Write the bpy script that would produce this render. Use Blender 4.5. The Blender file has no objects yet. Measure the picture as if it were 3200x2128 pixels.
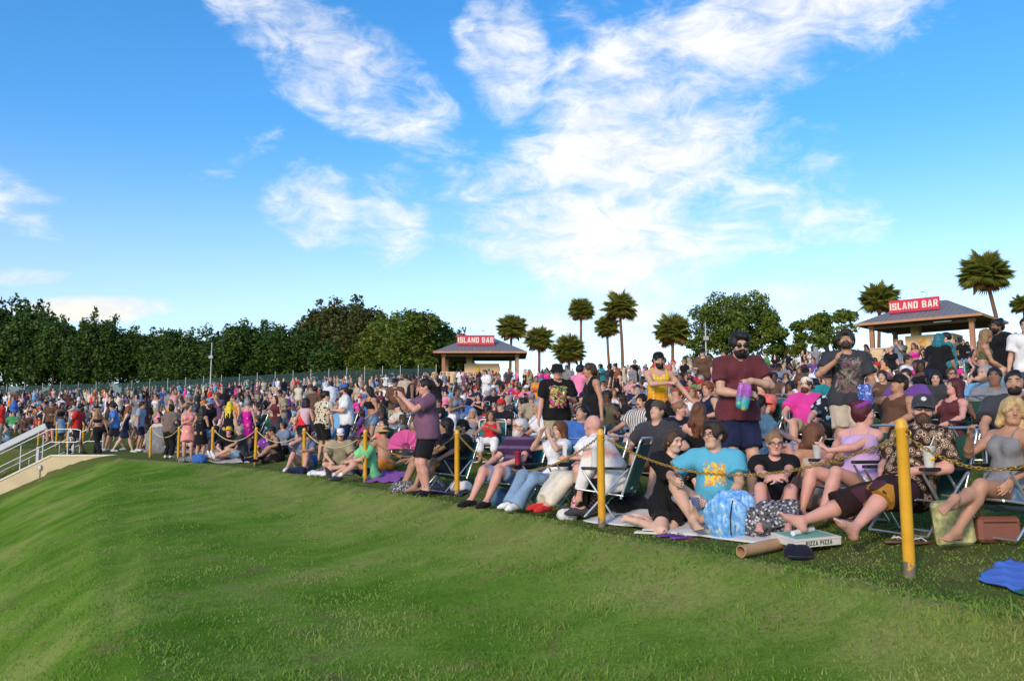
import bpy, math, random
import numpy as np
from mathutils import Vector, Matrix

R = math.radians
scene = bpy.context.scene
COL = scene.collection

# ------------------------------------------------------------------ camera
F_PX = 850.0                       # focal length in pixels of the 1024 px wide picture
EYE = 0.97                         # eye height over the lawn edge
PITCH = math.atan(91.0 / F_PX)
cam_d = bpy.data.cameras.new('camera')
cam_d.sensor_width = 36.0
cam_d.lens = F_PX / 1024.0 * 36.0
cam_d.clip_start = 0.05
cam_d.clip_end = 9000.0
cam = bpy.data.objects.new('camera', cam_d)
cam.location = (0, 0, EYE)
cam.rotation_euler = (math.pi / 2 + PITCH, 0, 0)
COL.objects.link(cam)
scene.camera = cam

# ------------------------------------------------------------------ light
SUN_EL, SUN_AZ = R(25.0), R(208.0)          # azimuth clockwise from +Y (the view direction)
sun_vec = Vector((math.sin(SUN_AZ) * math.cos(SUN_EL), math.cos(SUN_AZ) * math.cos(SUN_EL), math.sin(SUN_EL)))
sd = bpy.data.lights.new('sun', 'SUN')
sd.energy = 1.5
sd.angle = R(12.0)
sd.color = (1.0, 0.78, 0.56)
so = bpy.data.objects.new('sun', sd)
so.rotation_euler = (-sun_vec).to_track_quat('-Z', 'Y').to_euler()
so.location = sun_vec * 60
COL.objects.link(so)

scene.view_settings.view_transform = 'Standard'
scene.view_settings.look = 'None'
scene.view_settings.exposure = 0.72
scene.view_settings.gamma = 1.0
scene.view_settings.use_curve_mapping = False
scene.cycles.use_denoising = True
scene.cycles.max_bounces = 6
scene.cycles.diffuse_bounces = 3
scene.cycles.glossy_bounces = 2
scene.cycles.transmission_bounces = 4
scene.cycles.transparent_max_bounces = 12
scene.cycles.caustics_reflective = False
scene.cycles.caustics_refractive = False


class NT:
    """short-hand for building node trees"""
    def __init__(self, tree):
        self.t = tree
        self.n = tree.nodes
        self.l = tree.links

    def node(self, typ, **kw):
        nd = self.n.new(typ)
        for k, v in kw.items():
            if k.startswith('i_'):
                key = k[2:]
                key = int(key) if key.isdigit() else key.replace('_', ' ')
                self.put(nd.inputs[key], v)
            else:
                setattr(nd, k, v)
        return nd

    def put(self, sock, v):
        if isinstance(v, bpy.types.NodeSocket):
            self.l.new(v, sock)
        else:
            sock.default_value = v

    def math(self, op, a, b=None, c=None, clamp=False):
        nd = self.n.new('ShaderNodeMath')
        nd.operation = op
        nd.use_clamp = clamp
        self.put(nd.inputs[0], a)
        if b is not None:
            self.put(nd.inputs[1], b)
        if c is not None:
            self.put(nd.inputs[2], c)
        return nd.outputs[0]

    def vmath(self, op, a, b=None, scale=None, out=0):
        nd = self.n.new('ShaderNodeVectorMath')
        nd.operation = op
        self.put(nd.inputs[0], a)
        if b is not None:
            self.put(nd.inputs[1], b)
        if scale is not None:
            self.put(nd.inputs['Scale'], scale)
        return nd.outputs['Value'] if op in ('LENGTH', 'DOT_PRODUCT', 'DISTANCE') else nd.outputs[out]

    def noise(self, vec, scale, detail=3.0, rough=0.55, dist=0.0, color=False):
        nd = self.n.new('ShaderNodeTexNoise')
        if vec is not None:
            self.l.new(vec, nd.inputs['Vector'])
        nd.inputs['Scale'].default_value = scale
        nd.inputs['Detail'].default_value = detail
        nd.inputs['Roughness'].default_value = rough
        nd.inputs['Distortion'].default_value = dist
        return nd.outputs['Color' if color else 'Fac']

    def ramp(self, fac, stops, interp='LINEAR'):
        nd = self.n.new('ShaderNodeValToRGB')
        nd.color_ramp.interpolation = interp
        els = nd.color_ramp.elements
        while len(els) < len(stops):
            els.new(0.5)
        for e, (p, c) in zip(els, stops):
            e.position = p
            e.color = (*c, 1) if len(c) == 3 else c
        self.put(nd.inputs[0], fac)
        return nd.outputs[0]

    def mix(self, fac, a, b, blend='MIX'):
        nd = self.n.new('ShaderNodeMix')
        nd.data_type = 'RGBA'
        nd.blend_type = blend
        self.put(nd.inputs[0], fac)
        self.put(nd.inputs[6], a if isinstance(a, bpy.types.NodeSocket) else (*a[:3], 1))
        self.put(nd.inputs[7], b if isinstance(b, bpy.types.NodeSocket) else (*b[:3], 1))
        return nd.outputs[2]

    def maprange(self, v, a, b, c=0.0, d=1.0, smooth=True):
        nd = self.n.new('ShaderNodeMapRange')
        nd.interpolation_type = 'SMOOTHSTEP' if smooth else 'LINEAR'
        self.put(nd.inputs[0], v)
        nd.inputs[1].default_value = a
        nd.inputs[2].default_value = b
        nd.inputs[3].default_value = c
        nd.inputs[4].default_value = d
        return nd.outputs[0]


# ------------------------------------------------------------------ sky with clouds
world = bpy.data.worlds.new('World')
scene.world = world
world.use_nodes = True
wt = NT(world.node_tree)
wt.n.clear()
wout = wt.node('ShaderNodeOutputWorld')
bg = wt.node('ShaderNodeBackground')
bg.inputs['Strength'].default_value = 0.15
wt.l.new(bg.outputs[0], wout.inputs[0])
sky = wt.node('ShaderNodeTexSky')
sky.sky_type = 'NISHITA'
sky.sun_disc = False
sky.sun_elevation = SUN_EL
sky.sun_rotation = SUN_AZ
sky.air_density = 1.0
sky.dust_density = 0.6
sky.ozone_density = 2.0
geo = wt.node('ShaderNodeTexCoord')
sep = wt.node('ShaderNodeSeparateXYZ', i_0=geo.outputs['Generated'])
zc = wt.math('MAXIMUM', sep.outputs[2], 0.0)
tint = wt.mix(wt.maprange(zc, 0.02, 0.40), (0.56, 0.69, 0.86), (1.0, 0.985, 1.0))
skyc = wt.mix(1.0, sky.outputs[0], tint, 'MULTIPLY')
hs = wt.node('ShaderNodeHueSaturation', i_Saturation=wt.maprange(zc, 0.03, 0.36, 0.74, 1.38), i_Value=1.0, i_Color=skyc)
mapn = wt.node('ShaderNodeMapping', i_0=geo.outputs['Generated'])
mapn.inputs['Rotation'].default_value = (0, R(-14), 0)
mapn.inputs['Scale'].default_value = (1.0, 1.0, 2.1)
warp = wt.noise(mapn.outputs[0], 5.0, 3.0, 0.6, 0.0, True)
wv = wt.vmath('ADD', mapn.outputs[0], wt.vmath('SCALE', wt.vmath('SUBTRACT', warp, (.5, .5, .5)), scale=0.10))
n_big = wt.noise(wv, 4.2, 6.0, 0.60, 0.2)
n_fine = wt.noise(wv, 15.0, 8.0, 0.66, 0.5)
# where the banks of cloud lie: azimuth / elevation (degrees), half sizes, tilt, weight
az = wt.math('MULTIPLY', wt.math('ARCTAN2', sep.outputs[0], sep.outputs[1]), 180 / math.pi)
el = wt.math('MULTIPLY', wt.math('ARCSINE', zc), 180 / math.pi)
aev = wt.node('ShaderNodeCombineXYZ', i_0=az, i_1=el, i_2=0.0).outputs[0]
CLOUDS = [(10.0, 20.5, 9.5, 6.0, 15, 1.0), (4.5, 13.4, 9.5, 4.2, -12, .95), (18.5, 26.0, 11, 5.2, 20, 1.0), (15, 31.5, 9, 3.0, 5, .7), (17, 15, 9, 4.5, 10, .65),
          (13, 8.2, 11, 1.5, 4, .66), (5, 6.2, 8, 1.1, -10, .70), (-11.0, 23.5, 8.0, 3.4, -30, .95), (-17.5, 28.3, 6.0, 3.0, -20, .95),
          (-13.3, 14.3, 3.6, 2.8, 12, .78), (-8.3, 14.3, 3.0, 3.4, 10, .8), (-30.5, 13.2, 6.0, 1.7, -8, .72), (-26.5, 7.4, 4.5, .8, 5, .95), (-30.5, 9.0, 3.0, .6, 5, .8),
          (-.5, 24.0, 3.2, 4.6, 20, .85), (23, 18, 9, 5, 15, .45), (6.0, 27.2, 3.6, 2.2, 15, .5), (-19.6, 16.5, 4.2, .9, 32, .55), (-24, 10.2, 3.5, .7, -16, .5),
          (20.5, 8.8, 5, 1.2, -3, .5), (29, 6, 4, 1.0, 10, .5), (-31, 5.0, 4, 1.0, 0, .7),
          (60, 22, 22, 9, 20, .8), (100, 30, 30, 10, 0, .7), (-75, 26, 24, 8, -15, .7), (-130, 24, 26, 9, 10, .7), (165, 35, 30, 11, 0, .8), (0, 60, 60, 12, 0, .6)]
acc = None
for (ca, ce, ha, he, tilt, wgt) in CLOUDS:
    t = R(tilt)
    d = wt.vmath('SUBTRACT', aev, (ca, ce, 0))
    a_ = wt.vmath('DOT_PRODUCT', d, (math.cos(t) / ha, math.sin(t) / ha, 0))
    b_ = wt.vmath('DOT_PRODUCT', d, (-math.sin(t) / he, math.cos(t) / he, 0))
    rr = wt.math('ADD', wt.math('MULTIPLY', a_, a_), wt.math('MULTIPLY', b_, b_))
    m = wt.math('MULTIPLY', wt.maprange(rr, 2.6, 0.0), wgt)
    acc = m if acc is None else wt.math('MAXIMUM', acc, m)
body = wt.math('ADD', wt.math('MULTIPLY', n_big, 1.25), wt.math('MULTIPLY', n_fine, 0.75))
dens = wt.math('ADD', wt.math('MULTIPLY', acc, 0.62), wt.math('SUBTRACT', body, 1.26))
dens = wt.maprange(dens, 0.0, 0.46)
lum = wt.maprange(wt.math('ADD', wt.math('MULTIPLY', n_fine, 0.6), wt.math('MULTIPLY', n_big, 0.6)), 0.35, 0.85, 0.80, 1.10)
warm = wt.maprange(el, 2.0, 16.0)
ccol = wt.mix(warm, (1.0, 0.90, 0.74), (0.97, 0.975, 1.0))
ccol = wt.mix(1.0, ccol, wt.node('ShaderNodeCombineXYZ', i_0=lum, i_1=lum, i_2=lum).outputs[0], 'MULTIPLY')
cbright = wt.mix(1.0, ccol, (4.4, 4.4, 4.4), 'MULTIPLY')
final = wt.mix(wt.math('MULTIPLY', dens, 0.94), hs.outputs[0], cbright)
wt.l.new(final, bg.inputs['Color'])

# ------------------------------------------------------------------ helpers: objects
def tag(o, label=None, cat=None, group=None, kind=None):
    if label: o['label'] = label
    if cat: o['category'] = cat
    if group: o['group'] = group
    if kind: o['kind'] = kind
    return o


def link(name, me, parent=None, mat=None, loc=None, rz=None):
    o = bpy.data.objects.new(name, me)
    COL.objects.link(o)
    if parent is not None:
        o.parent = parent
    if mat is not None and me is not None:
        if len(me.materials) == 0:
            me.materials.append(mat)
        else:
            o.material_slots[0].link = 'OBJECT'
            o.material_slots[0].material = mat
    if loc is not None:
        o.location = loc
    if rz is not None:
        o.rotation_euler = (0, 0, rz)
    return o


def empty(name, loc=(0, 0, 0), rz=0.0):
    o = link(name, None)
    o.location = loc
    o.rotation_euler = (0, 0, rz)
    o.empty_display_size = 0.1
    return o


def mesh_np(name, co, faces, smooth=True, mats=None, midx=None):
    """faces: (n,3) or (n,4) int array"""
    me = bpy.data.meshes.new(name)
    co = np.ascontiguousarray(co, dtype=np.float32)
    faces = np.ascontiguousarray(faces, dtype=np.int32)
    nf, k = faces.shape
    me.vertices.add(len(co))
    me.vertices.foreach_set('co', co.ravel())
    me.loops.add(nf * k)
    me.loops.foreach_set('vertex_index', faces.ravel())
    me.polygons.add(nf)
    me.polygons.foreach_set('loop_start', np.arange(0, nf * k, k, dtype=np.int32))
    me.polygons.foreach_set('use_smooth', np.full(nf, smooth, dtype=bool))
    for m in mats or []:
        me.materials.append(m)
    if midx is not None:
        me.polygons.foreach_set('material_index', np.ascontiguousarray(midx, dtype=np.int32))
    me.update(calc_edges=True)
    return me


class MB:
    """collects boxes, tubes, prisms ... and builds them as one mesh"""
    def __init__(self):
        self.v, self.f, self.sm = [], [], []

    def add(self, vs, fs, smooth=False):
        b = len(self.v)
        self.v += [tuple(v) for v in vs]
        self.f += [tuple(i + b for i in f) for f in fs]
        self.sm += [smooth] * len(fs)

    def box(self, c, s, rot=None):
        vs = []
        for dz in (-.5, .5):
            for dy in (-.5, .5):
                for dx in (-.5, .5):
                    p = Vector((dx * s[0], dy * s[1], dz * s[2]))
                    if rot is not None:
                        p = rot @ p
                    vs.append(p + Vector(c))
        self.add(vs, [(0, 2, 3, 1), (4, 5, 7, 6), (0, 1, 5, 4), (2, 6, 7, 3), (0, 4, 6, 2), (1, 3, 7, 5)])
        return self

    def bbox(self, c, s, bev=0.01, rot=None):
        """box with chamfered vertical and horizontal edges (24 vertices)"""
        hx, hy, hz = s[0] / 2, s[1] / 2, s[2] / 2
        b = min(bev, hx * .49, hy * .49, hz * .49)
        vs, idx = [], {}
        for sx in (-1, 1):
            for sy in (-1, 1):
                for sz in (-1, 1):
                    for ax in range(3):
                        p = [sx * (hx - b), sy * (hy - b), sz * (hz - b)]
                        p[ax] = (sx * hx, sy * hy, sz * hz)[ax]
                        p = Vector(p)
                        if rot is not None:
                            p = rot @ p
                        idx[sx, sy, sz, ax] = len(vs)
                        vs.append(p + Vector(c))
        fs = []
        I = idx
        for s_ in (-1, 1):
            fs.append([I[s_, -1, -1, 0], I[s_, 1, -1, 0], I[s_, 1, 1, 0], I[s_, -1, 1, 0]])
            fs.append([I[-1, s_, -1, 1], I[-1, s_, 1, 1], I[1, s_, 1, 1], I[1, s_, -1, 1]])
            fs.append([I[-1, -1, s_, 2], I[1, -1, s_, 2], I[1, 1, s_, 2], I[-1, 1, s_, 2]])
        for a in (-1, 1):
            for c_ in (-1, 1):
                fs.append([I[a, c_, -1, 0], I[a, c_, 1, 0], I[a, c_, 1, 1], I[a, c_, -1, 1]])
                fs.append([I[a, -1, c_, 0], I[a, 1, c_, 0], I[a, 1, c_, 2], I[a, -1, c_, 2]])
                fs.append([I[-1, a, c_, 1], I[1, a, c_, 1], I[1, a, c_, 2], I[-1, a, c_, 2]])
        for sx in (-1, 1):
            for sy in (-1, 1):
                for sz in (-1, 1):
                    fs.append([I[sx, sy, sz, 0], I[sx, sy, sz, 1], I[sx, sy, sz, 2]])
        self.add(vs, fs)
        return self

    def tube(self, pts, r, n=8, closed=False, caps=True, smooth=True):
        pts = [Vector(p) for p in pts]
        m = len(pts)
        rs = r if isinstance(r, (list, tuple)) else [r] * m
        tang = []
        for i in range(m):
            a = pts[(i - 1) % m] if (closed or i > 0) else pts[i]
            b = pts[(i + 1) % m] if (closed or i < m - 1) else pts[i]
            tang.append((b - a).normalized())
        up = Vector((0, 0, 1)) if abs(tang[0].z) < .9 else Vector((1, 0, 0))
        nrm = tang[0].cross(up).normalized()
        vs = []
        for i in range(m):
            nrm = (nrm - tang[i] * nrm.dot(tang[i]))
            nrm = nrm.normalized() if nrm.length > 1e-6 else tang[i].orthogonal().normalized()
            bi = tang[i].cross(nrm)
            for k in range(n):
                a = 2 * math.pi * k / n
                vs.append(pts[i] + (nrm * math.cos(a) + bi * math.sin(a)) * rs[i])
        fs = []
        for i in range(m if closed else m - 1):
            j = (i + 1) % m
            for k in range(n):
                k2 = (k + 1) % n
                fs.append((i * n + k, i * n + k2, j * n + k2, j * n + k))
        self.add(vs, fs, smooth)
        if caps and not closed:
            self.add(vs[:n], [tuple(range(n))[::-1]])
            self.add(vs[-n:], [tuple(range(n))])
        return self

    def lathe(self, prof, n=16, c=(0, 0, 0), rot=None, smooth=True, sx=1.0, sy=1.0):
        vs, fs = [], []
        for (r_, z) in prof:
            for k in range(n):
                a = 2 * math.pi * k / n
                p = Vector((r_ * sx * math.cos(a), r_ * sy * math.sin(a), z))
                if rot is not None:
                    p = rot @ p
                vs.append(p + Vector(c))
        for i in range(len(prof) - 1):
            for k in range(n):
                k2 = (k + 1) % n
                fs.append((i * n + k, i * n + k2, (i + 1) * n + k2, (i + 1) * n + k))
        self.add(vs, fs, smooth)
        if prof[0][0] > 1e-5:
            self.add(vs[:n], [tuple(range(n))[::-1]])
        if prof[-1][0] > 1e-5:
            self.add(vs[-n:], [tuple(range(n))])
        return self

    def prism(self, poly, z0, z1):
        n = len(poly)
        vs = [(x, y, z0) for x, y in poly] + [(x, y, z1) for x, y in poly]
        fs = [tuple(range(n))[::-1], tuple(range(n, 2 * n))]
        fs += [(i, (i + 1) % n, n + (i + 1) % n, n + i) for i in range(n)]
        self.add(vs, fs)
        return self

    def xform(self, M):
        self.v = [tuple(M @ Vector(v)) for v in self.v]
        return self

    def mesh(self, name, mat=None):
        me = bpy.data.meshes.new(name)
        me.from_pydata(self.v, [], self.f)
        me.polygons.foreach_set('use_smooth', self.sm)
        if mat is not None:
            me.materials.append(mat)
        me.update()
        return me

    def build(self, name, mat, parent=None, loc=None, rz=None):
        return link(name, self.mesh(name, mat), parent, None, loc, rz)


# ------------------------------------------------------------------ materials
MATS = {}


def mat(name, col, rough=0.7, metal=0.0, bump=0.0, bscale=40.0, var=0.0, vscale=6.0, spec=0.4, alpha=1.0, trans=0.0, sheen=0.0, coord='Object'):
    if name in MATS:
        return MATS[name]
    m = bpy.data.materials.new(name)
    m.use_nodes = True
    nt = NT(m.node_tree)
    bs = nt.n['Principled BSDF']
    bs.inputs['Base Color'].default_value = (*col, 1)
    bs.inputs['Roughness'].default_value = rough
    bs.inputs['Metallic'].default_value = metal
    bs.inputs['Specular IOR Level'].default_value = spec
    if alpha < 1: bs.inputs['Alpha'].default_value = alpha
    if trans: bs.inputs['Transmission Weight'].default_value = trans
    if sheen:
        bs.inputs['Sheen Weight'].default_value = sheen
    if bump or var:
        tc = nt.node('ShaderNodeTexCoord')
        if var:
            nz = nt.noise(tc.outputs[coord], vscale, 4.0, 0.6)
            dark = tuple(c * (1 - var) for c in col)
            lite = tuple(min(1, c * (1 + var)) for c in col)
            nt.l.new(nt.ramp(nz, [(0.3, dark), (0.7, lite)]), bs.inputs['Base Color'])
        if bump:
            nb = nt.noise(tc.outputs[coord], bscale, 4.0, 0.6)
            b = nt.node('ShaderNodeBump', i_Strength=bump, i_Height=nb)
            b.inputs['Distance'].default_value = 0.02 if name.startswith('cloth') else 0.01
            nt.l.new(b.outputs[0], bs.inputs['Normal'])
    MATS[name] = m
    return m


def cloth(name, col):
    """woven fabric: soft folds, faint fading"""
    return mat('cloth_' + name, col, rough=0.88, bump=0.8, bscale=11.0, var=0.2, vscale=5.0, spec=0.15, sheen=0.08)


def skin(name, col):
    if 'skin_' + name in MATS:
        return MATS['skin_' + name]
    m = mat('skin_' + name, col, rough=0.52, bump=0.12, bscale=60.0, var=0.09, vscale=9.0, spec=0.35)
    return m


def hairmat(name, col):
    if 'hair_' + name in MATS:
        return MATS['hair_' + name]
    m = bpy.data.materials.new('hair_' + name)
    m.use_nodes = True
    nt = NT(m.node_tree)
    bs = nt.n['Principled BSDF']
    tc = nt.node('ShaderNodeTexCoord')
    mp = nt.node('ShaderNodeMapping', i_0=tc.outputs['Object'])
    mp.inputs['Scale'].default_value = (60, 60, 9)
    nz = nt.noise(mp.outputs[0], 2.0, 4.0, 0.65, 0.4)
    d = tuple(c * 0.55 for c in col)
    l = tuple(min(1, c * 1.5) for c in col)
    nt.l.new(nt.ramp(nz, [(0.25, d), (0.75, l)]), bs.inputs['Base Color'])
    b = nt.node('ShaderNodeBump', i_Strength=0.7, i_Height=nz)
    b.inputs['Distance'].default_value = 0.01
    nt.l.new(b.outputs[0], bs.inputs['Normal'])
    bs.inputs['Roughness'].default_value = 0.45
    bs.inputs['Specular IOR Level'].default_value = 0.3
    MATS['hair_' + name] = m
    return m


SKIN = {'fair': (.66, .41, .30), 'light': (.58, .34, .235), 'tan': (.47, .25, .155), 'olive': (.40, .22, .135),
        'brown': (.24, .12, .072), 'dark': (.11, .055, .036), 'pink': (.62, .32, .25)}
HAIR = {'black': (.012, .010, .010), 'dark': (.028, .017, .012), 'brown': (.065, .033, .018), 'auburn': (.13, .05, .022),
        'blonde': (.52, .36, .16), 'dirty': (.25, .15, .07), 'grey': (.32, .30, .28), 'white': (.62, .58, .54),
        'red': (.22, .07, .025), 'teal': (.02, .16, .2), 'yellow': (.72, .53, .02), 'maroon': (.07, .012, .018)}
COLS = {'black': (.012, .012, .014), 'white': (.74, .74, .75), 'grey': (.22, .22, .23), 'charcoal': (.045, .047, .055), 'navy': (.014, .02, .055),
        'blue': (.05, .14, .42), 'sky': (.16, .38, .60), 'teal': (.02, .22, .24), 'green': (.06, .30, .09), 'lime': (.25, .62, .06), 'mint': (.20, .62, .26),
        'olive': (.10, .105, .055), 'khaki': (.34, .29, .19), 'beige': (.50, .42, .32), 'brown': (.12, .065, .04), 'maroon': (.115, .028, .035),
        'red': (.55, .03, .03), 'coral': (.72, .16, .12), 'orange': (.78, .25, .03), 'yellow': (.80, .58, .05), 'gold': (.68, .40, .03),
        'pink': (.78, .22, .38), 'magenta': (.66, .05, .30), 'hotpink': (.75, .04, .33), 'lilac': (.50, .34, .58), 'purple': (.14, .06, .25), 'plum': (.175, .085, .14),
        'denim': (.13, .21, .36), 'jean': (.21, .32, .46), 'rose': (.62, .32, .33), 'cream': (.66, .60, .48), 'steel': (.17, .21, .30), 'tealblue': (.10, .40, .55)}


def C(name):
    if name not in COLS and name in MATS:
        return MATS[name]
    return cloth(name, COLS[name])


# ------------------------------------------------------------------ signed distance fields -> one continuous surface
def V3(*a):
    return np.array(a if len(a) > 1 else a[0], dtype=np.float64)


def unit(v):
    v = np.asarray(v, dtype=np.float64)
    n = np.linalg.norm(v)
    return v / n if n > 1e-9 else V3(0, 0, 1)


class Field:
    def __init__(self, lo, hi, h):
        self.h = h
        self.lo = np.floor(np.asarray(lo) / h) * h - 2 * h
        self.n = np.ceil((np.asarray(hi) - self.lo) / h).astype(int) + 3
        self.a = np.full(self.n, 1.0, dtype=np.float32)

    def sub(self, blo, bhi):
        i0 = np.maximum(np.floor((blo - self.lo) / self.h).astype(int), 0)
        i1 = np.minimum(np.ceil((bhi - self.lo) / self.h).astype(int) + 1, self.n)
        if np.any(i1 <= i0):
            return None
        sl = tuple(slice(a, b) for a, b in zip(i0, i1))
        ax = [(self.lo[k] + np.arange(i0[k], i1[k]) * self.h).astype(np.float32) for k in range(3)]
        return sl, ax[0][:, None, None], ax[1][None, :, None], ax[2][None, None, :]

    def whole(self):
        return self.sub(self.lo, self.lo + self.n * self.h)


def sd_eval(pr, x, y, z):
    """pr: dict(t='rc'|'el'|'half', ...)"""
    t = pr['t']
    if t == 'rc':
        a, b, ra, rb = pr['a'], pr['b'], pr['ra'], pr['rb']
        q = pr.get('q', 1.0)
        px, py, pz = x - a[0], y - a[1], z - a[2]
        ba = b - a
        if q != 1.0:
            f = pr['f']
            s = (px * f[0] + py * f[1] + pz * f[2]) * (1.0 / q - 1.0)
            px, py, pz = px + s * f[0], py + s * f[1], pz + s * f[2]
            ba = ba + f * float(np.dot(ba, f)) * (1.0 / q - 1.0)
        L2 = float(np.dot(ba, ba)) + 1e-9
        h = (px * ba[0] + py * ba[1] + pz * ba[2]) / L2
        h = np.clip(h, 0, 1)
        dx, dy, dz = px - h * ba[0], py - h * ba[1], pz - h * ba[2]
        d = np.sqrt(dx * dx + dy * dy + dz * dz) - (ra + (rb - ra) * h)
        if q != 1.0:
            d = d * ((1 + q) / 2)
    elif t == 'el':
        c, r, M = pr['c'], pr['r'], pr['M']
        px, py, pz = x - c[0], y - c[1], z - c[2]
        ux = (px * M[0][0] + py * M[0][1] + pz * M[0][2])
        uy = (px * M[1][0] + py * M[1][1] + pz * M[1][2])
        uz = (px * M[2][0] + py * M[2][1] + pz * M[2][2])
        k0 = np.sqrt((ux / r[0]) ** 2 + (uy / r[1]) ** 2 + (uz / r[2]) ** 2) + 1e-6
        k1 = np.sqrt((ux / r[0] ** 2) ** 2 + (uy / r[1] ** 2) ** 2 + (uz / r[2] ** 2) ** 2) + 1e-6
        d = k0 * (k0 - 1.0) / k1
    for (n, o) in pr.get('cut', ()):          # keep the side where n.p < o
        d = np.maximum(d, x * n[0] + y * n[1] + z * n[2] - o)
    return d


def pr_box(pr):
    if pr['t'] == 'rc':
        r = max(pr['ra'], pr['rb'])
        return np.minimum(pr['a'], pr['b']) - r, np.maximum(pr['a'], pr['b']) + r
    r = max(pr['r'])
    return pr['c'] - r, pr['c'] + r


def rc(a, b, ra, rb, f=None, q=1.0, cut=()):
    return dict(t='rc', a=V3(a), b=V3(b), ra=ra, rb=rb, f=None if f is None else unit(f), q=q, cut=list(cut))


def el(c, r, M=None, cut=()):
    return dict(t='el', c=V3(c), r=r, M=np.eye(3) if M is None else M, cut=list(cut))


def plane(n, p):
    n = unit(n)
    return (n, float(np.dot(n, p)))


def field_of(items, h, wrinkle=0.0, seed=0, freq=1.0):
    """items: list of (op, prim, k); op '+' joins smoothly, '-' carves, '|' keeps only inside of a half space"""
    los, his = zip(*[pr_box(p) for o, p, k in items if o == '+'])
    F = Field(np.min(los, 0) - .01, np.max(his, 0) + .01, h)
    for o, p, k in items:
        if o == '|':
            s = F.whole()
            n, off = p
            F.a = np.maximum(F.a, s[1] * n[0] + s[2] * n[1] + s[3] * n[2] - off).astype(np.float32)
            continue
        blo, bhi = pr_box(p)
        s = F.sub(blo - k - 2 * h, bhi + k + 2 * h)
        if s is None:
            continue
        sl, x, y, z = s
        d = sd_eval(p, x, y, z)
        cur = F.a[sl]
        if o == '+':
            e = np.maximum(k - np.abs(cur - d), 0) / max(k, 1e-6)
            F.a[sl] = np.minimum(cur, d) - e * e * k * .25
        else:
            e = np.maximum(k - np.abs(cur + d), 0) / max(k, 1e-6)
            F.a[sl] = np.maximum(cur, -d) + e * e * k * .25
    if wrinkle:
        rg = np.random.RandomState(seed + 7)
        s = F.whole()
        w = 0
        for i in range(4):
            kx, ky, kz = rg.normal(0, 1, 3) * (15 + 10 * i) * freq
            w = w + (1 - 2 * np.abs(np.sin(.5 * (s[1] * kx + s[2] * ky + s[3] * kz * .6 + rg.uniform(0, 6.3))))) / (1.3 + .5 * i)
        F.a += (w * wrinkle * .5).astype(np.float32)
    return F


CORN = np.array([[0, 0, 0], [1, 0, 0], [0, 1, 0], [1, 1, 0], [0, 0, 1], [1, 0, 1], [0, 1, 1], [1, 1, 1]])
EDG = [(0, 1), (2, 3), (4, 5), (6, 7), (0, 2), (1, 3), (4, 6), (5, 7), (0, 4), (1, 5), (2, 6), (3, 7)]


def nets(F):
    a = F.a
    ins = a < 0
    nx, ny, nz = a.shape
    cnt = np.zeros((nx - 1, ny - 1, nz - 1), dtype=np.uint8)
    for c in CORN:
        cnt += ins[c[0]:nx - 1 + c[0], c[1]:ny - 1 + c[1], c[2]:nz - 1 + c[2]]
    act = (cnt > 0) & (cnt < 8)
    ci = np.argwhere(act)
    vid = np.full(act.shape, -1, dtype=np.int32)
    vid[act] = np.arange(len(ci), dtype=np.int32)
    vals = np.stack([a[ci[:, 0] + c[0], ci[:, 1] + c[1], ci[:, 2] + c[2]] for c in CORN], 1)
    acc = np.zeros((len(ci), 3))
    num = np.zeros(len(ci))
    for i, j in EDG:
        vi, vj = vals[:, i], vals[:, j]
        m = (vi < 0) != (vj < 0)
        t = np.where(m, vi / np.where(m, vi - vj, 1), 0)
        p = CORN[i] + t[:, None] * (CORN[j] - CORN[i])
        acc += p * m[:, None]
        num += m
    co = (ci + acc / np.maximum(num, 1)[:, None]) * F.h + F.lo
    quads = []
    for ax in range(3):
        sa = [slice(None)] * 3
        sb = [slice(None)] * 3
        sa[ax], sb[ax] = slice(0, -1), slice(1, None)
        A, B = ins[tuple(sa)], ins[tuple(sb)]
        e = np.argwhere(A != B)
        if not len(e):
            continue
        o1, o2 = [k for k in range(3) if k != ax]
        ok = (e[:, o1] > 0) & (e[:, o2] > 0) & (e[:, o1] < act.shape[o1]) & (e[:, o2] < act.shape[o2])
        e = e[ok]
        fl = A[tuple(e.T)]
        q = []
        for d1, d2 in ((0, 0), (1, 0), (1, 1), (0, 1)):
            c = e.copy()
            c[:, o1] -= d1
            c[:, o2] -= d2
            q.append(vid[tuple(c.T)])
        q = np.stack(q, 1)
        flip = fl if ax != 1 else ~fl
        q[flip] = q[flip][:, ::-1]
        quads.append(q)
    q = np.concatenate(quads)
    q = q[(q >= 0).all(1)]
    return co, q[:, ::-1]

# ------------------------------------------------------------------ people
# Local space of a person: faces -Y, +X is to the right of the picture when turned to the camera, z up, 1.75 m tall.
def ik(a, t, l1, l2, pole):
    a, t, pole = V3(a), V3(t), unit(pole)
    d = t - a
    L = np.linalg.norm(d)
    mx = (l1 + l2) * .995
    if L > mx:
        d = d / L * mx
        L = mx
    L = max(L, abs(l1 - l2) + .02)
    u = unit(d)
    x = (l1 * l1 - l2 * l2 + L * L) / (2 * L)
    hgt = math.sqrt(max(l1 * l1 - x * x, 1e-6))
    pv = pole - u * np.dot(pole, u)
    pv = unit(pv) if np.linalg.norm(pv) > 1e-4 else unit(np.cross(u, V3(1, 0, .3)))
    return a + u * x + pv * hgt, a + u * L


def frame(fwd, up):
    up = unit(up)
    f = unit(V3(fwd) - up * np.dot(fwd, up))
    r = np.cross(f, up)                    # with f=-Y, up=Z this is -X; negate for +X
    return -r, f, up


def rotz(v, a):
    c, s = math.cos(a), math.sin(a)
    return V3(v[0] * c - v[1] * s, v[0] * s + v[1] * c, v[2])


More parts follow.
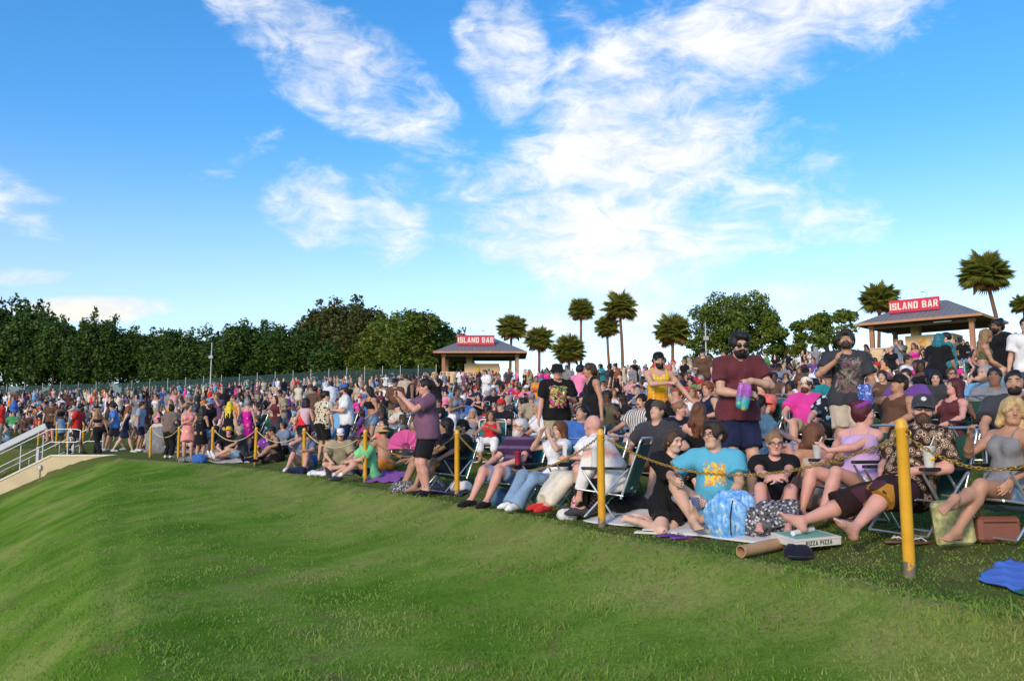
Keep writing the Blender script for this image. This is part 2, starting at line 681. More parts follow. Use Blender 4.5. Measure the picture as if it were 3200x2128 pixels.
def rot_axis(v, k, a):
    v, k = V3(v), unit(k)
    return v * math.cos(a) + np.cross(k, v) * math.sin(a) + k * np.dot(k, v) * (1 - math.cos(a))


POSES = {
    'stand': dict(pel=(0, 0, .93), lean=2, la=(-.10, .0, .085), ra=(.11, -.02, .085), lh=(-.30, -.06, .80), rh=(.30, -.06, .80)),
    'walk': dict(pel=(0, 0, .91), lean=4, la=(-.07, -.28, .09), ra=(.07, .34, .12), lh=(-.27, .14, .86), rh=(.27, -.24, .90)),
    'chair': dict(pel=(0, 0.05, .355), lean=-17, la=(-.13, -.52, .085), ra=(.14, -.50, .085), lh=(-.27, -.26, .545), rh=(.27, -.26, .545),
                  lk=(-.25, -1, 1), rk=(.25, -1, 1), le=(-1, .5, -.6), re=(1, .5, -.6)),
    'cross': dict(pel=(0, 0.05, .13), lean=6, la=(.13, -.30, .07), ra=(-.13, -.36, .07), lh=(-.16, -.33, .24), rh=(.16, -.33, .24),
                  lk=(-1.4, -.5, .35), rk=(1.4, -.5, .35), le=(-1, .4, -.3), re=(1, .4, -.3)),
    'knees': dict(pel=(0, 0.05, .13), lean=4, la=(-.14, -.52, .085), ra=(.14, -.50, .085), lh=(-.10, -.42, .44), rh=(.08, -.44, .44),
                  lk=(-.15, -.5, 1.2), rk=(.15, -.5, 1.2), le=(-1, .2, -.4), re=(1, .2, -.4)),
    'side': dict(pel=(0, 0.0, .13), lean=-12, la=(-.12, -.86, .085), ra=(.20, -.62, .085), lh=(-.30, .26, .06), rh=(.16, -.30, .42),
                 lk=(-.1, -.2, 1), rk=(.3, -.3, 1), le=(-.8, .6, .1), re=(1, .2, -.2)),
    'kneel': dict(pel=(0, 0.06, .25), lean=4, la=(-.12, .28, .06), ra=(.12, .30, .06), lh=(-.08, -.30, .34), rh=(.12, -.32, .33),
                  lk=(-.2, -1, -.3), rk=(.25, -1, -.3), le=(-1, .3, -.3), re=(1, .3, -.3)),
}


def skeleton(sp):
    P = dict(POSES[sp.get('pose', 'stand')])
    P.update(sp.get('p', {}))
    fem = sp.get('sex', 'm') == 'f'
    fat = sp.get('fat', 0.0)
    K = {}
    pel = V3(P['pel'])
    lean = R(P.get('lean', 0))
    roll = R(P.get('roll', 0))
    bend = R(P.get('bend', 6))
    twist = R(P.get('twist', 0))
    up1 = V3(math.sin(roll), -math.sin(lean) * math.cos(roll), math.cos(lean) * math.cos(roll))
    l2 = lean + bend
    up2 = V3(math.sin(roll), -math.sin(l2) * math.cos(roll), math.cos(l2) * math.cos(roll))
    fwd0 = V3(0, -1, 0)
    r1, f1, u1 = frame(rotz(fwd0, twist * .35), up1)
    r2, f2, u2 = frame(rotz(fwd0, twist), up2)
    waist = pel + u1 * .17
    chest = waist + u2 * .19
    neck = chest + u2 * .145
    sw = .158 if fem else .182
    K.update(pel=pel, waist=waist, chest=chest, neck=neck, r1=r1, f1=f1, u1=u1, r2=r2, f2=f2, u2=u2)
    hw = .088
    # head
    yaw, pit, til = R(P.get('yaw', 0)), R(P.get('pit', 0)), R(P.get('til', 0))
    hu = unit(u2 * .45 + V3(0, 0, 1) * .75)
    hf = rot_axis(f2, hu, yaw)
    hr, hf, hu = frame(hf, hu)
    hf, hu = rot_axis(hf, hr, -pit), rot_axis(hu, hr, -pit)       # positive pitch looks down
    hr, hu = rot_axis(hr, hf, til), rot_axis(hu, hf, til)
    hb = neck + unit(u2 * .6 + hu * .5) * .060 + hf * .012
    hc = hb + hu * .100 + hf * .018
    K.update(hr=hr, hf=hf, hu=hu, hb=hb, hc=hc)
    for s, n in ((-1, 'l'), (1, 'r')):
        sh = neck - u2 * .045 + r2 * s * sw
        tgt = V3(P[n + 'h'])
        sh = sh + unit(tgt - sh) * .012
        pole = P.get(n + 'e', (s * .6, 1, -.25))
        elb, wr = ik(sh, tgt, .275, .245, pole)
        K[n + 'sh'], K[n + 'el'], K[n + 'wr'] = sh, elb, wr
        hip = pel + r1 * s * hw - u1 * .03
        kn, an = ik(hip, V3(P[n + 'a']), .425, .415, P.get(n + 'k', (s * .06, -1, .05)))
        K[n + 'hip'], K[n + 'kn'], K[n + 'an'] = hip, kn, an
        fd = P.get(n + 'f')
        if fd is None:
            fd = rotz((0, -1, 0), R(s * 12)) if sp.get('pose', 'stand') in ('stand', 'walk', 'chair') else None
        if fd is None:
            sd_ = unit(an - kn)
            fd = unit(V3(sd_[0], sd_[1], 0) + V3(0, -.6, 0)) if abs(sd_[2]) > .5 else unit(V3(0, -.35, .95) + 0 * sd_)
            if sp['pose'] in ('cross',):
                fd = unit(V3(sd_[0], sd_[1] - .4, .05))
            if sp['pose'] == 'kneel':
                fd = unit(V3(0, 1, -.05))
        K[n + 'fd'] = unit(fd)
    return K, P, fem, fat


def hand_prims(K, P, n, s, det):
    """palm and five fingers; det False gives a simple closed hand"""
    wr, elb = K[n + 'wr'], K[n + 'el']
    d = unit(P.get(n + 'd', wr - elb))
    pn = P.get(n + 'n')
    if pn is None:
        pn = -K['r2'] * s * .9 + V3(0, 0, -.25)       # palms turned to the body
    r_, f_, u_ = frame(pn, d)                          # f_: palm normal, u_: along the hand, r_: across
    across = unit(np.cross(d, f_)) * s
    it = []
    pc = wr + d * .052
    it.append(('+', rc(wr + d * .015, wr + d * .078, .033, .036, f_, .48), .018))
    if not det:
        it.append(('+', rc(wr + d * .08, wr + d * .135 + f_ * .03, .030, .022, f_, .6), .015))
        it.append(('+', rc(wr + d * .03 + across * .02, wr + d * .085 + across * .045 + f_ * .02, .014, .012), .01))
        return it
    curl = R(P.get(n + 'c', 28))
    for i, (o, L) in enumerate(((.030, .072), (.0105, .080), (-.0095, .074), (-.029, .058))):
        b = wr + d * (.086 - .004 * abs(i - 1)) + across * o
        d1 = unit(d * math.cos(curl) + f_ * math.sin(curl) + across * (o * 2.0))
        m = b + d1 * L * .52
        d2 = unit(d * math.cos(curl * 2.1) + f_ * math.sin(curl * 2.1) + across * (o * 1.5))
        it.append(('+', rc(b, m, .0098, .0092), .004))
        it.append(('+', rc(m, m + d2 * L * .5, .0092, .0078), .003))
    b = wr + d * .028 + across * .026
    m = b + unit(d * .75 + across * .62 + f_ * .35) * .042
    it.append(('+', rc(b, m, .0125, .0105), .008))
    it.append(('+', rc(m, m + unit(d * .9 + across * .2 + f_ * .35) * .032, .0105, .0088), .004))
    return it


def body_items(sp, K, P, fem, fat, det):
    it = []
    pel, waist, chest, neck = K['pel'], K['waist'], K['chest'], K['neck']
    r1, f1, u1, r2, f2, u2 = (K[k] for k in ('r1', 'f1', 'u1', 'r2', 'f2', 'u2'))
    w = .116 if fem else .132
    w += fat * .05
    hipw = (.122 if fem else .118) + fat * .035
    it.append(('+', rc(pel - r1 * .055, pel + r1 * .055, hipw, hipw, f1, .86), .03))
    it.append(('+', rc(pel + u1 * .05, waist, hipw + .015, w, f1, .76), .05))
    ch = (.128 if fem else .150) + fat * .025
    it.append(('+', rc(waist, chest + u2 * .03, w, ch, f2, .72), .05))
    it.append(('+', rc(chest + u2 * .08 - r2 * .085, chest + u2 * .08 + r2 * .085, .075, .075, f2, .95), .05))
    for n, s in (('l', -1), ('r', 1)):
        it.append(('+', rc(neck - u2 * .005, K[n + 'sh'] + u2 * .012, .046, .046 if fem else .054), .04))
        if fem:
            b = chest + r2 * s * .075 + f2 * (.075) - u2 * .0
            it.append(('+', el(b, (.062, .06, .062)), .03))
        else:
            it.append(('+', el(chest + u2 * .045 + r2 * s * .075 + f2 * .062, (.078, .05, .062), np.stack([r2, f2, u2])), .03))
        it.append(('+', el(pel + r1 * s * .07 - f1 * .06 - u1 * .03, (.085, .085, .09)), .04))
    if fat > 0.25:
        it.append(('+', el(waist - u1 * .02 + f1 * (.05 + .05 * fat), (.12 + .03 * fat, .085 + .05 * fat, .125), np.stack([r1, f1, u1])), .06))
    it.append(('+', rc(neck - u2 * .02, K['hb'] + K['hu'] * .03, .052 if fem else .060, .047 if fem else .056), .03))
    # arms
    am = 1.08 + fat * .22 if not fem else .92 + fat * .22
    for n, s in (('l', -1), ('r', 1)):
        sh, e, wr = K[n + 'sh'], K[n + 'el'], K[n + 'wr']
        it.append(('+', el(sh, (.056 * am, .056 * am, .056 * am)), .035))
        mid = sh + (e - sh) * .45
        it.append(('+', rc(sh, mid, .048 * am, .047 * am), .02))
        it.append(('+', rc(mid, e, .047 * am, .036 * am), .02))
        m2 = e + (wr - e) * .28
        it.append(('+', rc(e, m2, .036 * am, .040 * am), .015))
        it.append(('+', rc(m2, wr, .040 * am, .0255 * am), .015))
        it += hand_prims(K, P, n, s, det)
    # legs
    lm = 1.10 + fat * .16
    for n, s in (('l', -1), ('r', 1)):
        h_, k_, a_ = K[n + 'hip'], K[n + 'kn'], K[n + 'an']
        it.append(('+', rc(h_, k_, .086 * lm, .054 * lm), .035))
        m = k_ + (a_ - k_) * .30
        back = unit(np.cross(np.cross(a_ - k_, K[n + 'fd']), a_ - k_))
        it.append(('+', rc(k_, m - back * .012, .052 * lm, .055 * lm), .02))
        it.append(('+', rc(m - back * .012, a_, .055 * lm, .033), .02))
        fd = K[n + 'fd']
        dn = unit(a_ - k_)
        dn = unit(dn - fd * np.dot(dn, fd))
        heel = a_ + dn * .045 - fd * .035
        ball = a_ + dn * .055 + fd * .115
        sidev = unit(np.cross(fd, dn))
        it.append(('+', rc(a_, heel, .036, .034), .02))
        it.append(('+', rc(a_ + fd * .01, ball - dn * .012, .036, .028), .025))
        it.append(('+', rc(heel, ball, .032, .034, dn, .62), .02))
        if det:
            for j, (o, L, rr) in enumerate(((-.026, .062, .0125), (-.006, .056, .0095), (.010, .050, .009), (.024, .042, .0085), (.036, .034, .008))):
                sgn = s if np.dot(sidev, K['r1']) > 0 else -s
                q = ball + sidev * o * sgn + dn * .003
                it.append(('+', rc(q - fd * .01, q + fd * L - dn * .004, rr * 1.05, rr), .006))
        else:
            it.append(('+', rc(ball, ball + fd * .045, .032, .024, dn, .6), .015))
    # head
    hc, hr, hf, hu = K['hc'], K['hr'], K['hf'], K['hu']
    M = np.stack([hr, hf, hu])
    g = 1.0 if not fem else .95
    at = lambda x, y, z: hc + hr * x * g + hf * y * g + hu * z * g
    it.append(('+', el(at(0, -.016, .028), (.076 * g, .094 * g, .092 * g), M), .012))
    it.append(('+', el(at(0, .022, -.028), (.062 * g, .066 * g, .082 * g), M), .03))
    it.append(('+', rc(at(-.022, .052, -.088), at(.022, .052, -.088), .025 * g, .025 * g), .03))
    it.append(('+', rc(at(-.03, .072, .034), at(.03, .072, .034), .018, .018), .02))            # brow
    for s in (-1, 1):
        it.append(('-', el(at(.031 * s, .103, .008), (.017, .017, .013), M), .016))              # eye socket
        it.append(('+', el(at(.046 * s, .058, -.022), (.022, .022, .02), M), .02))               # cheek
        it.append(('+', el(at(.077 * s, -.004, .0), (.010, .02, .031), M), .008))                # ear
    it.append(('+', rc(at(0, .088, .018), at(0, .108, -.020), .008, .0135), .008))               # nose
    it.append(('+', rc(at(-.010, .096, -.027), at(.010, .096, -.027), .009, .009), .006))
    it.append(('+', rc(at(-.016, .083, -.054), at(.016, .083, -.054), .0085, .0085), .008))      # lips
    it.append(('-', rc(at(-.02, .096, -.055), at(.02, .096, -.055), .003, .003), .006))
    it.append(('+', el(at(0, .072, -.092), (.02, .018, .017), M), .012))                         # chin
    return it


def top_items(kind, sp, K, P, fem, fat):
    """clothes over the upper body, grown from the same skeleton"""
    pel, waist, chest, neck = K['pel'], K['waist'], K['chest'], K['neck']
    r1, f1, u1, r2, f2, u2 = (K[k] for k in ('r1', 'f1', 'u1', 'r2', 'f2', 'u2'))
    e = .023 if kind in ('tee', 'polo', 'long', 'loose') else .013
    if sp.get('pose', 'stand') == 'chair' or sp.get('pose') in ('cross', 'knees', 'side'):
        e += .004
    w = (.116 if fem else .132) + fat * .05 + e
    hipw = (.125 if fem else .118) + fat * .035 + e
    ch = (.128 if fem else .150) + fat * .025 + e
    it = []
    crop = kind in ('crop', 'band')
    if not crop:
        it.append(('+', rc(pel - r1 * .055 - u1 * .02, pel + r1 * .055 - u1 * .02, hipw, hipw, f1, .88), .03))
        it.append(('+', rc(pel + u1 * .04, waist, hipw + .012, w + (.012 if e > .015 else 0), f1, .80), .05))
    it.append(('+', rc(waist, chest + u2 * .03, w + (.006 if e > .015 else 0), ch, f2, .76), .05))
    it.append(('+', rc(chest + u2 * .08 - r2 * .085, chest + u2 * .08 + r2 * .085, .075 + e, .075 + e, f2, .95), .05))
    if not crop and e > .015:
        for n in ('l', 'r'):
            a_ = K[n + 'hip']
            b_ = K[n + 'kn']
            it.append(('+', rc(a_ - (b_ - a_) * .12, a_ + (b_ - a_) * .16, .125 + fat * .02, .128 + fat * .02), .05))
    if fat > 0.25:
        it.append(('+', el(waist - u1 * .02 + f1 * (.05 + .05 * fat), (.12 + .03 * fat + e, .085 + .05 * fat + e, .125 + e), np.stack([r1, f1, u1])), .06))
    for n, s in (('l', -1), ('r', 1)):
        if fem:
            it.append(('+', el(chest + r2 * s * .075 + f2 * .075, (.062 + e, .06 + e * .8, .062 + e)), .03))
        else:
            it.append(('+', el(chest + u2 * .045 + r2 * s * .075 + f2 * .062, (.078 + e, .05 + e, .062 + e), np.stack([r2, f2, u2])), .03))
        sh, el_, wr = K[n + 'sh'], K[n + 'el'], K[n + 'wr']
        am = (1.08 if not fem else .92) + fat * .22
        if kind in ('tee', 'polo', 'loose', 'long'):
            it.append(('+', rc(neck - u2 * .005, sh + u2 * .012, .046 + e, .054 + e), .03))
            it.append(('+', el(sh, (.058 * am + e,) * 3), .03))
            if kind == 'long':
                it.append(('+', rc(sh, el_, .052 * am + e, .040 * am + e), .02))
                it.append(('+', rc(el_, wr - unit(wr - el_) * .02, .042 * am + e, .030 + e, cut=[plane(wr - el_, wr - unit(wr - el_) * .03)]), .02))
            else:
                fr = .66 if not fem else .50
                if kind == 'loose': fr = .80
                end = sh + (el_ - sh) * fr
                it.append(('+', rc(sh, end + unit(el_ - sh) * .03, .056 * am + e, .060 * am + e, cut=[plane(el_ - sh, end)]), .02))
        elif kind == 'tank':
            top = neck + r2 * s * .085 + u2 * .008
            it.append(('+', rc(chest + u2 * .05 + r2 * s * .09, top, .06, .045), .03))
        elif kind in ('cami', 'crop', 'dress'):
            top = neck + r2 * s * .088 + u2 * .03
            a_ = chest + u2 * .07 + r2 * s * .078 + f2 * .10
            b_ = chest + u2 * .06 + r2 * s * .075 - f2 * .11
            K.setdefault('straps', []).append((a_, top, b_))
    nk = {'tee': .072, 'polo': .066, 'long': .07, 'loose': .08, 'tank': .10}.get(kind)
    if nk:
        it.append(('-', el(neck + u2 * .055 + f2 * (.035 if kind != 'tank' else .05), (nk, nk, nk * (.95 if kind != 'tank' else 1.25)), np.stack([r2, f2, u2])), .006))
    if kind == 'tank':
        for n, s in (('l', -1), ('r', 1)):
            it.append(('-', rc(K[n + 'sh'] + r2 * s * .02 + u2 * .1, K[n + 'sh'] + r2 * s * .03 - u2 * .10, .066, .058), .01))
    if kind in ('cami', 'crop', 'band', 'dress'):
        it.append(('|', plane(u2 + f2 * -.35, chest + u2 * (.055 if kind != 'band' else .05)), 0))
        for n, s in (('l', -1), ('r', 1)):
            it.append(('-', el(K[n + 'sh'] + r2 * s * .03 - u2 * .03, (.075, .075, .08)), .01))
    if crop:
        it.append(('|', plane(-u2, waist + u2 * .05), 0))
    else:
        hem = P.get('hem', {'tee': -.09, 'loose': -.12, 'polo': -.08, 'long': -.09, 'tank': -.08, 'cami': .035, 'dress': -.04}[kind])
        it.append(('|', plane(-u1, pel + u1 * hem), 0))
    return it


def leg_items(kind, sp, K, P, fem, fat):
    pel = K['pel']
    r1, f1, u1 = K['r1'], K['f1'], K['u1']
    it = []
    e = {'shorts': .016, 'hot': .009, 'pants': .014, 'flare': .012, 'bike': .006, 'baggy': .022}.get(kind, .014)
    hipw = (.125 if fem else .118) + fat * .035 + e
    lm = 1.10 + fat * .16
    if fat > 0.25:
        waist = K['waist']
        it.append(('+', el(waist - u1 * .04 + f1 * (.04 + .05 * fat), (.12 + .03 * fat, .08 + .05 * fat, .11), np.stack([r1, f1, u1])), .06))
    if kind in ('skirt', 'mini', 'maxi'):
        L = {'mini': .36, 'skirt': .50, 'maxi': .78}[kind]
        # hangs down when standing, follows the thighs when seated
        it.append(('+', rc(pel - r1 * .05, pel + r1 * .05, hipw, hipw, f1, .88), .03))
        it.append(('+', rc(pel + u1 * .05, pel + u1 * .10, hipw, hipw - .012, f1, .8), .04))
        c = (K['lkn'] + K['rkn']) * .5
        d = unit(c - pel)
        if sp.get('pose', 'stand') in ('stand', 'walk'):
            it.append(('+', rc(pel - u1 * .02, pel + d * L + unit(d) * .05, hipw + .03, hipw + .07, f1, .85, cut=[plane(d, pel + d * L)]), .04))
        else:
            for n in ('l', 'r'):
                h_, k_, a_ = K[n + 'hip'], K[n + 'kn'], K[n + 'an']
                it.append(('+', rc(h_, k_, .10, .085), .06))
                if kind != 'mini':
                    it.append(('+', rc(k_, a_ - (a_ - k_) * (.2 if kind == 'maxi' else .55), .078, .085), .03))
            it.append(('+', rc(pel + d * .1, c, .105, .085), .05))
            if kind == 'maxi':
                am_ = (K['lan'] + K['ran']) * .5
                it.append(('+', rc(c, am_ - unit(am_ - c) * .05, .085, .125, cut=[plane(am_ - c, am_ - unit(am_ - c) * .06)]), .05))
        it.append(('|', plane(u1, pel + u1 * .125), 0))
        return it
    it.append(('+', rc(pel - r1 * .055, pel + r1 * .055, hipw, hipw, f1, .88), .03))
    it.append(('+', rc(pel + u1 * .03, pel + u1 * .11, hipw + .01, hipw - .002, f1, .78), .04))
    for n, s in (('l', -1), ('r', 1)):
        h_, k_, a_ = K[n + 'hip'], K[n + 'kn'], K[n + 'an']
        it.append(('+', el(pel + r1 * s * .07 - f1 * .06 - u1 * .03, (.088 + e,) * 3), .04))
        if kind in ('shorts', 'hot', 'bike', 'baggy'):
            fr = P.get('leg', {'shorts': .82, 'hot': .36, 'bike': .62, 'baggy': 1.0}[kind])
            end = h_ + (k_ - h_) * fr
            r0, r1_ = .090 * lm + e, (.086 - .030 * fr) * lm + e + (.016 if kind in ('shorts', 'baggy') else .002)
            it.append(('+', rc(h_, end + unit(k_ - h_) * .04, r0, r1_, cut=[plane(k_ - h_, end)]), .025))
            if kind == 'baggy':
                end2 = k_ + (a_ - k_) * .22
                it.append(('+', rc(k_, end2 + unit(a_ - k_) * .05, r1_ + .005, r1_ + .012, cut=[plane(a_ - k_, end2)]), .03))
        else:
            ew = {'pants': .048, 'flare': .088}[kind]
            km = k_ + (a_ - k_) * .06
            it.append(('+', rc(h_, km, .090 * lm + e, .060 * lm + e), .025))
            end = a_ + unit(a_ - k_) * (.02 if kind == 'flare' else -.02)
            it.append(('+', rc(km, end + unit(a_ - k_) * .03, .058 * lm + e, ew + e * .6, cut=[plane(a_ - k_, end)]), .02))
    it.append(('|', plane(u1, pel + u1 * .115), 0))
    return it


def shoe_items(sp, K, n, kind='shoe'):
    a_, k_, fd = K[n + 'an'], K[n + 'kn'], K[n + 'fd']
    dn = unit(a_ - k_)
    dn = unit(dn - fd * np.dot(dn, fd))
    heel = a_ + dn * .045 - fd * .038
    ball = a_ + dn * .052 + fd * .12
    toe = ball + fd * .05 + dn * .006
    it = [('+', rc(heel - dn * .012, ball, .044, .044, dn, .85), .02), ('+', rc(ball, toe, .045, .034, dn, .75), .02),
          ('+', rc(a_ + dn * .012, ball - dn * .01, .043, .034), .03)]
    if kind == 'boot':
        it.append(('+', rc(a_ - dn * .06, a_ + dn * .02, .048, .046), .03))
    it.append(('|', plane(dn, a_ + dn * .080), 0))
    return it


def hair_items(style, sp, K, fem):
    hc, hr, hf, hu = K['hc'], K['hr'], K['hf'], K['hu']
    M = np.stack([hr, hf, hu])
    g = 1.0 if not fem else .95
    at = lambda x, y, z: hc + hr * x * g + hf * y * g + hu * z * g
    u2, f2, r2 = K['u2'], K['f2'], K['r2']
    it = []
    th = {'buzz': .004, 'short': .012, 'thick': .026, 'long': .016, 'pony': .010, 'bun': .010, 'bob': .020, 'curly': .03, 'fringe': .022}.get(style, .014)
    it.append(('+', el(at(0, -.016, .034), (.076 * g + th, .094 * g + th, .090 * g + th), M), .01))
    if style not in ('buzz', 'short', 'thick', 'curly'):
        it.append(('+', el(at(0, -.05, -.01), (.070 * g + th * .8, .058 * g + th, .085 * g), M), .02))
    face_y = .052 if style in ('fringe', 'bob') else .060
    if style in ('thick', 'curly'):
        it.append(('+', rc(at(-.04, .055, .105), at(.04, .055, .105), .03, .034), .03))
    it.append(('-', el(at(0, .118, -.030), (.074, .080, .118 if style != 'fringe' else .085), M), .008))
    it.append(('-', el(at(0, .06, -.09), (.074 if fem and style not in ('short',) else .1, .1, .085), M), .01))
    if style in ('short', 'thick', 'buzz', 'curly'):
        it.append(('-', el(at(0, .02, -.118), (.13, .16, .098), M), .012))
        for s in (-1, 1):
            it.append(('-', el(at(.085 * s, .012, -.015), (.026, .036, .044), M), .006))
    if style in ('long', 'bob', 'fringe', 'wavy', 'braid'):
        L = {'long': .42, 'bob': .11, 'fringe': .24, 'wavy': .34, 'braid': .10}[style]
        L = sp.get('hairlen', L)
        down = unit(V3(0, 0, -1) * .9 - f2 * .12)
        if sp.get('pose') == 'chair':
            down = unit(V3(0, 0, -1))
        for x_, y_ in ((-.075, -.02), (-.05, -.07), (0, -.09), (.05, -.07), (.075, -.02)):
            a_ = at(x_, y_, .0)
            wv = .012 * math.sin(x_ * 90)
            b_ = at(x_ * 1.2, y_ - .015, -.09)
            if L > .15:
                c_ = K['neck'] + r2 * x_ * 1.35 - f2 * (.085 if abs(x_) < .07 else .02) + u2 * .03
                e_ = c_ + down * (L - .10) + r2 * wv
                it.append(('+', rc(a_, b_, .030, .034), .02))
                it.append(('+', rc(b_, c_, .034, .036), .02))
                it.append(('+', rc(c_, e_, .036, .014), .02))
            else:
                it.append(('+', rc(a_, b_ + down * max(L - .09, 0), .030, .034), .02))
        if style == 'fringe':
            for s in (-1, 1):
                it.append(('+', rc(at(.02 * s, .082, .098), at(.07 * s, .062, .015), .018, .018), .015))
                it.append(('+', rc(at(.07 * s, .062, .015), at(.08 * s, .045, -.10), .018, .020), .015))
    if style == 'braid':
        it.append(('+', rc(at(.02, .082, .098), at(-.07, .06, .0), .018, .018), .015))
        it.append(('+', rc(at(.02, .082, .098), at(.072, .05, -.02), .02, .022), .015))
        p0 = at(.075, .02, -.06)
        for i in range(6):
            p1 = p0 + V3(0, 0, -.045) + K['f2'] * .012 + r2 * (.012 if i % 2 else -.006)
            it.append(('+', el((p0 + p1) / 2, (.026 - .002 * i, .024 - .002 * i, .034)), .008))
            p0 = p1
    if style == 'pony':
        a_ = at(0, -.105, .035)
        it.append(('+', el(a_, (.026, .026, .026)), .01))
        L = sp.get('hairlen', .34)
        m = a_ - hf * .045 - V3(0, 0, .10)
        it.append(('+', rc(a_, m, .022, .032), .012))
        it.append(('+', rc(m, m - V3(0, 0, L - .12) - f2 * .02, .032, .010), .012))
    if style == 'bun':
        it.append(('+', el(at(0, -.085, .105), (.05, .05, .046)), .01))
    return it


def beard_items(K, full=1.0):
    hc, hr, hf, hu = K['hc'], K['hr'], K['hf'], K['hu']
    M = np.stack([hr, hf, hu])
    at = lambda x, y, z: hc + hr * x + hf * y + hu * z
    it = [('+', el(at(0, .032, -.058), (.060 + .003 * full, .064 + .003 * full, .056 + .012 * full), M, [plane(-hf, at(0, .008, 0)), plane(hu + hf * .55, at(0, .05, -.024))]), .01),
          ('+', rc(at(-.022, .058, -.090 - .012 * full), at(.022, .058, -.090 - .012 * full), .026 + .005 * full, .026 + .005 * full), .02),
          ('+', rc(at(-.024, .092, -.040), at(.024, .092, -.040), .0085, .0085), .006),
          ('-', el(at(0, .100, -.056), (.020, .02, .008), M), .004)]
    if full < 0:
        it = it[1:]                                        # goatee and moustache only
    return it


def hat_build(kind, K, mat_, parent, g=1.0):
    """caps, bucket hats and bands, fitted to the head frame"""
    hc, hr, hf, hu = K['hc'], K['hr'], K['hf'], K['hu']
    M3 = Matrix((hr, hf, hu)).transposed()
    M = Matrix.Translation(Vector(hc)) @ M3.to_4x4()
    mb = MB()
    n = 20
    if kind in ('cap', 'backcap'):
        prof = [(.093, .030), (.094, .05), (.091, .085), (.078, .118), (.05, .138), (.012, .145), (.0, .146)]
        mb.lathe(prof, n, c=(0, -.012, 0), sx=.93, sy=1.16)
        sg = 1 if kind == 'cap' else -1
        y0 = .062 if kind == 'cap' else -.085
        vs, fs = [], []
        m = 10
        for i in range(m + 1):
            a = math.pi * i / m
            vs.append((.086 * math.cos(a), y0 + sg * .03 * math.sin(a), .034))
            vs.append((.078 * math.cos(a), y0 + sg * (.03 + .085 * math.sin(a)), .030 - .018 * math.sin(a) - .012 * abs(math.cos(a))))
        k = len(vs)
        vs += [(x, y, z - .006) for x, y, z in vs]
        for i in range(m):
            a, b, c, d = 2 * i, 2 * i + 1, 2 * i + 3, 2 * i + 2
            fs += [(a, b, c, d), (k + a, k + d, k + c, k + b), (b, k + b, k + c, c), (a, d, k + d, k + a)]
        mb.add(vs, fs, True)
    elif kind == 'bucket':
        prof = [(.150, .004), (.152, .010), (.100, .050), (.096, .075), (.088, .115), (.07, .130), (.0, .134)]
        mb.lathe(prof, n, c=(0, -.012, 0), sx=.95, sy=1.12)
    elif kind == 'band':
        prof = [(.088, -.020), (.092, -.016), (.092, .016), (.086, .020)]
        mb.lathe(prof, n, c=(0, -.02, .088), sx=.95, sy=1.05, rot=Matrix.Rotation(R(24), 3, 'X'))
    mb.xform(M)
    me = mb.mesh('hat', mat_)
    return link({'cap': 'cap', 'backcap': 'cap', 'bucket': 'bucket_hat', 'band': 'headband'}[kind], me, parent)


def glasses_build(K, parent, dark=True, frame_mat=None):
    hc, hr, hf, hu = K['hc'], K['hr'], K['hf'], K['hu']
    M = Matrix.Translation(Vector(hc)) @ Matrix((hr, hf, hu)).transposed().to_4x4()
    fm = frame_mat or mat('spectacle_frame', (.02, .018, .018), .35)
    g = MB()
    for s in (-1, 1):
        pts = [(s * .034 + .024 * math.cos(a), .104 - .012 * abs(math.cos(a)) * (1 if s * math.cos(a) > 0 else 0), .008 + .0175 * math.sin(a)) for a in [i * math.pi / 6 for i in range(12)]]
        g.tube(pts, .0024, 5, closed=True)
        g.tube([(s * .058, .092, .012), (s * .079, .05, .014), (s * .081, -.01, .008)], .0024, 5)
    g.tube([(-.011, .106, .012), (.011, .106, .012)], .0024, 5)
    g.xform(M)
    o = g.build('sunglasses' if dark else 'glasses', fm, parent)
    if dark:
        le = MB()
        for s in (-1, 1):
            vs = [(s * .034, .108, .008)] + [(s * .034 + .024 * math.cos(a), .104 - .010 * (1 if s * math.cos(a) > 0 else 0) * abs(math.cos(a)), .008 + .0175 * math.sin(a)) for a in [i * math.pi / 6 for i in range(12)]]
            le.add(vs, [(0, 1 + i, 1 + (i + 1) % 12) for i in range(12)], True)
        le.xform(M)
        le.build('lens', mat('sunglass_lens', (.012, .012, .016), .08, spec=.8), o)
    return o


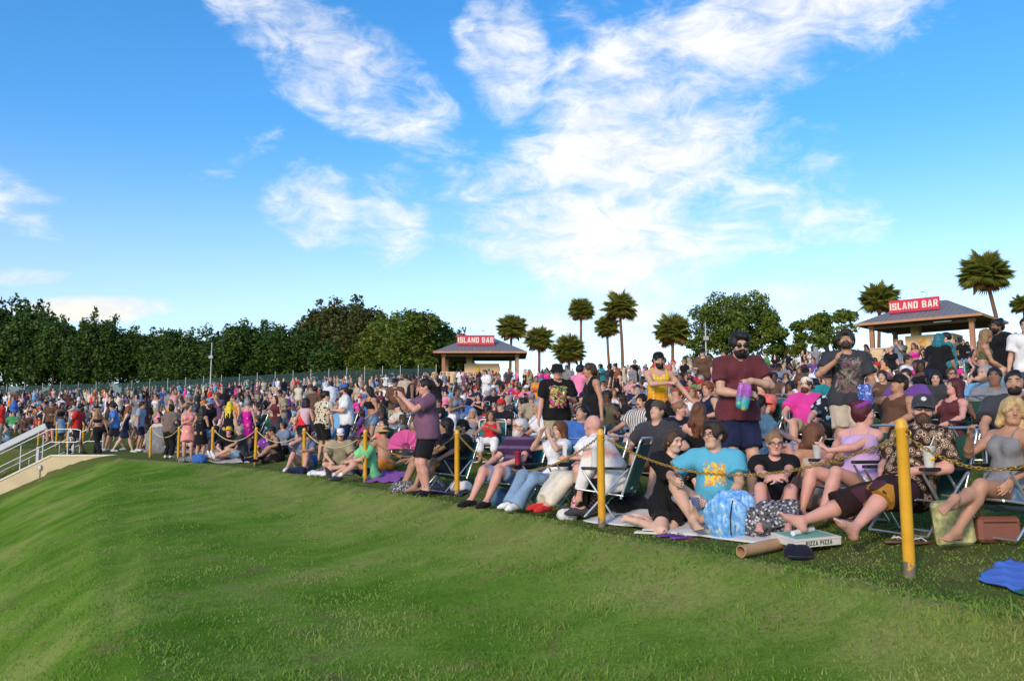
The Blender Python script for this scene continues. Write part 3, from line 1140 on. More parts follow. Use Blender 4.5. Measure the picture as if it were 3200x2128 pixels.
def face_parts(K, parent, hairm, fem, brows=True, eyes=True):
    hc, hr, hf, hu = K['hc'], K['hr'], K['hf'], K['hu']
    M = Matrix.Translation(Vector(hc)) @ Matrix((hr, hf, hu)).transposed().to_4x4()
    g = .95 if fem else 1.0
    white = mat('eye_white', (.55, .52, .50), .25)
    iris = mat('eye_iris', (.035, .022, .015), .15)
    if eyes:
        for s in (-1, 1):
            e = MB().lathe([(0, -.012), (.008, -.009), (.012, 0), (.008, .009), (0, .012)], 10, c=(s * .031 * g, .0795 * g, .008 * g), sx=1.15, sy=.9)
            for i, v in enumerate(e.v):
                x, y, z = v
                e.v[i] = (x, y, .008 * g + (z - .008 * g) * .62)
            eo = e.xform(M).build('eye', white, parent)
            MB().lathe([(0, -.0055), (.0055, 0), (0, .0055)], 8, c=(s * .031 * g, .0885 * g, .0075 * g), sy=.5).xform(M).build('iris', iris, eo)
            MB().tube([(s * .047 * g, .082 * g, .012 * g), (s * .031 * g, .0915 * g, .0175 * g), (s * .018 * g, .087 * g, .011 * g)], [.0018, .0026, .0018], 5).xform(M).build('eyelid', iris, eo)
    if brows:
        for s in (-1, 1):
            MB().tube([(s * .054 * g, .078 * g, .030 * g), (s * .036 * g, .0925 * g, .035 * g), (s * .015 * g, .0945 * g, .031 * g)], [.0022, .0040 if not fem else .003, .0035 if not fem else .0025], 5).xform(M).build('eyebrow', hairm, parent)
    lip = mat('lips', (.42, .13, .11), .4)
    MB().tube([(-.022 * g, .083 * g, -.0545 * g), (-.008 * g, .0935 * g, -.0515 * g), (.008 * g, .0935 * g, -.0515 * g), (.022 * g, .083 * g, -.0545 * g)], [.0015, .004, .004, .0015], 6).xform(M).build('mouth', lip, parent)


def obj_from(name, items, h, m, parent=None, wrinkle=0.0, seed=0, freq=1.0):
    co, q = nets(field_of(items, h, wrinkle, seed, freq))
    return link(name, mesh_np(name, co, q, True, [m]), parent)


def person(sp, loc, rz, h=.012, det=True, face=True):
    """one person: a single continuous body with clothes, hair and accessories as its parts"""
    K, P, fem, fat = skeleton(sp)
    sk = sp.get('skin', 'light')
    sm_ = skin(sk, SKIN[sk])
    seed = sp.get('seed', 0)
    b = obj_from('person', body_items(sp, K, P, fem, fat, det), h, sm_)
    ht = sp.get('ht', 1.64 if fem else 1.77)
    b.scale = (ht / 1.75,) * 3
    b.location = loc
    b.rotation_euler = (0, 0, rz)
    tag(b, sp['label'], 'person', sp.get('group'))
    if 'top' in sp:
        k, m = sp['top']
        m = C(m)
        K['straps'] = []
        nm = {'tee': 't_shirt', 'polo': 'polo_shirt', 'long': 'long_sleeve_shirt', 'loose': 't_shirt', 'tank': 'tank_top', 'cami': 'camisole', 'crop': 'crop_top', 'band': 'crop_top', 'dress': 'dress_top'}[k]
        o = obj_from(nm, top_items(k, sp, K, P, fem, fat), h * 1.28, m, b, .019 if k not in ('crop', 'band') else .003, seed)
        if K['straps']:
            mb = MB()
            for a_, t_, b_ in K['straps']:
                mb.tube([a_, (a_ + t_) / 2 + K['f2'] * .025, t_ + K['f2'] * .03, t_, t_ - K['f2'] * .03, (b_ + t_) / 2 - K['f2'] * .02, b_], .006, 5)
            mb.build('strap', m, o)
    if 'bot' in sp:
        k, m = sp['bot']
        nm = {'shorts': 'shorts', 'hot': 'shorts', 'bike': 'bike_shorts', 'baggy': 'baggy_shorts', 'pants': 'trousers', 'flare': 'flared_trousers', 'skirt': 'skirt', 'mini': 'skirt', 'maxi': 'long_skirt'}[k]
        obj_from(nm, leg_items(k, sp, K, P, fem, fat), h * 1.28, C(m), b, .017, seed + 3)
    if sp.get('shoes'):
        for n in ('l', 'r'):
            obj_from('shoe', shoe_items(sp, K, n), h, C(sp['shoes']), b)
            if sp.get('sock'):
                a_, k_ = K[n + 'an'], K[n + 'kn']
                MB().tube([a_ + unit(a_ - k_) * .01, a_ - unit(a_ - k_) * .035, a_ - unit(a_ - k_) * .07], [.044, .040, .042], 12, caps=False).build('sock', C(sp['sock']), b)
    hs_ = sp.get('hair', ('short', 'dark'))
    hm = hairmat(hs_[1], HAIR[hs_[1]])
    if hs_[0] != 'bald':
        obj_from('hair', hair_items(hs_[0], sp, K, fem), min(max(h * 1.05, .0115), .019), hm, b, .015, seed + 5, 1.8)
    if 'beard' in sp:
        bm_ = hairmat(sp['beard'][0], HAIR[sp['beard'][0]])
        obj_from('beard', beard_items(K, sp['beard'][1]), min(max(h * .8, .009), .013), bm_, b, .004, seed)
    if 'hat' in sp:
        hat_build(sp['hat'][0], K, C(sp['hat'][1]), b)
    gl = sp.get('glasses')
    if gl:
        glasses_build(K, b, gl == 'sun')
    if face:
        face_parts(K, b, hm if hs_[1] not in ('teal', 'yellow', 'white') else hairmat('brown', HAIR['brown']), fem, eyes=gl != 'sun')
    return b, K


def to_world(o, p):
    """a point of a person's local space in world space (parent transforms are plain)"""
    M = Matrix.LocRotScale(o.location, o.rotation_euler, o.scale)
    return M @ Vector(p)

# ------------------------------------------------------------------ the lie of the land
# along each bearing (given as the pixel column it meets): distance of the lawn edge, its height, crest distance, crest height, depth of the bank
_T = np.array([
    # px,   edge, base,  crest, top,  bank
    (-2500, 30.0, 0.15, 150.0, 5.0, 1.60),
    (-400, 29.75, 0.15, 140.0, 5.4, 2.20),
    (0, 29.75, 0.15, 135.0, 5.7, 1.50),
    (60, 29.75, 0.15, 131.0, 5.8, 1.25),
    (100, 29.6, 0.14, 129.0, 5.8, 1.0),
    (125, 28.2, 0.13, 127.0, 5.8, 0.85),
    (150, 27.2, 0.12, 125.0, 5.9, 0.70),
    (212, 24.3, 0.10, 118.0, 6.0, 0.66),
    (304, 19.4, 0.05, 107.0, 6.0, 0.64),
    (365, 16.2, 0.0, 98.0, 5.7, 0.63),
    (457, 13.0, 0.0, 87.0, 5.15, 0.62),
    (602, 8.85, 0.0, 82.0, 5.3, 0.60),
    (740, 7.05, 0.0, 74.0, 5.35, 0.58),
    (910, 5.60, 0.0, 64.0, 4.9, 0.55),
    (1024, 4.90, 0.0, 58.0, 4.8, 0.52),
    (1400, 4.10, 0.0, 52.0, 4.8, 0.50),
    (3500, 3.60, 0.0, 50.0, 4.8, 0.50)])


def smooth01(t):
    t = np.clip(t, 0, 1)
    return t * t * (3 - 2 * t)


def land(x, y):
    """height of the ground (arrays or floats)"""
    x = np.asarray(x, dtype=np.float64)
    y = np.asarray(y, dtype=np.float64)
    yy = np.maximum(y, 0.35)
    px = 512 + F_PX * x / yy
    z0, b0, z1, h1, bank = (np.interp(px, _T[:, 0], _T[:, k]) for k in range(1, 6))
    t = (yy - z0) / (z1 - z0)
    up = b0 + (h1 - b0) * (1 - (1 - np.clip(t, 0, 1)) ** np.interp(px, [430, 660, 860], [1.10, 1.10, 1.34]))
    over = np.clip((yy - z1 - 14) / 45, 0, 1)
    up = up - 6.5 * over * over * (3 - 2 * over)
    left = smooth01((132 - px) / 34)                  # beside the stairs the bank falls away along their wall
    zr = z0 * np.interp(px, [150, 304, 457, 602, 740, 910], [.93, .91, .875, .905, .915, .895])
    zr = zr + (z0 * .995 - zr) * left
    run = np.maximum(zr - yy, 0)
    al = 2.5 * EYE / (zr * (bank + .15))                 # leaves the lip about as steep as the eye looks down on it
    round_ = (bank + .15) * (1 - np.exp(-al * run)) / (1 - np.exp(-al * np.maximum(zr - 2.5, 1)))
    foot = np.interp(px, [-2500, -400, 0, 8, 53, 112, 132], [-2.6, -2.3, -1.40, -1.27, -.55, .03, .10])
    tb = np.clip((zr - yy) / (zr - 2.5), 0, 1)
    dn = (foot - (bank + foot) * tb ** .8) * left + (b0 - np.minimum(round_, bank + .15)) * (1 - left)
    dn = dn + .035 * (1 - left) * np.exp(-((yy - zr) / (.045 * zr)) ** 2)      # soft lip at the top of the bank
    k = smooth01((yy - zr * .985) / (.05 * zr * (1 - left) + .3 * left))
    z = dn * (1 - k) + up * k
    pit = (x < -15.8) & (y > 29.3) & (y < 32.0)      # the stair well
    return np.where(pit, np.minimum(z, (x + 16) * .5 - .35), z)


def lz(x, y):
    return float(land(x, y))


def spot(px, Y, dz=0.0):
    """the point of the ground that lies Y metres ahead on the bearing of pixel column px"""
    x = (px - 512) / F_PX * Y
    for _ in range(3):
        z = lz(x, Y)
        x = (px - 512) / F_PX * (Y * math.cos(PITCH) + (z - EYE) * math.sin(PITCH))
    return Vector((x, Y, lz(x, Y) + dz))


# ------------------------------------------------------------------ grass
def grass_material():
    m = bpy.data.materials.new('lawn')
    m.use_nodes = True
    nt = NT(m.node_tree)
    bs = nt.n['Principled BSDF']
    g = nt.node('ShaderNodeNewGeometry')
    pos = g.outputs['Position']
    n1 = nt.noise(pos, .42, 6, .66, .6)
    n2 = nt.noise(pos, 2.2, 5, .65, .3)
    n3 = nt.noise(pos, 30.0, 4, .7)
    n4 = nt.noise(pos, 90.0, 3, .7)
    c = nt.ramp(n1, [(.38, (.090, .205, .020)), (.50, (.155, .285, .036)), (.62, (.27, .335, .080))])
    dry_lit = nt.node('ShaderNodeAttribute', attribute_name='dry_lit')
    c = nt.mix(nt.math('MULTIPLY', dry_lit.outputs['Fac'], nt.maprange(n2, .3, .6, .45, 1.0)), c, (.34, .29, .12))
    worn_shade = nt.node('ShaderNodeAttribute', attribute_name='worn_shade')
    c = nt.mix(nt.math('MULTIPLY', worn_shade.outputs['Fac'], nt.maprange(n2, .25, .6, .60, 1.0)), c, (.105, .115, .040))
    n5 = nt.noise(pos, 1.15, 3, .55, .8)
    c = nt.mix(nt.maprange(n5, .58, .74, 0, .7), c, (.20, .17, .075))
    c = nt.mix(nt.maprange(n2, .52, .74, 0, .75), c, (.24, .21, .08))
    c = nt.mix(nt.maprange(n2, .50, .30, 0, .45), c, (.06, .145, .014))
    c = nt.mix(nt.maprange(n3, .35, .75, 0, .40), c, (.06, .12, .015))
    c = nt.mix(nt.maprange(n4, .55, .8, 0, .5), c, (.26, .32, .08))
    nt.l.new(c, bs.inputs['Base Color'])
    bs.inputs['Roughness'].default_value = 1.0
    bs.inputs['Specular IOR Level'].default_value = 0.0
    hgt = nt.math('ADD', nt.math('MULTIPLY', n3, .7), nt.math('MULTIPLY', n4, .5))
    b = nt.node('ShaderNodeBump', i_Strength=.8, i_Height=hgt)
    b.inputs['Distance'].default_value = .03
    nt.l.new(b.outputs[0], bs.inputs['Normal'])
    return m


def blade_material():
    m = bpy.data.materials.new('grass_blades')
    m.use_nodes = True
    nt = NT(m.node_tree)
    bs = nt.n['Principled BSDF']
    g = nt.node('ShaderNodeNewGeometry')
    at = nt.node('ShaderNodeAttribute', attribute_name='tone')
    n1 = nt.noise(g.outputs['Position'], .7, 5, .68, .6)
    c = nt.ramp(n1, [(.38, (.105, .265, .022)), (.50, (.19, .355, .042)), (.62, (.33, .39, .10))])
    c = nt.mix(at.outputs['Fac'], c, (.30, .27, .10))
    nt.l.new(c, bs.inputs['Base Color'])
    bs.inputs['Roughness'].default_value = .65
    bs.inputs['Specular IOR Level'].default_value = .2
    tr = nt.node('ShaderNodeBsdfTranslucent', i_Color=c)
    mx = nt.node('ShaderNodeMixShader', i_0=.35)
    nt.l.new(bs.outputs[0], mx.inputs[1])
    nt.l.new(tr.outputs[0], mx.inputs[2])
    nt.l.new(mx.outputs[0], nt.n['Material Output'].inputs[0])
    return m


def build_land():
    # rings of growing radius, finer towards the view
    pxs = np.concatenate([np.linspace(-2500, -400, 12), np.linspace(-380, 1400, 150), np.linspace(1450, 3500, 12)])
    ys = np.concatenate([np.linspace(.35, 3.0, 12), np.geomspace(3.1, 40, 180), np.geomspace(41, 260, 70)])
    PX, YY = np.meshgrid(pxs, ys)
    X = (PX - 512) / F_PX * YY
    Z = land(X, YY)
    n, m = PX.shape
    co = np.stack([X.ravel(), YY.ravel(), Z.ravel()], 1)
    i = np.arange(n * m).reshape(n, m)
    q = np.stack([i[:-1, :-1].ravel(), i[:-1, 1:].ravel(), i[1:, 1:].ravel(), i[1:, :-1].ravel()], 1)
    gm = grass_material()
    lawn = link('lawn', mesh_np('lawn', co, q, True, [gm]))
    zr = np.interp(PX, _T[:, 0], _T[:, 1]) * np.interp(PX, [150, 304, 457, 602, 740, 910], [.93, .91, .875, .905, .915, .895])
    dry_lit = np.exp(-((YY - zr * 1.0) / (.016 * zr)) ** 2) * (PX > 118)
    dry_lit = np.maximum(dry_lit, .45 * np.exp(-((YY - zr * .92) / (.08 * zr)) ** 2) * (PX > 200))  # wide band paints in light caught by the bank top; narrow one is straw
    at = lawn.data.attributes.new('worn_shade', 'FLOAT', 'POINT')
    at.data.foreach_set('value', smooth01((YY - zr * 1.005) / (.05 * zr)).ravel().astype(np.float32))  # trampled olive grass behind the crest, with its shade painted in
    at = lawn.data.attributes.new('dry_lit', 'FLOAT', 'POINT')
    at.data.foreach_set('value', dry_lit.ravel().astype(np.float32))
    tag(lawn, kind='structure')
    # the wide country round it, lower than the lawn
    w = MB()
    rr = [0, 30, 120, 500, 2500, 7000]
    k = 32
    for a, b in zip(rr[:-1], rr[1:]):
        for j in range(k):
            t0, t1 = 2 * math.pi * j / k, 2 * math.pi * (j + 1) / k
            w.add([(b * math.cos(t0), b * math.sin(t0), -2.2), (b * math.cos(t1), b * math.sin(t1), -2.2), (a * math.cos(t1), a * math.sin(t1), -2.2), (a * math.cos(t0), a * math.sin(t0), -2.2)], [(3, 0, 1, 2)], True)
    tag(w.build('ground', gm), kind='structure')
    # blades on the near bank and along the rail
    rg = np.random.RandomState(3)
    N = 230000
    py = rg.uniform(0, 1, N)
    Y = 3.6 + (23 - 3.6) * py ** 2.1
    px = rg.uniform(-60, 1090, N)
    X = (px - 512) / F_PX * Y
    edge = np.interp(px, _T[:, 0], _T[:, 1])
    keep = (Y < edge + 2.2) & (px > 100 - 0 * Y) | (Y < 16)
    clump = (np.sin(X * 3.1 + 1.3 * np.sin(Y * 2.3)) + np.sin(Y * 4.7 + 1.7 * np.sin(X * 1.9)) + np.sin(X * 9.3 + Y * 7.7)) / 3
    keep &= rg.uniform(-1.2, 1.0, N) < clump
    X, Y, clump, edge = X[keep], Y[keep], clump[keep], edge[keep]
    N = len(X)
    Z = land(X, Y)
    ang = rg.uniform(0, 6.283, N)
    hgt = rg.uniform(.010, .026, N) * (1 + .7 * np.maximum(clump, 0)) * np.where(rg.uniform(0, 1, N) < .05, 2.3, 1.0)
    hgt = hgt * np.interp(Y, [4.5, 9, 14], [1.45, 1.1, 1.0])
    hgt = np.where(Y > edge * .90, np.minimum(hgt, .020), hgt)
    wid = rg.uniform(.0022, .0042, N) * (1 + .10 * Y)
    lx, ly = np.cos(ang), np.sin(ang)
    bx, by = rg.normal(0, .55, N) * hgt, rg.normal(0, .55, N) * hgt
    base = np.stack([X, Y, Z - .004], 1)
    side = np.stack([lx * wid, ly * wid, 0 * lx], 1)
    midp = base + np.stack([bx * .35, by * .35, hgt * .6], 1)
    tip = base + np.stack([bx * 1.25, by * 1.25, hgt * .98], 1)
    co = np.stack([base - side, base + side, midp + side * .6, midp - side * .6, tip], 1).reshape(-1, 3)
    k = np.arange(N) * 5
    tri = np.concatenate([np.stack([k, k + 1, k + 2], 1), np.stack([k, k + 2, k + 3], 1), np.stack([k + 3, k + 2, k + 4], 1)])
    me = mesh_np('grass', co, tri, True, [blade_material()])
    tone = np.repeat(np.where(rg.uniform(0, 1, N) < .16, rg.uniform(.3, .9, N), rg.uniform(0, .18, N)), 5)
    at = me.attributes.new('tone', 'FLOAT', 'POINT')
    at.data.foreach_set('value', tone.astype(np.float32))
    tag(link('grass', me), 'short green grass blades with dried straw tips on the bank', 'grass', kind='stuff')


build_land()

# ------------------------------------------------------------------ rail posts and chains
yellow = None


def post_material():
    m = bpy.data.materials.new('post_paint')
    m.use_nodes = True
    nt = NT(m.node_tree)
    bs = nt.n['Principled BSDF']
    tc = nt.node('ShaderNodeTexCoord')
    sep_ = nt.node('ShaderNodeSeparateXYZ', i_0=tc.outputs['Object'])
    n = nt.noise(tc.outputs['Object'], 22, 5, .7)
    n2 = nt.noise(tc.outputs['Object'], 6, 4, .6)
    c = nt.ramp(n2, [(.3, (.66, .32, .02)), (.7, (.80, .43, .035))])
    low = nt.maprange(sep_.outputs[2], .16, .03)
    chip = nt.maprange(nt.math('ADD', n, nt.math('MULTIPLY', low, .30)), .66, .70)
    c = nt.mix(chip, c, (.18, .15, .11))
    nt.l.new(c, bs.inputs['Base Color'])
    bs.inputs['Roughness'].default_value = .42
    return m


POST_M = post_material()
GOLD = mat('chain_gold', (.62, .36, .07), .34, .75, var=.35, vscale=30)
ROPE = mat('rope_tan', (.60, .44, .22), .8, bump=.5, bscale=60)
post_me = MB().lathe([(.039, -.25), (.039, .925), (.042, .930), (.042, .945), (.039, .95), (.039, .965), (.032, .985), (.016, .998), (0, 1.0)], 16).mesh('post', POST_M)
ring_mb = MB().tube([(.057 + .022 * math.cos(a), 0, .90 + .022 * math.sin(a)) for a in [i * math.pi / 5 for i in range(10)]], .006, 6, closed=True)
ring_me = ring_mb.mesh('ring', GOLD)
POSTS = [(1105, 4.55), (910, 5.78), (602, 8.85), (457, 13.0), (365, 16.3), (304, 19.4), (255, 22.0), (212, 24.3), (178, 26.0), (150, 27.2)]
POST_WHERE = ['beside the blonde woman in the grey camisole', 'in front of the man in the patchwork shorts', 'in front of the bald man in the white shirt',
              'in front of the bearded man in the purple polo', 'in front of the man in the mint green shirt', 'in front of the man with his hand on his mouth',
              'beside the woman in the purple floral shirt', 'beside the person in the yellow bucket hat', 'behind the women standing in the pink and black outfits', 'at the end of the concrete landing']
post_pts = []
for i, ((px, Y), wh) in enumerate(zip(POSTS, POST_WHERE)):
    p = spot(px, Y)
    post_pts.append(p)
    if i == 0:
        continue                       # just outside the frame: only its chain comes into view
    o = link('rail_post', post_me, None, None, p)
    o.scale = (1, 1, 1.05 if i == 1 else 1)
    o.rotation_euler = (R(random.Random(i).uniform(-1, 1)), R(random.Random(i + 9).uniform(-1.2, .6)), 0)
    tag(o, 'yellow painted metal rail post ' + wh, 'post', 'posts of the chain rail along the lawn edge')
    for sgn, j in ((0, i - 1), (1, i + 1)):
        if 0 <= j < len(POSTS):
            q = spot(*POSTS[j])
            rr = link('ring', ring_me, o)
            rr.rotation_euler = (0, 0, math.atan2(q.y - p.y, q.x - p.x))


def chain_between(a, b, sag, label, links, group='chains of the rail along the lawn edge'):
    d = b - a
    L = math.hypot(d.x, d.y)
    pts = []
    n = 60
    for i in range(n + 1):
        t = i / n
        pts.append(a + d * t + Vector((0, 0, -sag * 4 * t * (1 - t))))
    if not links:
        o = MB().tube(pts[::2], .013, 6).build('barrier_rope', ROPE)
        return tag(o, label, 'rope', group)
    # alternate links, each a small oval ring
    seg = [0.0]
    for i in range(n):
        seg.append(seg[-1] + (pts[i + 1] - pts[i]).length)
    tot = seg[-1]
    pitch = .034
    m = int(tot / pitch)
    mb = MB()
    k = 0
    for i in range(m):
        s = (i + .5) * pitch
        while k < n - 1 and seg[k + 1] < s:
            k += 1
        f = (s - seg[k]) / (seg[k + 1] - seg[k])
        c = pts[k].lerp(pts[k + 1], f)
        t = (pts[k + 1] - pts[k]).normalized()
        w = t.cross(Vector((0, 0, 1))).normalized()
        u = w.cross(t)
        ang = R(50) if i % 2 else R(-40)
        v = w * math.cos(ang) + u * math.sin(ang)
        ring = [c + t * (.024 * math.cos(a_)) + v * (.0115 * math.sin(a_)) for a_ in [q * math.pi / 5 for q in range(10)]]
        mb.tube(ring, .0040, 5, closed=True)
    o = mb.build('barrier_chain', GOLD)
    return tag(o, label, 'chain', group)


CH_LAB = ['gold link chain running out of frame past the blonde woman', 'gold link chain sagging in front of the seated group on the white blanket',
          'gold link chain sagging past the woman shading her eyes', 'gold link chain behind the standing man in the purple shirt',
          'tan rope in front of the man in the khaki shirt', 'tan rope in front of the couple in purple floral and black', 'tan rope beside the man lying in denim shorts',
          'tan rope behind the women in pink and black outfits', 'tan rope in front of the woman in the grey brown top']
SAG = [.16, .30, .42, .36, .30, .26, .28, .24, .24]
for i in range(len(post_pts) - 1):
    a, b = post_pts[i].copy(), post_pts[i + 1].copy()
    a.z += .90
    b.z += .90
    dv = (b - a).normalized() * .085
    chain_between(a + dv, b - dv, SAG[i], CH_LAB[i], i < 4)

# posts along the far side of the landing
for i, (px, Y) in enumerate([(38, 33.5), (56, 33.0), (67, 32.6), (82.5, 32.2), (104, 31.6)]):
    o = link('rail_post', post_me, None, None, spot(px, Y))
    tag(o, ['leftmost yellow post beyond the white stair rail', 'yellow post just left of the man in the red shirt', 'yellow post behind the legs of the man in red',
            'yellow post between the man in red and the blonde in black', 'yellow post beside the man in the blue shirt'][i], 'post', 'posts beyond the concrete landing')

# ------------------------------------------------------------------ stairs at the left
CREAM_W = mat('cream_wall', (.58, .47, .29), .85, bump=.25, bscale=14, var=.10, vscale=1.3)
WHITE_M = mat('white_paint', (.52, .54, .57), .45, var=.05, vscale=4)
CONC = mat('concrete', (.36, .33, .29), .9, bump=.4, bscale=30, var=.15, vscale=2.5)
STEPM = mat('stair_tread', (.19, .16, .14), .9, bump=.4, bscale=30, var=.25, vscale=4)
CAPM = mat('wall_cap', (.74, .70, .60), .6, var=.06)
GALV = mat('galvanised_steel', (.45, .47, .50), .38, .8, var=.1)
st = empty('stairs', (-15.75, 29.4, .13))
tag(st, 'concrete stairs with cream side walls and white handrails at far left', 'stairs')
SL = .50                                # fall per metre


def wall_run(y, name):
    n = []
    top = [(3.6, 0.0), (0.0, 0.0), (-7.0, -7.0 * SL)]
    pts = [(x, z) for x, z in top] + [(-7.0, -7.0 * SL - 2.4), (3.6, -2.4)]
    mb = MB()
    vs = [(x, y - .10, z) for x, z in pts] + [(x, y + .10, z) for x, z in pts]
    k = len(pts)
    mb.add(vs, [tuple(range(k)), tuple(range(k, 2 * k))[::-1]] + [(i, k + i, k + (i + 1) % k, (i + 1) % k) for i in range(k)])
    w = mb.build(name, CREAM_W, st)
    cp = MB()
    for (xa, za), (xb, zb) in zip(top[:-1], top[1:]):
        d = Vector((xb - xa, 0, zb - za))
        ang = math.atan2(d.z, d.x)
        cp.box(((xa + xb) / 2, y, (za + zb) / 2 + .03), (d.length + .02, .26, .05), Matrix.Rotation(-ang, 3, 'Y'))
    cp.build('wall_cap', CAPM, w)
    return w


wall_run(0.0, 'side_wall')
wall_run(2.5, 'side_wall')
for i in range(14):
    x0 = -.05 - i * .34
    MB().bbox((x0 - .17, 1.25, -.085 - i * .17 - .25), (.36, 2.28, .5), .012).build('step', STEPM, st)
# landing and path
pm = MB()
L = [(-12.2, 29.2), (-16.0, 29.6), (-16.0, 31.7), (-12, 31.4), (-9.6, 29.4), (-8.2, 27.0), (-9.3, 26.4), (-10.6, 28.0)]
path = MB()
path.prism(L, -.55, 0.0)
for i, v in enumerate(path.v):
    if v[2] > -.1:
        path.v[i] = (v[0], v[1], lz(v[0], v[1]) + .035)
tag(path.build('path', CONC), kind='structure')


def rail(y, full):
    r = MB()
    top = [(.75, .92), (-.1, .92), (-7.0, -6.9 * SL + .92)]
    low = [(.75, .48), (-.1, .48), (-7.0, -6.9 * SL + .48)]
    for ln in (top, low):
        r.tube([(x, y, z) for x, z in ln], .022, 8)
    r.tube([(.75, y, .92), (.92, y, .88), (.92, y, .52), (.75, y, .48)], .026, 8)
    ro = r.build('handrail', GALV if not full else WHITE_M, st)
    for x in (.5, -.35, -1.1, -2.2, -3.3, -4.4, -5.5, -6.6):
        zb = min(0, x * SL)
        MB().tube([(x, y, zb + .02), (x, y, zb + .92)], .022, 8).build('rail_post', WHITE_M, ro)
    return ro


rail(0.0, False)
rail(2.5, False)
# wide white centre rail
cr = MB()
d = Vector((-7.0, 0, -7.0 * SL))
ang = math.atan2(-d.z, -d.x)
cr.bbox((-1.1 - 3.0, 1.25, .98 - 3.0 * SL), (7.0, .07, .22), .02, Matrix.Rotation(-ang, 3, 'Y'))
co_ = cr.build('centre_rail', WHITE_M, st)
for x in (-1.2, -2.6, -4.0, -5.4):
    MB().bbox((x, 1.25, x * SL + .40), (.10, .08, 1.0), .01).build('rail_post', WHITE_M, co_)
MB().bbox((.05, 1.25, .62), (.09, .09, 1.24), .01).build('newel_post', WHITE_M, st)
for x in (-.35, -2.6):
    zb = x * SL
    b = MB().bbox((x, -.135, zb - .20), (.13, .06, .16), .02)
    b.tube([(x, -.125, zb - .27), (x, -.125, zb - .95)], .018, 8)
    b.build('junction_box', GALV, st)

# ------------------------------------------------------------------ bar pavilions
ROOF = mat('metal_roof', (.20, .195, .205), .5, .1, var=.08, vscale=.8)
WOOD = mat('eave_board', (.50, .25, .13), .7, var=.12, vscale=2)
SOFF = mat('soffit_wood', (.16, .105, .075), .8, var=.15, vscale=2)
POSTW = mat('post_wood', (.40, .20, .11), .75, var=.18, vscale=2)
CORE = mat('bar_stucco', (.70, .49, .27), .85, bump=.2, bscale=12, var=.08, vscale=1.2)
SIGN_R = mat('sign_red', (.62, .030, .065), .5)
SIGN_W = mat('sign_letters', (.82, .74, .64), .5)
DARKG = mat('dark_grille', (.03, .03, .035), .6)
POSTER1 = mat('poster_yellow', (.60, .36, .06), .5, var=.5, vscale=5)


def block_text(txt, h, depth, m, parent, name='letter'):
    """each letter of a blocky condensed face, its own mesh with thickness, made of butted strokes"""
    bx_ = lambda x0, z0, x1, z1: [(x0, z0), (x1, z0), (x1, z1), (x0, z1)]
    G = {'I': [bx_(0, 0, .2, 1)],
         'S': [bx_(0, .82, .58, 1), bx_(0, .58, .2, .82), bx_(.38, .68, .58, .82), bx_(0, .42, .58, .58), bx_(.38, .18, .58, .42), bx_(0, .18, .2, .31), bx_(0, 0, .58, .18)],
         'L': [bx_(0, 0, .2, 1), bx_(.2, 0, .52, .19)],
         'A': [[(0, 0), (.19, 0), (.31, .80), (.31, 1), (.20, 1)], [(.43, 0), (.62, 0), (.42, 1), (.31, 1), (.31, .80)], [(.222, .20), (.40, .20), (.376, .36), (.246, .36)]],
         'N': [bx_(0, 0, .18, 1), [(.18, .62), (.42, .05), (.42, .40), (.18, .97)], bx_(.42, 0, .60, 1)],
         'D': [bx_(0, 0, .2, 1), bx_(.2, 0, .5, .18), bx_(.2, .82, .5, 1), [(.40, .18), (.5, .18), (.5, 0), (.60, .12), (.60, .88), (.5, 1), (.5, .82), (.40, .82)]],
         'B': [bx_(0, 0, .2, 1), bx_(.2, 0, .52, .17), bx_(.2, .42, .52, .58), bx_(.2, .83, .52, 1), bx_(.40, .17, .60, .42), bx_(.40, .58, .60, .83)],
         'R': [bx_(0, 0, .2, 1), bx_(.2, .40, .52, .56), bx_(.2, .83, .52, 1), bx_(.40, .56, .60, .83), [(.28, .40), (.42, 0), (.61, 0), (.47, .40)]],
         'P': [bx_(0, 0, .2, 1), bx_(.2, .38, .52, .55), bx_(.2, .83, .52, 1), bx_(.40, .55, .60, .83)],
         'Z': [bx_(0, 0, .56, .18), bx_(0, .82, .56, 1), [(0, .18), (.22, .18), (.56, .82), (.34, .82)]]}
    x = 0.0
    adv = []
    for ch in txt:
        if ch == ' ':
            x += .40
            continue
        adv.append((x, G[ch]))
        x += max(p[0] for poly in G[ch] for p in poly) + .15
    W = (x - .15) * h
    for x0, polys in adv:
        mb = MB()
        for poly in polys:
            pts = [Vector(((px_ + x0) * h - W / 2, 0, pz * h - h / 2)) for px_, pz in poly]
            k = len(pts)
            vs = [(p.x, -depth, p.z) for p in pts] + [(p.x, 0, p.z) for p in pts]
            mb.add(vs, [tuple(range(k))] + [(i, k + i, k + (i + 1) % k, (i + 1) % k) for i in range(k)])
        yield mb.build(name, m, parent)


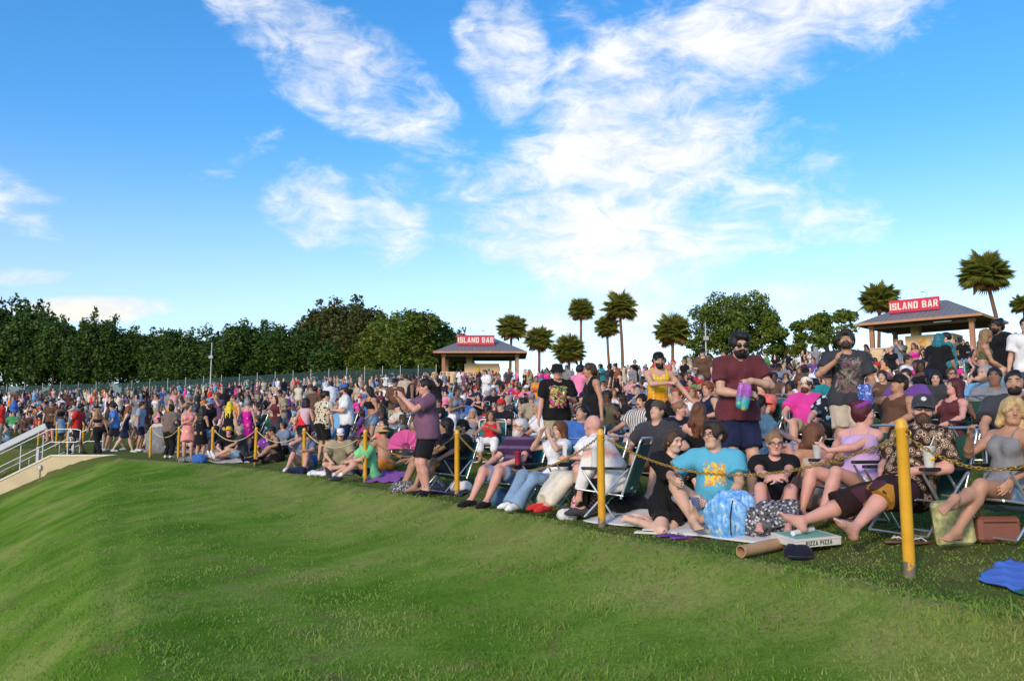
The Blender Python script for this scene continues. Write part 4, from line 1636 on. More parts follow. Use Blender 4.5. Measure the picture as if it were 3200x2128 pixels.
def pavilion(loc, rz, label, eave_h, W=9.4, D=7.1, sign_w=3.85, sign_c=-.5, sign_tilt=0.0):
    t = empty('bar_pavilion', loc, rz)
    tag(t, label, 'pavilion', 'open bar pavilions on the hill')
    w2, d2 = W / 2, D / 2
    rh = 1.75
    ridge = 1.3
    e = eave_h
    fl = [(-w2, -d2, e), (w2, -d2, e), (w2, d2, e), (-w2, d2, e), (-ridge, 0, e + rh), (ridge, 0, e + rh)]
    r = MB()
    r.add(fl, [(0, 1, 5, 4), (1, 2, 5), (2, 3, 4, 5), (3, 0, 4)])
    ro = r.build('roof', ROOF, t)
    seam = MB()
    for i in range(1, 24):
        x = -w2 + W * i / 24
        lim = w2 - ridge
        f = min(1.0, (w2 - abs(x)) / lim)
        for sy in (-1, 1):
            a = Vector((x, sy * d2, e + .012))
            b = Vector((x, sy * d2 * (1 - f), e + rh * f + .012))
            if (b - a).length > .3:
                seam.tube([a, b], .016, 4)
    so_ = seam.build('roof_seam', ROOF, ro)
    so_['kind'] = 'stuff'
    for y in (-d2, d2):
        MB().bbox((0, y + .03 * (-1 if y < 0 else 1), e - .09), (W + .1, .06, .20), .01).build('fascia', WOOD, t)
    for x in (-w2, w2):
        MB().bbox((x + .03 * (-1 if x < 0 else 1), 0, e - .09), (.06, D - .02, .20), .01).build('fascia', WOOD, t)
    s = MB()
    s.add([(-w2 + .05, -d2 + .05, e - .18), (w2 - .05, -d2 + .05, e - .18), (w2 - .05, d2 - .05, e - .18), (-w2 + .05, d2 - .05, e - .18), (-ridge, 0, e + .55), (ridge, 0, e + .55)],
          [(0, 4, 5, 1), (1, 5, 2), (2, 5, 4, 3), (3, 4, 0)])
    s.build('soffit', SOFF, t)
    for sx in (-1, 1):
        for sy in (-1, 1):
            p = MB().bbox((sx * (w2 - .95), sy * (d2 - .95), (e - .2) / 2 - .4), (.34, .34, e - .2 + .8), .02).build('column', POSTW, t)
            MB().bbox((sx * (w2 - .95), sy * (d2 - .95), e - .30), (.46, .46, .26), .02).build('column_cap', WOOD, p)
    MB().box((0, -d2 + .95, e - .34), (W - 2.3, .2, .26)).build('beam', SOFF, t)
    MB().box((0, d2 - .95, e - .34), (W - 2.3, .2, .26)).build('beam', SOFF, t)
    core = MB().bbox((.1, .25, e - 2.75), (3.6, 2.6, 3.4), .02).build('bar_room', CORE, t)
    MB().bbox((-1.25, .25, e - .60), (.62, .8, .85), .02).build('duct', CORE, t)
    MB().bbox((-.35, -1.09, e - 1.62), (.42, .05, .78), .008).build('poster', POSTER1, core)
    MB().bbox((1.93, .6, e - 1.5), (.05, .9, .45), .01).build('vent', DARKG, core)
    c = MB()
    c.bbox((-w2 + 1.9, -d2 + 1.0, e - 2.65), (2.3, .5, 1.1), .02)
    cn = c.build('counter', CORE, t)
    MB().bbox((-w2 + 1.9, -d2 + 1.0, e - 2.06), (2.5, .62, .08), .02).build('counter_top', CAPM, cn)
    # sign board on the front slope
    sh = 1.02
    sy = -d2 * .62
    sz = e + rh * .38 + .10 + sh / 2
    sg = MB().bbox((sign_c, sy, sz), (sign_w, .12, sh), .01).build('sign_board', SIGN_R, t)
    for lo in block_text('ISLAND BAR', .56, .035, SIGN_W, sg):
        lo.location = (sign_c, sy - .062, sz)
    for dx in (-1.0, .95):
        lp = MB().tube([(sign_c + dx, sy + .05, sz + sh / 2), (sign_c + dx, sy + .05, sz + sh / 2 + .33), (sign_c + dx - .05, sy - .02, sz + sh / 2 + .43), (sign_c + dx - .16, sy - .10, sz + sh / 2 + .44)], .014, 6)
        lp.build('lamp_arm', DARKG, sg)
        MB().bbox((sign_c + dx - .22, sy - .13, sz + sh / 2 + .43), (.22, .12, .05), .012).build('lamp_head', DARKG, sg)
    if label.startswith('right'):
        MB().bbox((w2 - 2.9, -d2 + .6, e - .33), (1.3, .12, .08), .01).build('tube_light', mat('tube_light', (.9, .9, .88), .4), t)
    return t


def place_at(px, Y, z):
    return Vector(((px - 512) / F_PX * (Y * math.cos(PITCH) + (z - EYE) * math.sin(PITCH)), Y, z))


b1 = place_at(481, 89.0, lz(-3, 87) - .1)
pavilion(b1, R(0.5), 'left open bar pavilion with grey hip roof and red ISLAND BAR sign', 3.95)
b2 = place_at(934, 68.5, lz(34, 62) - .1)
pavilion(b2, R(-44), 'right open bar pavilion with grey hip roof and red ISLAND BAR sign', 5.0)

# ------------------------------------------------------------------ fence along the back and light poles
MESHG = bpy.data.materials.new('fence_mesh')
MESHG.use_nodes = True
_n = NT(MESHG.node_tree)
_b = _n.n['Principled BSDF']
_b.inputs['Base Color'].default_value = (.016, .050, .048, 1)
_b.inputs['Roughness'].default_value = .9
_tr = _n.node('ShaderNodeBsdfTransparent')
_mx = _n.node('ShaderNodeMixShader', i_0=.22)
_n.l.new(_b.outputs[0], _mx.inputs[1])
_n.l.new(_tr.outputs[0], _mx.inputs[2])
_n.l.new(_mx.outputs[0], _n.n['Material Output'].inputs[0])
fe = empty('back_fence', spot(200, 121))
tag(fe, 'long green mesh fence with pale steel posts under the tree line', 'fence')
fpts = []
for px in np.linspace(-30, 436, 27):
    Y = float(np.interp(px, _T[:, 0], _T[:, 3])) - 1.5
    fpts.append(spot(px, Y))
fpost = MB().tube([(0, 0, -.3), (0, 0, 2.7)], .04, 6).mesh('fence_post', mat('fence_steel', (.55, .56, .56), .5))
for i, p in enumerate(fpts):
    o = link('fence_post', fpost, fe)
    o.location = p - fe.location
    if i:
        q = fpts[i - 1]
        up = Vector((0, 0, 2.35))
        lo = Vector((0, 0, .05))
        off = Vector((0, .09, 0))
        mb = MB()
        mb.add([q + lo + off - fe.location, p + lo + off - fe.location, p + up + off - fe.location, q + up + off - fe.location], [(0, 1, 2, 3)])
        mb.build('fence_panel', MESHG, fe)


def light_pole(px, Y, h, label):
    p = spot(px, Y)
    t = empty('light_pole', p)
    tag(t, label, 'pole')
    MB().tube([(0, 0, -.3), (0, 0, h)], [.11, .06], 8).build('mast', WHITE_M, t)
    MB().bbox((0, -.15, h * .72), (.55, .35, .42), .04).build('floodlight', mat('lamp_grey', (.42, .42, .42), .5), t)
    return t


light_pole(210, 112, 7.0, 'tall pale light pole with a floodlight box before the tree line')
light_pole(707, 88, 7.3, 'slim light pole with a small box beside the broadleaf trees')

# ------------------------------------------------------------------ trees
def leaf_material(name, lo, mid, hi, thru=.28):
    m = bpy.data.materials.new(name)
    m.use_nodes = True
    nt = NT(m.node_tree)
    bs = nt.n['Principled BSDF']
    tc = nt.node('ShaderNodeTexCoord')
    at = nt.node('ShaderNodeAttribute', attribute_name='tone')
    n = nt.noise(tc.outputs['Object'], .55, 3, .6)
    f = nt.math('ADD', nt.math('MULTIPLY', n, .6), nt.math('MULTIPLY', at.outputs['Fac'], .45))
    c = nt.ramp(f, [(.28, lo), (.52, mid), (.80, hi)])
    nt.l.new(c, bs.inputs['Base Color'])
    bs.inputs['Roughness'].default_value = .6
    bs.inputs['Specular IOR Level'].default_value = .25
    tr = nt.node('ShaderNodeBsdfTranslucent', i_Color=c)
    mx = nt.node('ShaderNodeMixShader', i_0=thru)
    nt.l.new(bs.outputs[0], mx.inputs[1])
    nt.l.new(tr.outputs[0], mx.inputs[2])
    nt.l.new(mx.outputs[0], nt.n['Material Output'].inputs[0])
    return m


LEAF_D = leaf_material('leaf_dark', (.020, .050, .009), (.050, .112, .018), (.125, .175, .030))
LEAF_L = leaf_material('leaf_light', (.050, .10, .012), (.11, .18, .022), (.25, .25, .036))
LEAF_B = leaf_material('leaf_bronze', (.040, .055, .012), (.080, .095, .020), (.16, .135, .035))
LEAF_P = leaf_material('leaf_palm', (.13, .16, .022), (.27, .29, .045), (.50, .40, .085), .42)
BARK = mat('bark', (.10, .065, .04), .95, bump=.6, bscale=10, var=.3, vscale=3)
BARKP = mat('palm_bark', (.20, .105, .055), .95, bump=.6, bscale=18, var=.3, vscale=5)
PALM_DEAD = mat('palm_thatch', (.30, .15, .05), .9, var=.35, vscale=4)


def crown_mesh(name, seed, blobs, n, size, m, spiky=0.0):
    """leaf-sized faces through a set of lumps; blobs: (x,y,z,rx,ry,rz)"""
    rg = np.random.RandomState(seed)
    B = np.array(blobs, dtype=float)
    w = B[:, 3] * B[:, 4] * B[:, 5]
    k = rg.choice(len(B), n, p=w / w.sum())
    d = rg.normal(0, 1, (n, 3))
    d /= np.linalg.norm(d, axis=1)[:, None]
    r = rg.uniform(.30, 1.0, n) ** .55
    twig = np.sin(d[:, 0] * 9 + k) * np.sin(d[:, 1] * 9 + 2 * k) * np.sin(d[:, 2] * 8)
    r *= 1 + .22 * twig + spiky * np.maximum(rg.normal(0, 1, n), 0)
    p = B[k, :3] + d * r[:, None] * B[k, 3:]
    nrm = rg.normal(0, 1, (n, 3)) + d * .8
    nrm /= np.linalg.norm(nrm, axis=1)[:, None]
    t = np.cross(nrm, rg.normal(0, 1, (n, 3)))
    t /= np.linalg.norm(t, axis=1)[:, None]
    b = np.cross(nrm, t)
    s = size * rg.uniform(.55, 1.35, n)[:, None]
    co = np.stack([p - t * s, p + b * s * .55, p + t * s, p - b * s * .55], 1).reshape(-1, 3)
    i = np.arange(n) * 4
    q = np.stack([i, i + 1, i + 2, i + 3], 1)
    me = mesh_np(name, co, q, False, [m])
    at = me.attributes.new('tone', 'FLOAT', 'POINT')
    at.data.foreach_set('value', np.repeat(rg.uniform(0, 1, n), 4).astype(np.float32))
    return me


def trunk_mesh(seed, h, r, forks, spread, m, lean=0.0):
    rg = random.Random(seed)
    mb = MB()
    top = Vector((lean, 0, h))
    pts = [Vector((0, 0, -.4)), Vector((lean * .2 + rg.uniform(-.1, .1), rg.uniform(-.1, .1), h * .35)), top]
    mb.tube(pts, [r * 1.25, r, r * .75], 8)
    for i in range(forks):
        a = 2 * math.pi * i / forks + rg.uniform(-.4, .4)
        e = top + Vector((math.cos(a) * spread, math.sin(a) * spread, rg.uniform(.8, 1.6) * spread))
        mid = top.lerp(e, .5) + Vector((math.cos(a), math.sin(a), 0)) * spread * .12
        mb.tube([top, mid, e], [r * .6, r * .42, r * .16], 6)
        for j in range(2):
            f = mid.lerp(e, .5) + Vector((rg.uniform(-.5, .5), rg.uniform(-.5, .5), rg.uniform(.3, .8))) * spread * .6
            mb.tube([mid, f], [r * .3, r * .1], 5)
    return mb.mesh('trunk', m)


# the dense row behind the fence: a handful of crowns, each tree turned and sized on its own
rgt = random.Random(11)
crowns = []
for v in range(5):
    g = random.Random(40 + v)
    low = [(g.uniform(-2.6, 2.6), g.uniform(-1.5, 1.5), g.uniform(.2, 1.6), g.uniform(.6, 1.1), .8, g.uniform(.5, .9)) for _ in range(3)]
    bl = [(g.uniform(-1.0, 1.0), g.uniform(-1.0, 1.0), 6.0 + g.uniform(-.8, .8), 2.6, 2.6, 3.0)]
    for i in range(9):
        a = g.uniform(0, 6.28)
        rr = g.uniform(1.2, 2.5)
        bl.append((math.cos(a) * rr, math.sin(a) * rr, g.uniform(2.2, 8.6), g.uniform(1.0, 1.7), g.uniform(1.0, 1.7), g.uniform(.9, 1.6)))
    for i in range(4):
        a = g.uniform(0, 6.28)
        bl.append((math.cos(a) * 1.3, math.sin(a) * 1.3, g.uniform(8.6, 9.8), .5, .5, 1.0))
    bl += low
    crowns.append(crown_mesh('crown', 70 + v, bl, 8200, .215, LEAF_D, .06))
tr_me = [trunk_mesh(5 + v, 3.4, .20, 4, 1.5, BARK) for v in range(3)]


def tree(name, label, loc, rz, sc, crown_me, trunk_me, group, leaf=None, szz=None):
    t = empty(name, loc, rz)
    t.scale = (sc, sc, sc if szz is None else szz)
    tag(t, label, 'tree', group)
    c = link('crown', crown_me, t)
    if leaf is not None:
        c.material_slots[0].link = 'OBJECT'
        c.material_slots[0].material = leaf
    link('trunk', trunk_me, t)
    return t


LINE = [(-26, 303, 1.35, 'D'), (6, 299, 1.42, 'D'), (32, 299, 1.3, 'D'), (52, 318, 1.0, 'D'), (70, 324, .95, 'D'), (90, 322, .98, 'D'), (101, 314, 1.0, 'D'), (122, 327, .95, 'D'), (141, 331, .95, 'D'),
        (160, 331, .95, 'D'), (180, 330, .95, 'D'), (199, 329, .95, 'D'), (218, 327, .98, 'D'), (236, 327, .98, 'D'), (251, 321, 1.0, 'D'), (270, 327, .98, 'D'), (288, 328, .95, 'D'), (305, 324, .98, 'D'),
        (322, 306, 1.02, 'B'), (345, 298, 1.05, 'B'), (367, 308, 1.0, 'B'), (338, 338, .85, 'D'), (362, 336, .8, 'L'), (385, 318, .95, 'L'), (402, 314, .98, 'L'), (420, 312, .98, 'L'), (437, 322, .88, 'D'), (452, 326, .72, 'D')]
SIDE = ['at the left edge of the picture', 'the tallest left of the bright cloud', 'at the right end of the tall dark group', 'in the dip right of the tall dark group', 'left of the feathery crown', 'just left of the feathery crown',
        'with a feathery top above the man in red', 'right of the feathery crown', 'above the walking man in grey blue', 'above the woman in the grey brown top', 'left of the women in pink and black',
        'above the women in pink and black', 'directly behind the pale light pole', 'just right of the pale light pole', 'with a raised tip right of the light pole', 'two crowns right of the light pole', 'above the couple in purple floral and black',
        'left of the bronze crowned trees', 'leftmost of the bronze crowned trees', 'tallest of the bronze crowned trees', 'rightmost of the bronze crowned trees', 'low in front of the bronze crowned trees',
        'yellow green and low in front of the bronze crowns', 'yellow green right of the bronze crowns', 'above the man in the purple shirt', 'with light green domed top left of the bar', 'rounded and dark left of the bar', 'smallest and rounded beside the bar roof']
for i, (px, ytop, sc, kind) in enumerate(LINE):
    crest = float(np.interp(px, _T[:, 0], _T[:, 3]))
    Y = crest + rgt.uniform(3.5, 8.5) + (5 if kind == 'B' else 0)
    p = spot(px, Y)
    ztop = EYE + (431 - ytop) / F_PX * Y
    hgt = ztop - p.z
    szz = hgt / 9.9
    nm = {'D': 'dense dark green', 'L': 'leafy mid green', 'B': 'sparse bronze green'}[kind]
    tree('broadleaf_tree', f'{nm} back row tree {SIDE[i]}', p, rgt.uniform(0, 6.28), sc * 1.28, crowns[i % 5], tr_me[i % 3], 'trees behind the back fence',
         {'D': None, 'L': LEAF_L, 'B': LEAF_B}[kind], szz)

# ------------------------------------------------------------------ loose trees on the right
def loose(seed, rx, rz_, base, n, lumps, size=.17):
    g = random.Random(seed)
    bl = []
    for i in range(lumps):
        a = g.uniform(0, 6.28)
        rr = math.sqrt(g.uniform(0, 1)) * rx * .80
        zz = base + rz_ * (1 + g.uniform(-.85, .75) * math.sqrt(max(0, 1 - (rr / rx) ** 2)))
        s = g.uniform(.20, .34) * rx
        bl.append((math.cos(a) * rr, math.sin(a) * rr, zz, s, s, s * .72))
    return crown_mesh('crown', seed, bl, n, size, LEAF_L, .05)


RT = [(700, 92, 335, 2.3, 2.6, 'small airy tree beside the slim light pole', 2200, 14, 31), (735, 90, 288, 4.6, 3.8, 'large domed green tree behind the man in the maroon shirt', 15000, 60, 32),
      (783, 88, 302, 2.7, 3.2, 'medium green tree right of the large domed tree', 6800, 32, 33), (836, 84, 305, 2.9, 2.5, 'airy tree with visible forked branches left of the right bar', 5200, 28, 34),
      (812, 96, 330, 1.9, 1.7, 'low pale tree between the medium tree and the forked tree', 1500, 12, 35)]
for px, Y, ytop, rx, rz_, lab, n, lumps, seed in RT:
    p = spot(px, Y)
    hgt = EYE + (431 - ytop) / F_PX * Y - p.z
    base = max(hgt - 2 * rz_, 1.2)
    t = empty('broadleaf_tree', p)
    tag(t, lab, 'tree', 'loose trees on the crest')
    link('crown', loose(seed, rx, rz_, base, n, lumps), t)
    link('trunk', trunk_mesh(seed, base * .75 + .6, .20, 5, rx * .55, BARK), t)


# ------------------------------------------------------------------ fan palms
def frond_mesh(seed, dead=False):
    g = random.Random(seed)
    mb = MB()
    L = 1.0
    stem = .46
    mb.tube([(0, 0, 0), (stem * .55, 0, .03), (stem, 0, .02)], [.022, .016, .012], 4, caps=False)
    n = 21
    for i in range(n):
        a = (i / (n - 1) - .5) * 2 * R(118 if not dead else 70)
        ln = (.50 + .10 * math.cos(a)) * g.uniform(.88, 1.08)
        da = R(5.0)
        dr = -.10 * ln * (1 + abs(a) * .25) * (1 if not dead else 2.2)
        b = Vector((stem, 0, .02))
        m1 = b + Vector((math.cos(a - da) * ln * .55, math.sin(a - da) * ln * .55, .03))
        m2 = b + Vector((math.cos(a + da) * ln * .55, math.sin(a + da) * ln * .55, .03))
        tp = b + Vector((math.cos(a) * ln, math.sin(a) * ln, dr))
        mb.add([b, m1, tp, m2], [(0, 1, 2), (0, 2, 3)])
    return mb.mesh('frond', LEAF_P if not dead else PALM_DEAD)


FRONDS = [frond_mesh(i) for i in range(3)]
DEAD = frond_mesh(9, True)
for me in FRONDS:
    at = me.attributes.new('tone', 'FLOAT', 'POINT')
    g = np.random.RandomState(len(me.vertices))
    at.data.foreach_set('value', g.uniform(.1, .9, len(me.vertices)).astype(np.float32))


def palm(px, yc, r_px, Y, bend, label, seed, base_px=None):
    g = random.Random(seed)
    bp = base_px if base_px is not None else px
    base = spot(bp, Y)
    zc = EYE + (431 - yc) / F_PX * Y
    cen = Vector(((px - 512) / F_PX * (Y * math.cos(PITCH) + (zc - EYE) * math.sin(PITCH)), Y, zc))
    t = empty('palm_tree', base)
    tag(t, label, 'palm tree', 'fan palms on the crest')
    c = cen - base
    rad = 1.22 * r_px / F_PX * Y
    m = MB()
    pts, rs = [], []
    for i in range(7):
        f = i / 6
        pts.append(Vector((c.x * f + bend * math.sin(f * math.pi), 0, -.4 + (c.z + .4) * f)))
        rs.append((.19 - .05 * f) * (rad / 2.0) ** .5 * (1.25 if i == 0 else 1))
    m.tube(pts, rs, 9)
    m.build('trunk', BARKP, t)
    nf = 58
    for i in range(nf):
        k = (i + .5) / nf
        elv = math.asin(max(-1, min(1, 1 - 1.80 * k))) + g.uniform(-.12, .12)
        azm = i * 2.39996 + g.uniform(-.2, .2)
        dead = k > .88
        o = link('frond', DEAD if dead else FRONDS[i % 3], t)
        o.location = c + Vector((0, 0, .05 * rad))
        s = rad * g.uniform(.86, 1.06) * (.82 if dead else .98)
        o.scale = (s, s * .9, s)
        o.rotation_euler = (Matrix.Rotation(azm, 3, 'Z') @ Matrix.Rotation(-elv, 3, 'Y') @ Matrix.Rotation(g.uniform(-.5, .5), 3, 'X')).to_euler()


PALMS = [(511.6, 329, 14.5, 100, 0, 'fan palm rising right behind the left bar roof', 509), (539, 341, 14.5, 98, .1, 'short fan palm second right of the left bar', 537.5), (569, 352, 16, 97, 0, 'lowest bushy fan palm above the man in the bucket hat', 569),
         (581, 311, 12.5, 100, 0, 'slim tall fan palm with a single straight trunk', 581), (619.5, 308, 16.5, 96, .15, 'tallest fan palm of the crossing pair', 622.5), (607, 328, 12, 97, -.1, 'lower fan palm of the crossing pair', 612.5),
         (672.7, 333, 18, 92, 0, 'fan palm left of the large domed tree', 672.7), (879.5, 300.5, 18, 86, 0, 'fan palm behind the left end of the right bar roof', 878), (985, 274.5, 23.5, 74, .55, 'tall leaning fan palm over the right end of the right bar', 1000),
         (1024, 305, 11.5, 82, 0, 'fan palm cut by the right edge of the picture', 1024)]
for i, (px, yc, rp, Y, bend, lab, bp) in enumerate(PALMS):
    palm(px, yc, rp, Y, bend, lab, 300 + i, bp)

# ------------------------------------------------------------------ printed fabrics
def printed(name, build):
    m = bpy.data.materials.new('cloth_' + name)
    m.use_nodes = True
    nt = NT(m.node_tree)
    bs = nt.n['Principled BSDF']
    tc = nt.node('ShaderNodeTexCoord')
    c = build(nt, tc.outputs['Object'])
    nt.l.new(c, bs.inputs['Base Color'])
    bs.inputs['Roughness'].default_value = .88
    bs.inputs['Specular IOR Level'].default_value = .15
    nb = nt.noise(tc.outputs['Object'], 11, 4, .6)
    b = nt.node('ShaderNodeBump', i_Strength=.8, i_Height=nb)
    b.inputs['Distance'].default_value = .02
    nt.l.new(b.outputs[0], bs.inputs['Normal'])
    MATS[name] = m
    return m


def vor(nt, vec, scale, feature='F1', out='Distance', rand=1.0):
    v = nt.n.new('ShaderNodeTexVoronoi')
    v.feature = feature
    nt.l.new(vec, v.inputs['Vector'])
    v.inputs['Scale'].default_value = scale
    v.inputs['Randomness'].default_value = rand
    return v.outputs[out]


def pat_rings(nt, o):
    d = vor(nt, o, 17)
    r = nt.math('FRACT', nt.math('MULTIPLY', d, 4.6))
    c = nt.ramp(r, [(.0, (.035, .018, .014)), (.30, (.035, .018, .014)), (.38, (.56, .42, .29)), (.80, (.48, .32, .20)), (.9, (.05, .025, .02))], 'LINEAR')
    return nt.mix(nt.maprange(d, .50, .58), c, (.03, .016, .013))


def pat_patch(nt, o):
    col = vor(nt, o, 7.0, out='Color')
    s = nt.node('ShaderNodeSeparateXYZ', i_0=col).outputs[0]
    return nt.ramp(s, [(0, (.030, .016, .016)), (.45, (.030, .016, .016)), (.46, (.075, .030, .040)), (.76, (.075, .030, .040)), (.77, (.42, .19, .03)), (.88, (.42, .19, .03)), (.89, (.34, .20, .09))], 'CONSTANT')


def pat_floral(base, petals, scale, th=.30):
    def f(nt, o):
        d = vor(nt, o, scale)
        col = vor(nt, o, scale, out='Color')
        s = nt.node('ShaderNodeSeparateXYZ', i_0=col).outputs[1]
        n = nt.noise(o, scale * 2.2, 3, .6)
        p = nt.ramp(s, [(i / len(petals), c) for i, c in enumerate(petals)], 'CONSTANT')
        return nt.mix(nt.maprange(nt.math('ADD', d, nt.math('MULTIPLY', n, .35)), th + .24, th + .16), base, p)
    return f


def pat_dots(base, dot, scale, r=.18):
    def f(nt, o):
        d = vor(nt, o, scale, rand=.25)
        return nt.mix(nt.maprange(d, r + .04, r), base, dot)
    return f


def pat_orange(nt, o):
    z = nt.node('ShaderNodeSeparateXYZ', i_0=o).outputs[2]
    c = nt.mix(nt.maprange(z, .82, 1.30), (.82, .20, .015), (.80, .48, .02))
    d = vor(nt, o, 19, rand=.15)
    return nt.mix(nt.maprange(d, .26, .20), c, (.85, .75, .55))


def pat_tiedye(nt, o):
    z = nt.node('ShaderNodeSeparateXYZ', i_0=o)
    n = nt.noise(o, 5, 3, .6)
    f = nt.math('ADD', z.outputs[2], nt.math('MULTIPLY', n, .22))
    c = nt.ramp(nt.maprange(f, .55, 1.15, 0, 1, False), [(.0, (.75, .73, .72)), (.28, (.74, .72, .70)), (.38, (.70, .34, .28)), (.46, (.72, .55, .50)), (.55, (.74, .74, .74)), (1, (.76, .76, .76))])
    # surf print on the back
    back = nt.math('GREATER_THAN', z.outputs[1], .12)
    mx = nt.math('MULTIPLY', nt.math('LESS_THAN', nt.math('ABSOLUTE', nt.math('ADD', z.outputs[0], -.01)), .12), back)
    top = nt.math('MULTIPLY', mx, nt.math('LESS_THAN', nt.math('ABSOLUTE', nt.math('ADD', z.outputs[2], -.92)), .035))
    bot = nt.math('MULTIPLY', mx, nt.math('LESS_THAN', nt.math('ABSOLUTE', nt.math('ADD', z.outputs[2], -.80)), .075))
    nn = nt.noise(o, 26, 3, .6)
    c = nt.mix(nt.math('MULTIPLY', top, nt.maprange(nn, .40, .50)), c, (.10, .50, .08))
    return nt.mix(bot, c, nt.ramp(nn, [(.3, (.12, .33, .55)), (.5, (.35, .58, .70)), (.62, (.75, .55, .30)), (.8, (.15, .40, .60))]))


def graphic(base, zc, zh, xh, cols, back=False, scale=24, xc=0.0):
    def f(nt, o):
        s = nt.node('ShaderNodeSeparateXYZ', i_0=o)
        n = nt.noise(o, scale, 3, .62, .4)
        w = nt.math('MULTIPLY', nt.math('ADD', n, -.5), .10)
        ax = nt.math('ABSOLUTE', nt.math('ADD', nt.math('ADD', s.outputs[0], -xc), w))
        az_ = nt.math('ABSOLUTE', nt.math('ADD', nt.math('ADD', s.outputs[2], -zc), w))
        m_ = nt.math('MULTIPLY', nt.math('LESS_THAN', ax, xh), nt.math('LESS_THAN', az_, zh))
        m_ = nt.math('MULTIPLY', m_, nt.math('GREATER_THAN' if back else 'LESS_THAN', s.outputs[1], 0.0 if back else .05))
        n2 = nt.noise(o, scale * .55, 2, .5, .8)
        k = len(cols)
        pr = nt.ramp(nt.maprange(n2, .32, .68, 0, 1, False), [(i / k, c) for i, c in enumerate(cols)], 'CONSTANT')
        return nt.mix(m_, base, pr)
    return f


BLK = (.012, .012, .014)
COLS.update(scarf=(.26, .04, .28), taupe=(.17, .125, .105), royal=(.08, .22, .60), mist=(.30, .33, .44), capgreen=(.25, .05, .045), camo=(.07, .065, .045), pastel=(.35, .48, .50), hatpat=(.50, .34, .14))
printed('rings', pat_rings)
printed('patchwork', pat_patch)
printed('floral_purple', pat_floral((.20, .05, .34), [(.65, .60, .72), (.55, .10, .35), (.10, .14, .45), (.30, .08, .45)], 15))
printed('mono_print', pat_floral((.60, .52, .38), [(.02, .02, .02), (.05, .045, .04), (.02, .02, .02), (.60, .52, .38)], 17, .38))
printed('pink_dots', pat_floral((.72, .02, .34), [(.80, .55, .68), (.78, .40, .58), (.72, .02, .34)], 11, .16))
printed('hawaii', pat_floral((.015, .02, .03), [(.10, .40, .52), (.55, .58, .60), (.03, .12, .20), (.60, .62, .60)], 13, .36))
printed('orange_dots', pat_orange)
printed('tiedye', pat_tiedye)
printed('pink_print', pat_floral((.78, .30, .28), [(.80, .20, .35), (.85, .60, .40), (.78, .35, .30)], 9))
printed('tee_comic', graphic(BLK, 1.20, .17, .135, [BLK, (.70, .10, .05), (.25, .05, .40), BLK, (.20, .50, .08), (.75, .25, .05), (.60, .65, .30), BLK]))
printed('tee_toon', graphic(BLK, .58, .11, .085, [BLK, (.55, .05, .06), (.70, .45, .06), (.10, .30, .42), (.65, .62, .58), (.05, .05, .09), BLK], xc=.03, scale=30))
printed('tee_bluefig', graphic(BLK, .46, .035, .085, [BLK, (.06, .10, .45), (.10, .22, .60), BLK, (.05, .06, .30)], scale=34))
printed('tee_sunset', graphic((.10, .40, .55), .46, .10, .095, [(.70, .25, .04), (.72, .30, .06), (.75, .55, .08), (.12, .40, .50), (.70, .22, .05)]))
printed('tee_grey_art', graphic((.045, .047, .055), 1.19, .20, .14, [(.045, .047, .055), (.16, .14, .08), (.25, .22, .20), (.05, .05, .05), (.22, .10, .13), (.10, .10, .07), (.045, .047, .055)], scale=18))
printed('striped', lambda nt, o: nt.mix(nt.math('GREATER_THAN', nt.math('SINE', nt.math('MULTIPLY', nt.node('ShaderNodeSeparateXYZ', i_0=o).outputs[0], 150)), 0.1), (.70, .68, .66), (.10, .09, .09)))
printed('plumstripe', lambda nt, o: nt.mix(nt.maprange(nt.math('SINE', nt.math('MULTIPLY', nt.node('ShaderNodeSeparateXYZ', i_0=o).outputs[2], 52)), .2, .9), (.050, .022, .060), (.13, .085, .16)))
printed('snake', pat_floral((.10, .10, .11), [(.55, .55, .56), (.02, .02, .03), (.40, .40, .42)], 38, .40))
printed('half_red', lambda nt, o: nt.mix(nt.math('GREATER_THAN', nt.math('ADD', nt.node('ShaderNodeSeparateXYZ', i_0=o).outputs[0], nt.math('MULTIPLY', nt.math('ADD', nt.node('ShaderNodeSeparateXYZ', i_0=o).outputs[2], -1.2), -.8)), 0.02), (.60, .40, .45), (.72, .03, .05)))

# ------------------------------------------------------------------ folding lawn chair
CH_FAB = {'green': mat('chair_green', (.018, .085, .055), .8, bump=.4, bscale=90, var=.12), 'teal': mat('chair_teal', (.02, .19, .19), .8, bump=.4, bscale=90, var=.12)}
ALU = mat('chair_aluminium', (.70, .71, .72), .28, .85)
CH_ARM = mat('chair_armrest', (.02, .02, .022), .5)


def arc(a, b, c, n=5):
    """three points to a rounded bend"""
    a, b, c = Vector(a), Vector(b), Vector(c)
    return [(a * (1 - t) ** 2 + b * 2 * t * (1 - t) + c * t * t) for t in [i / (n - 1) for i in range(n)]]


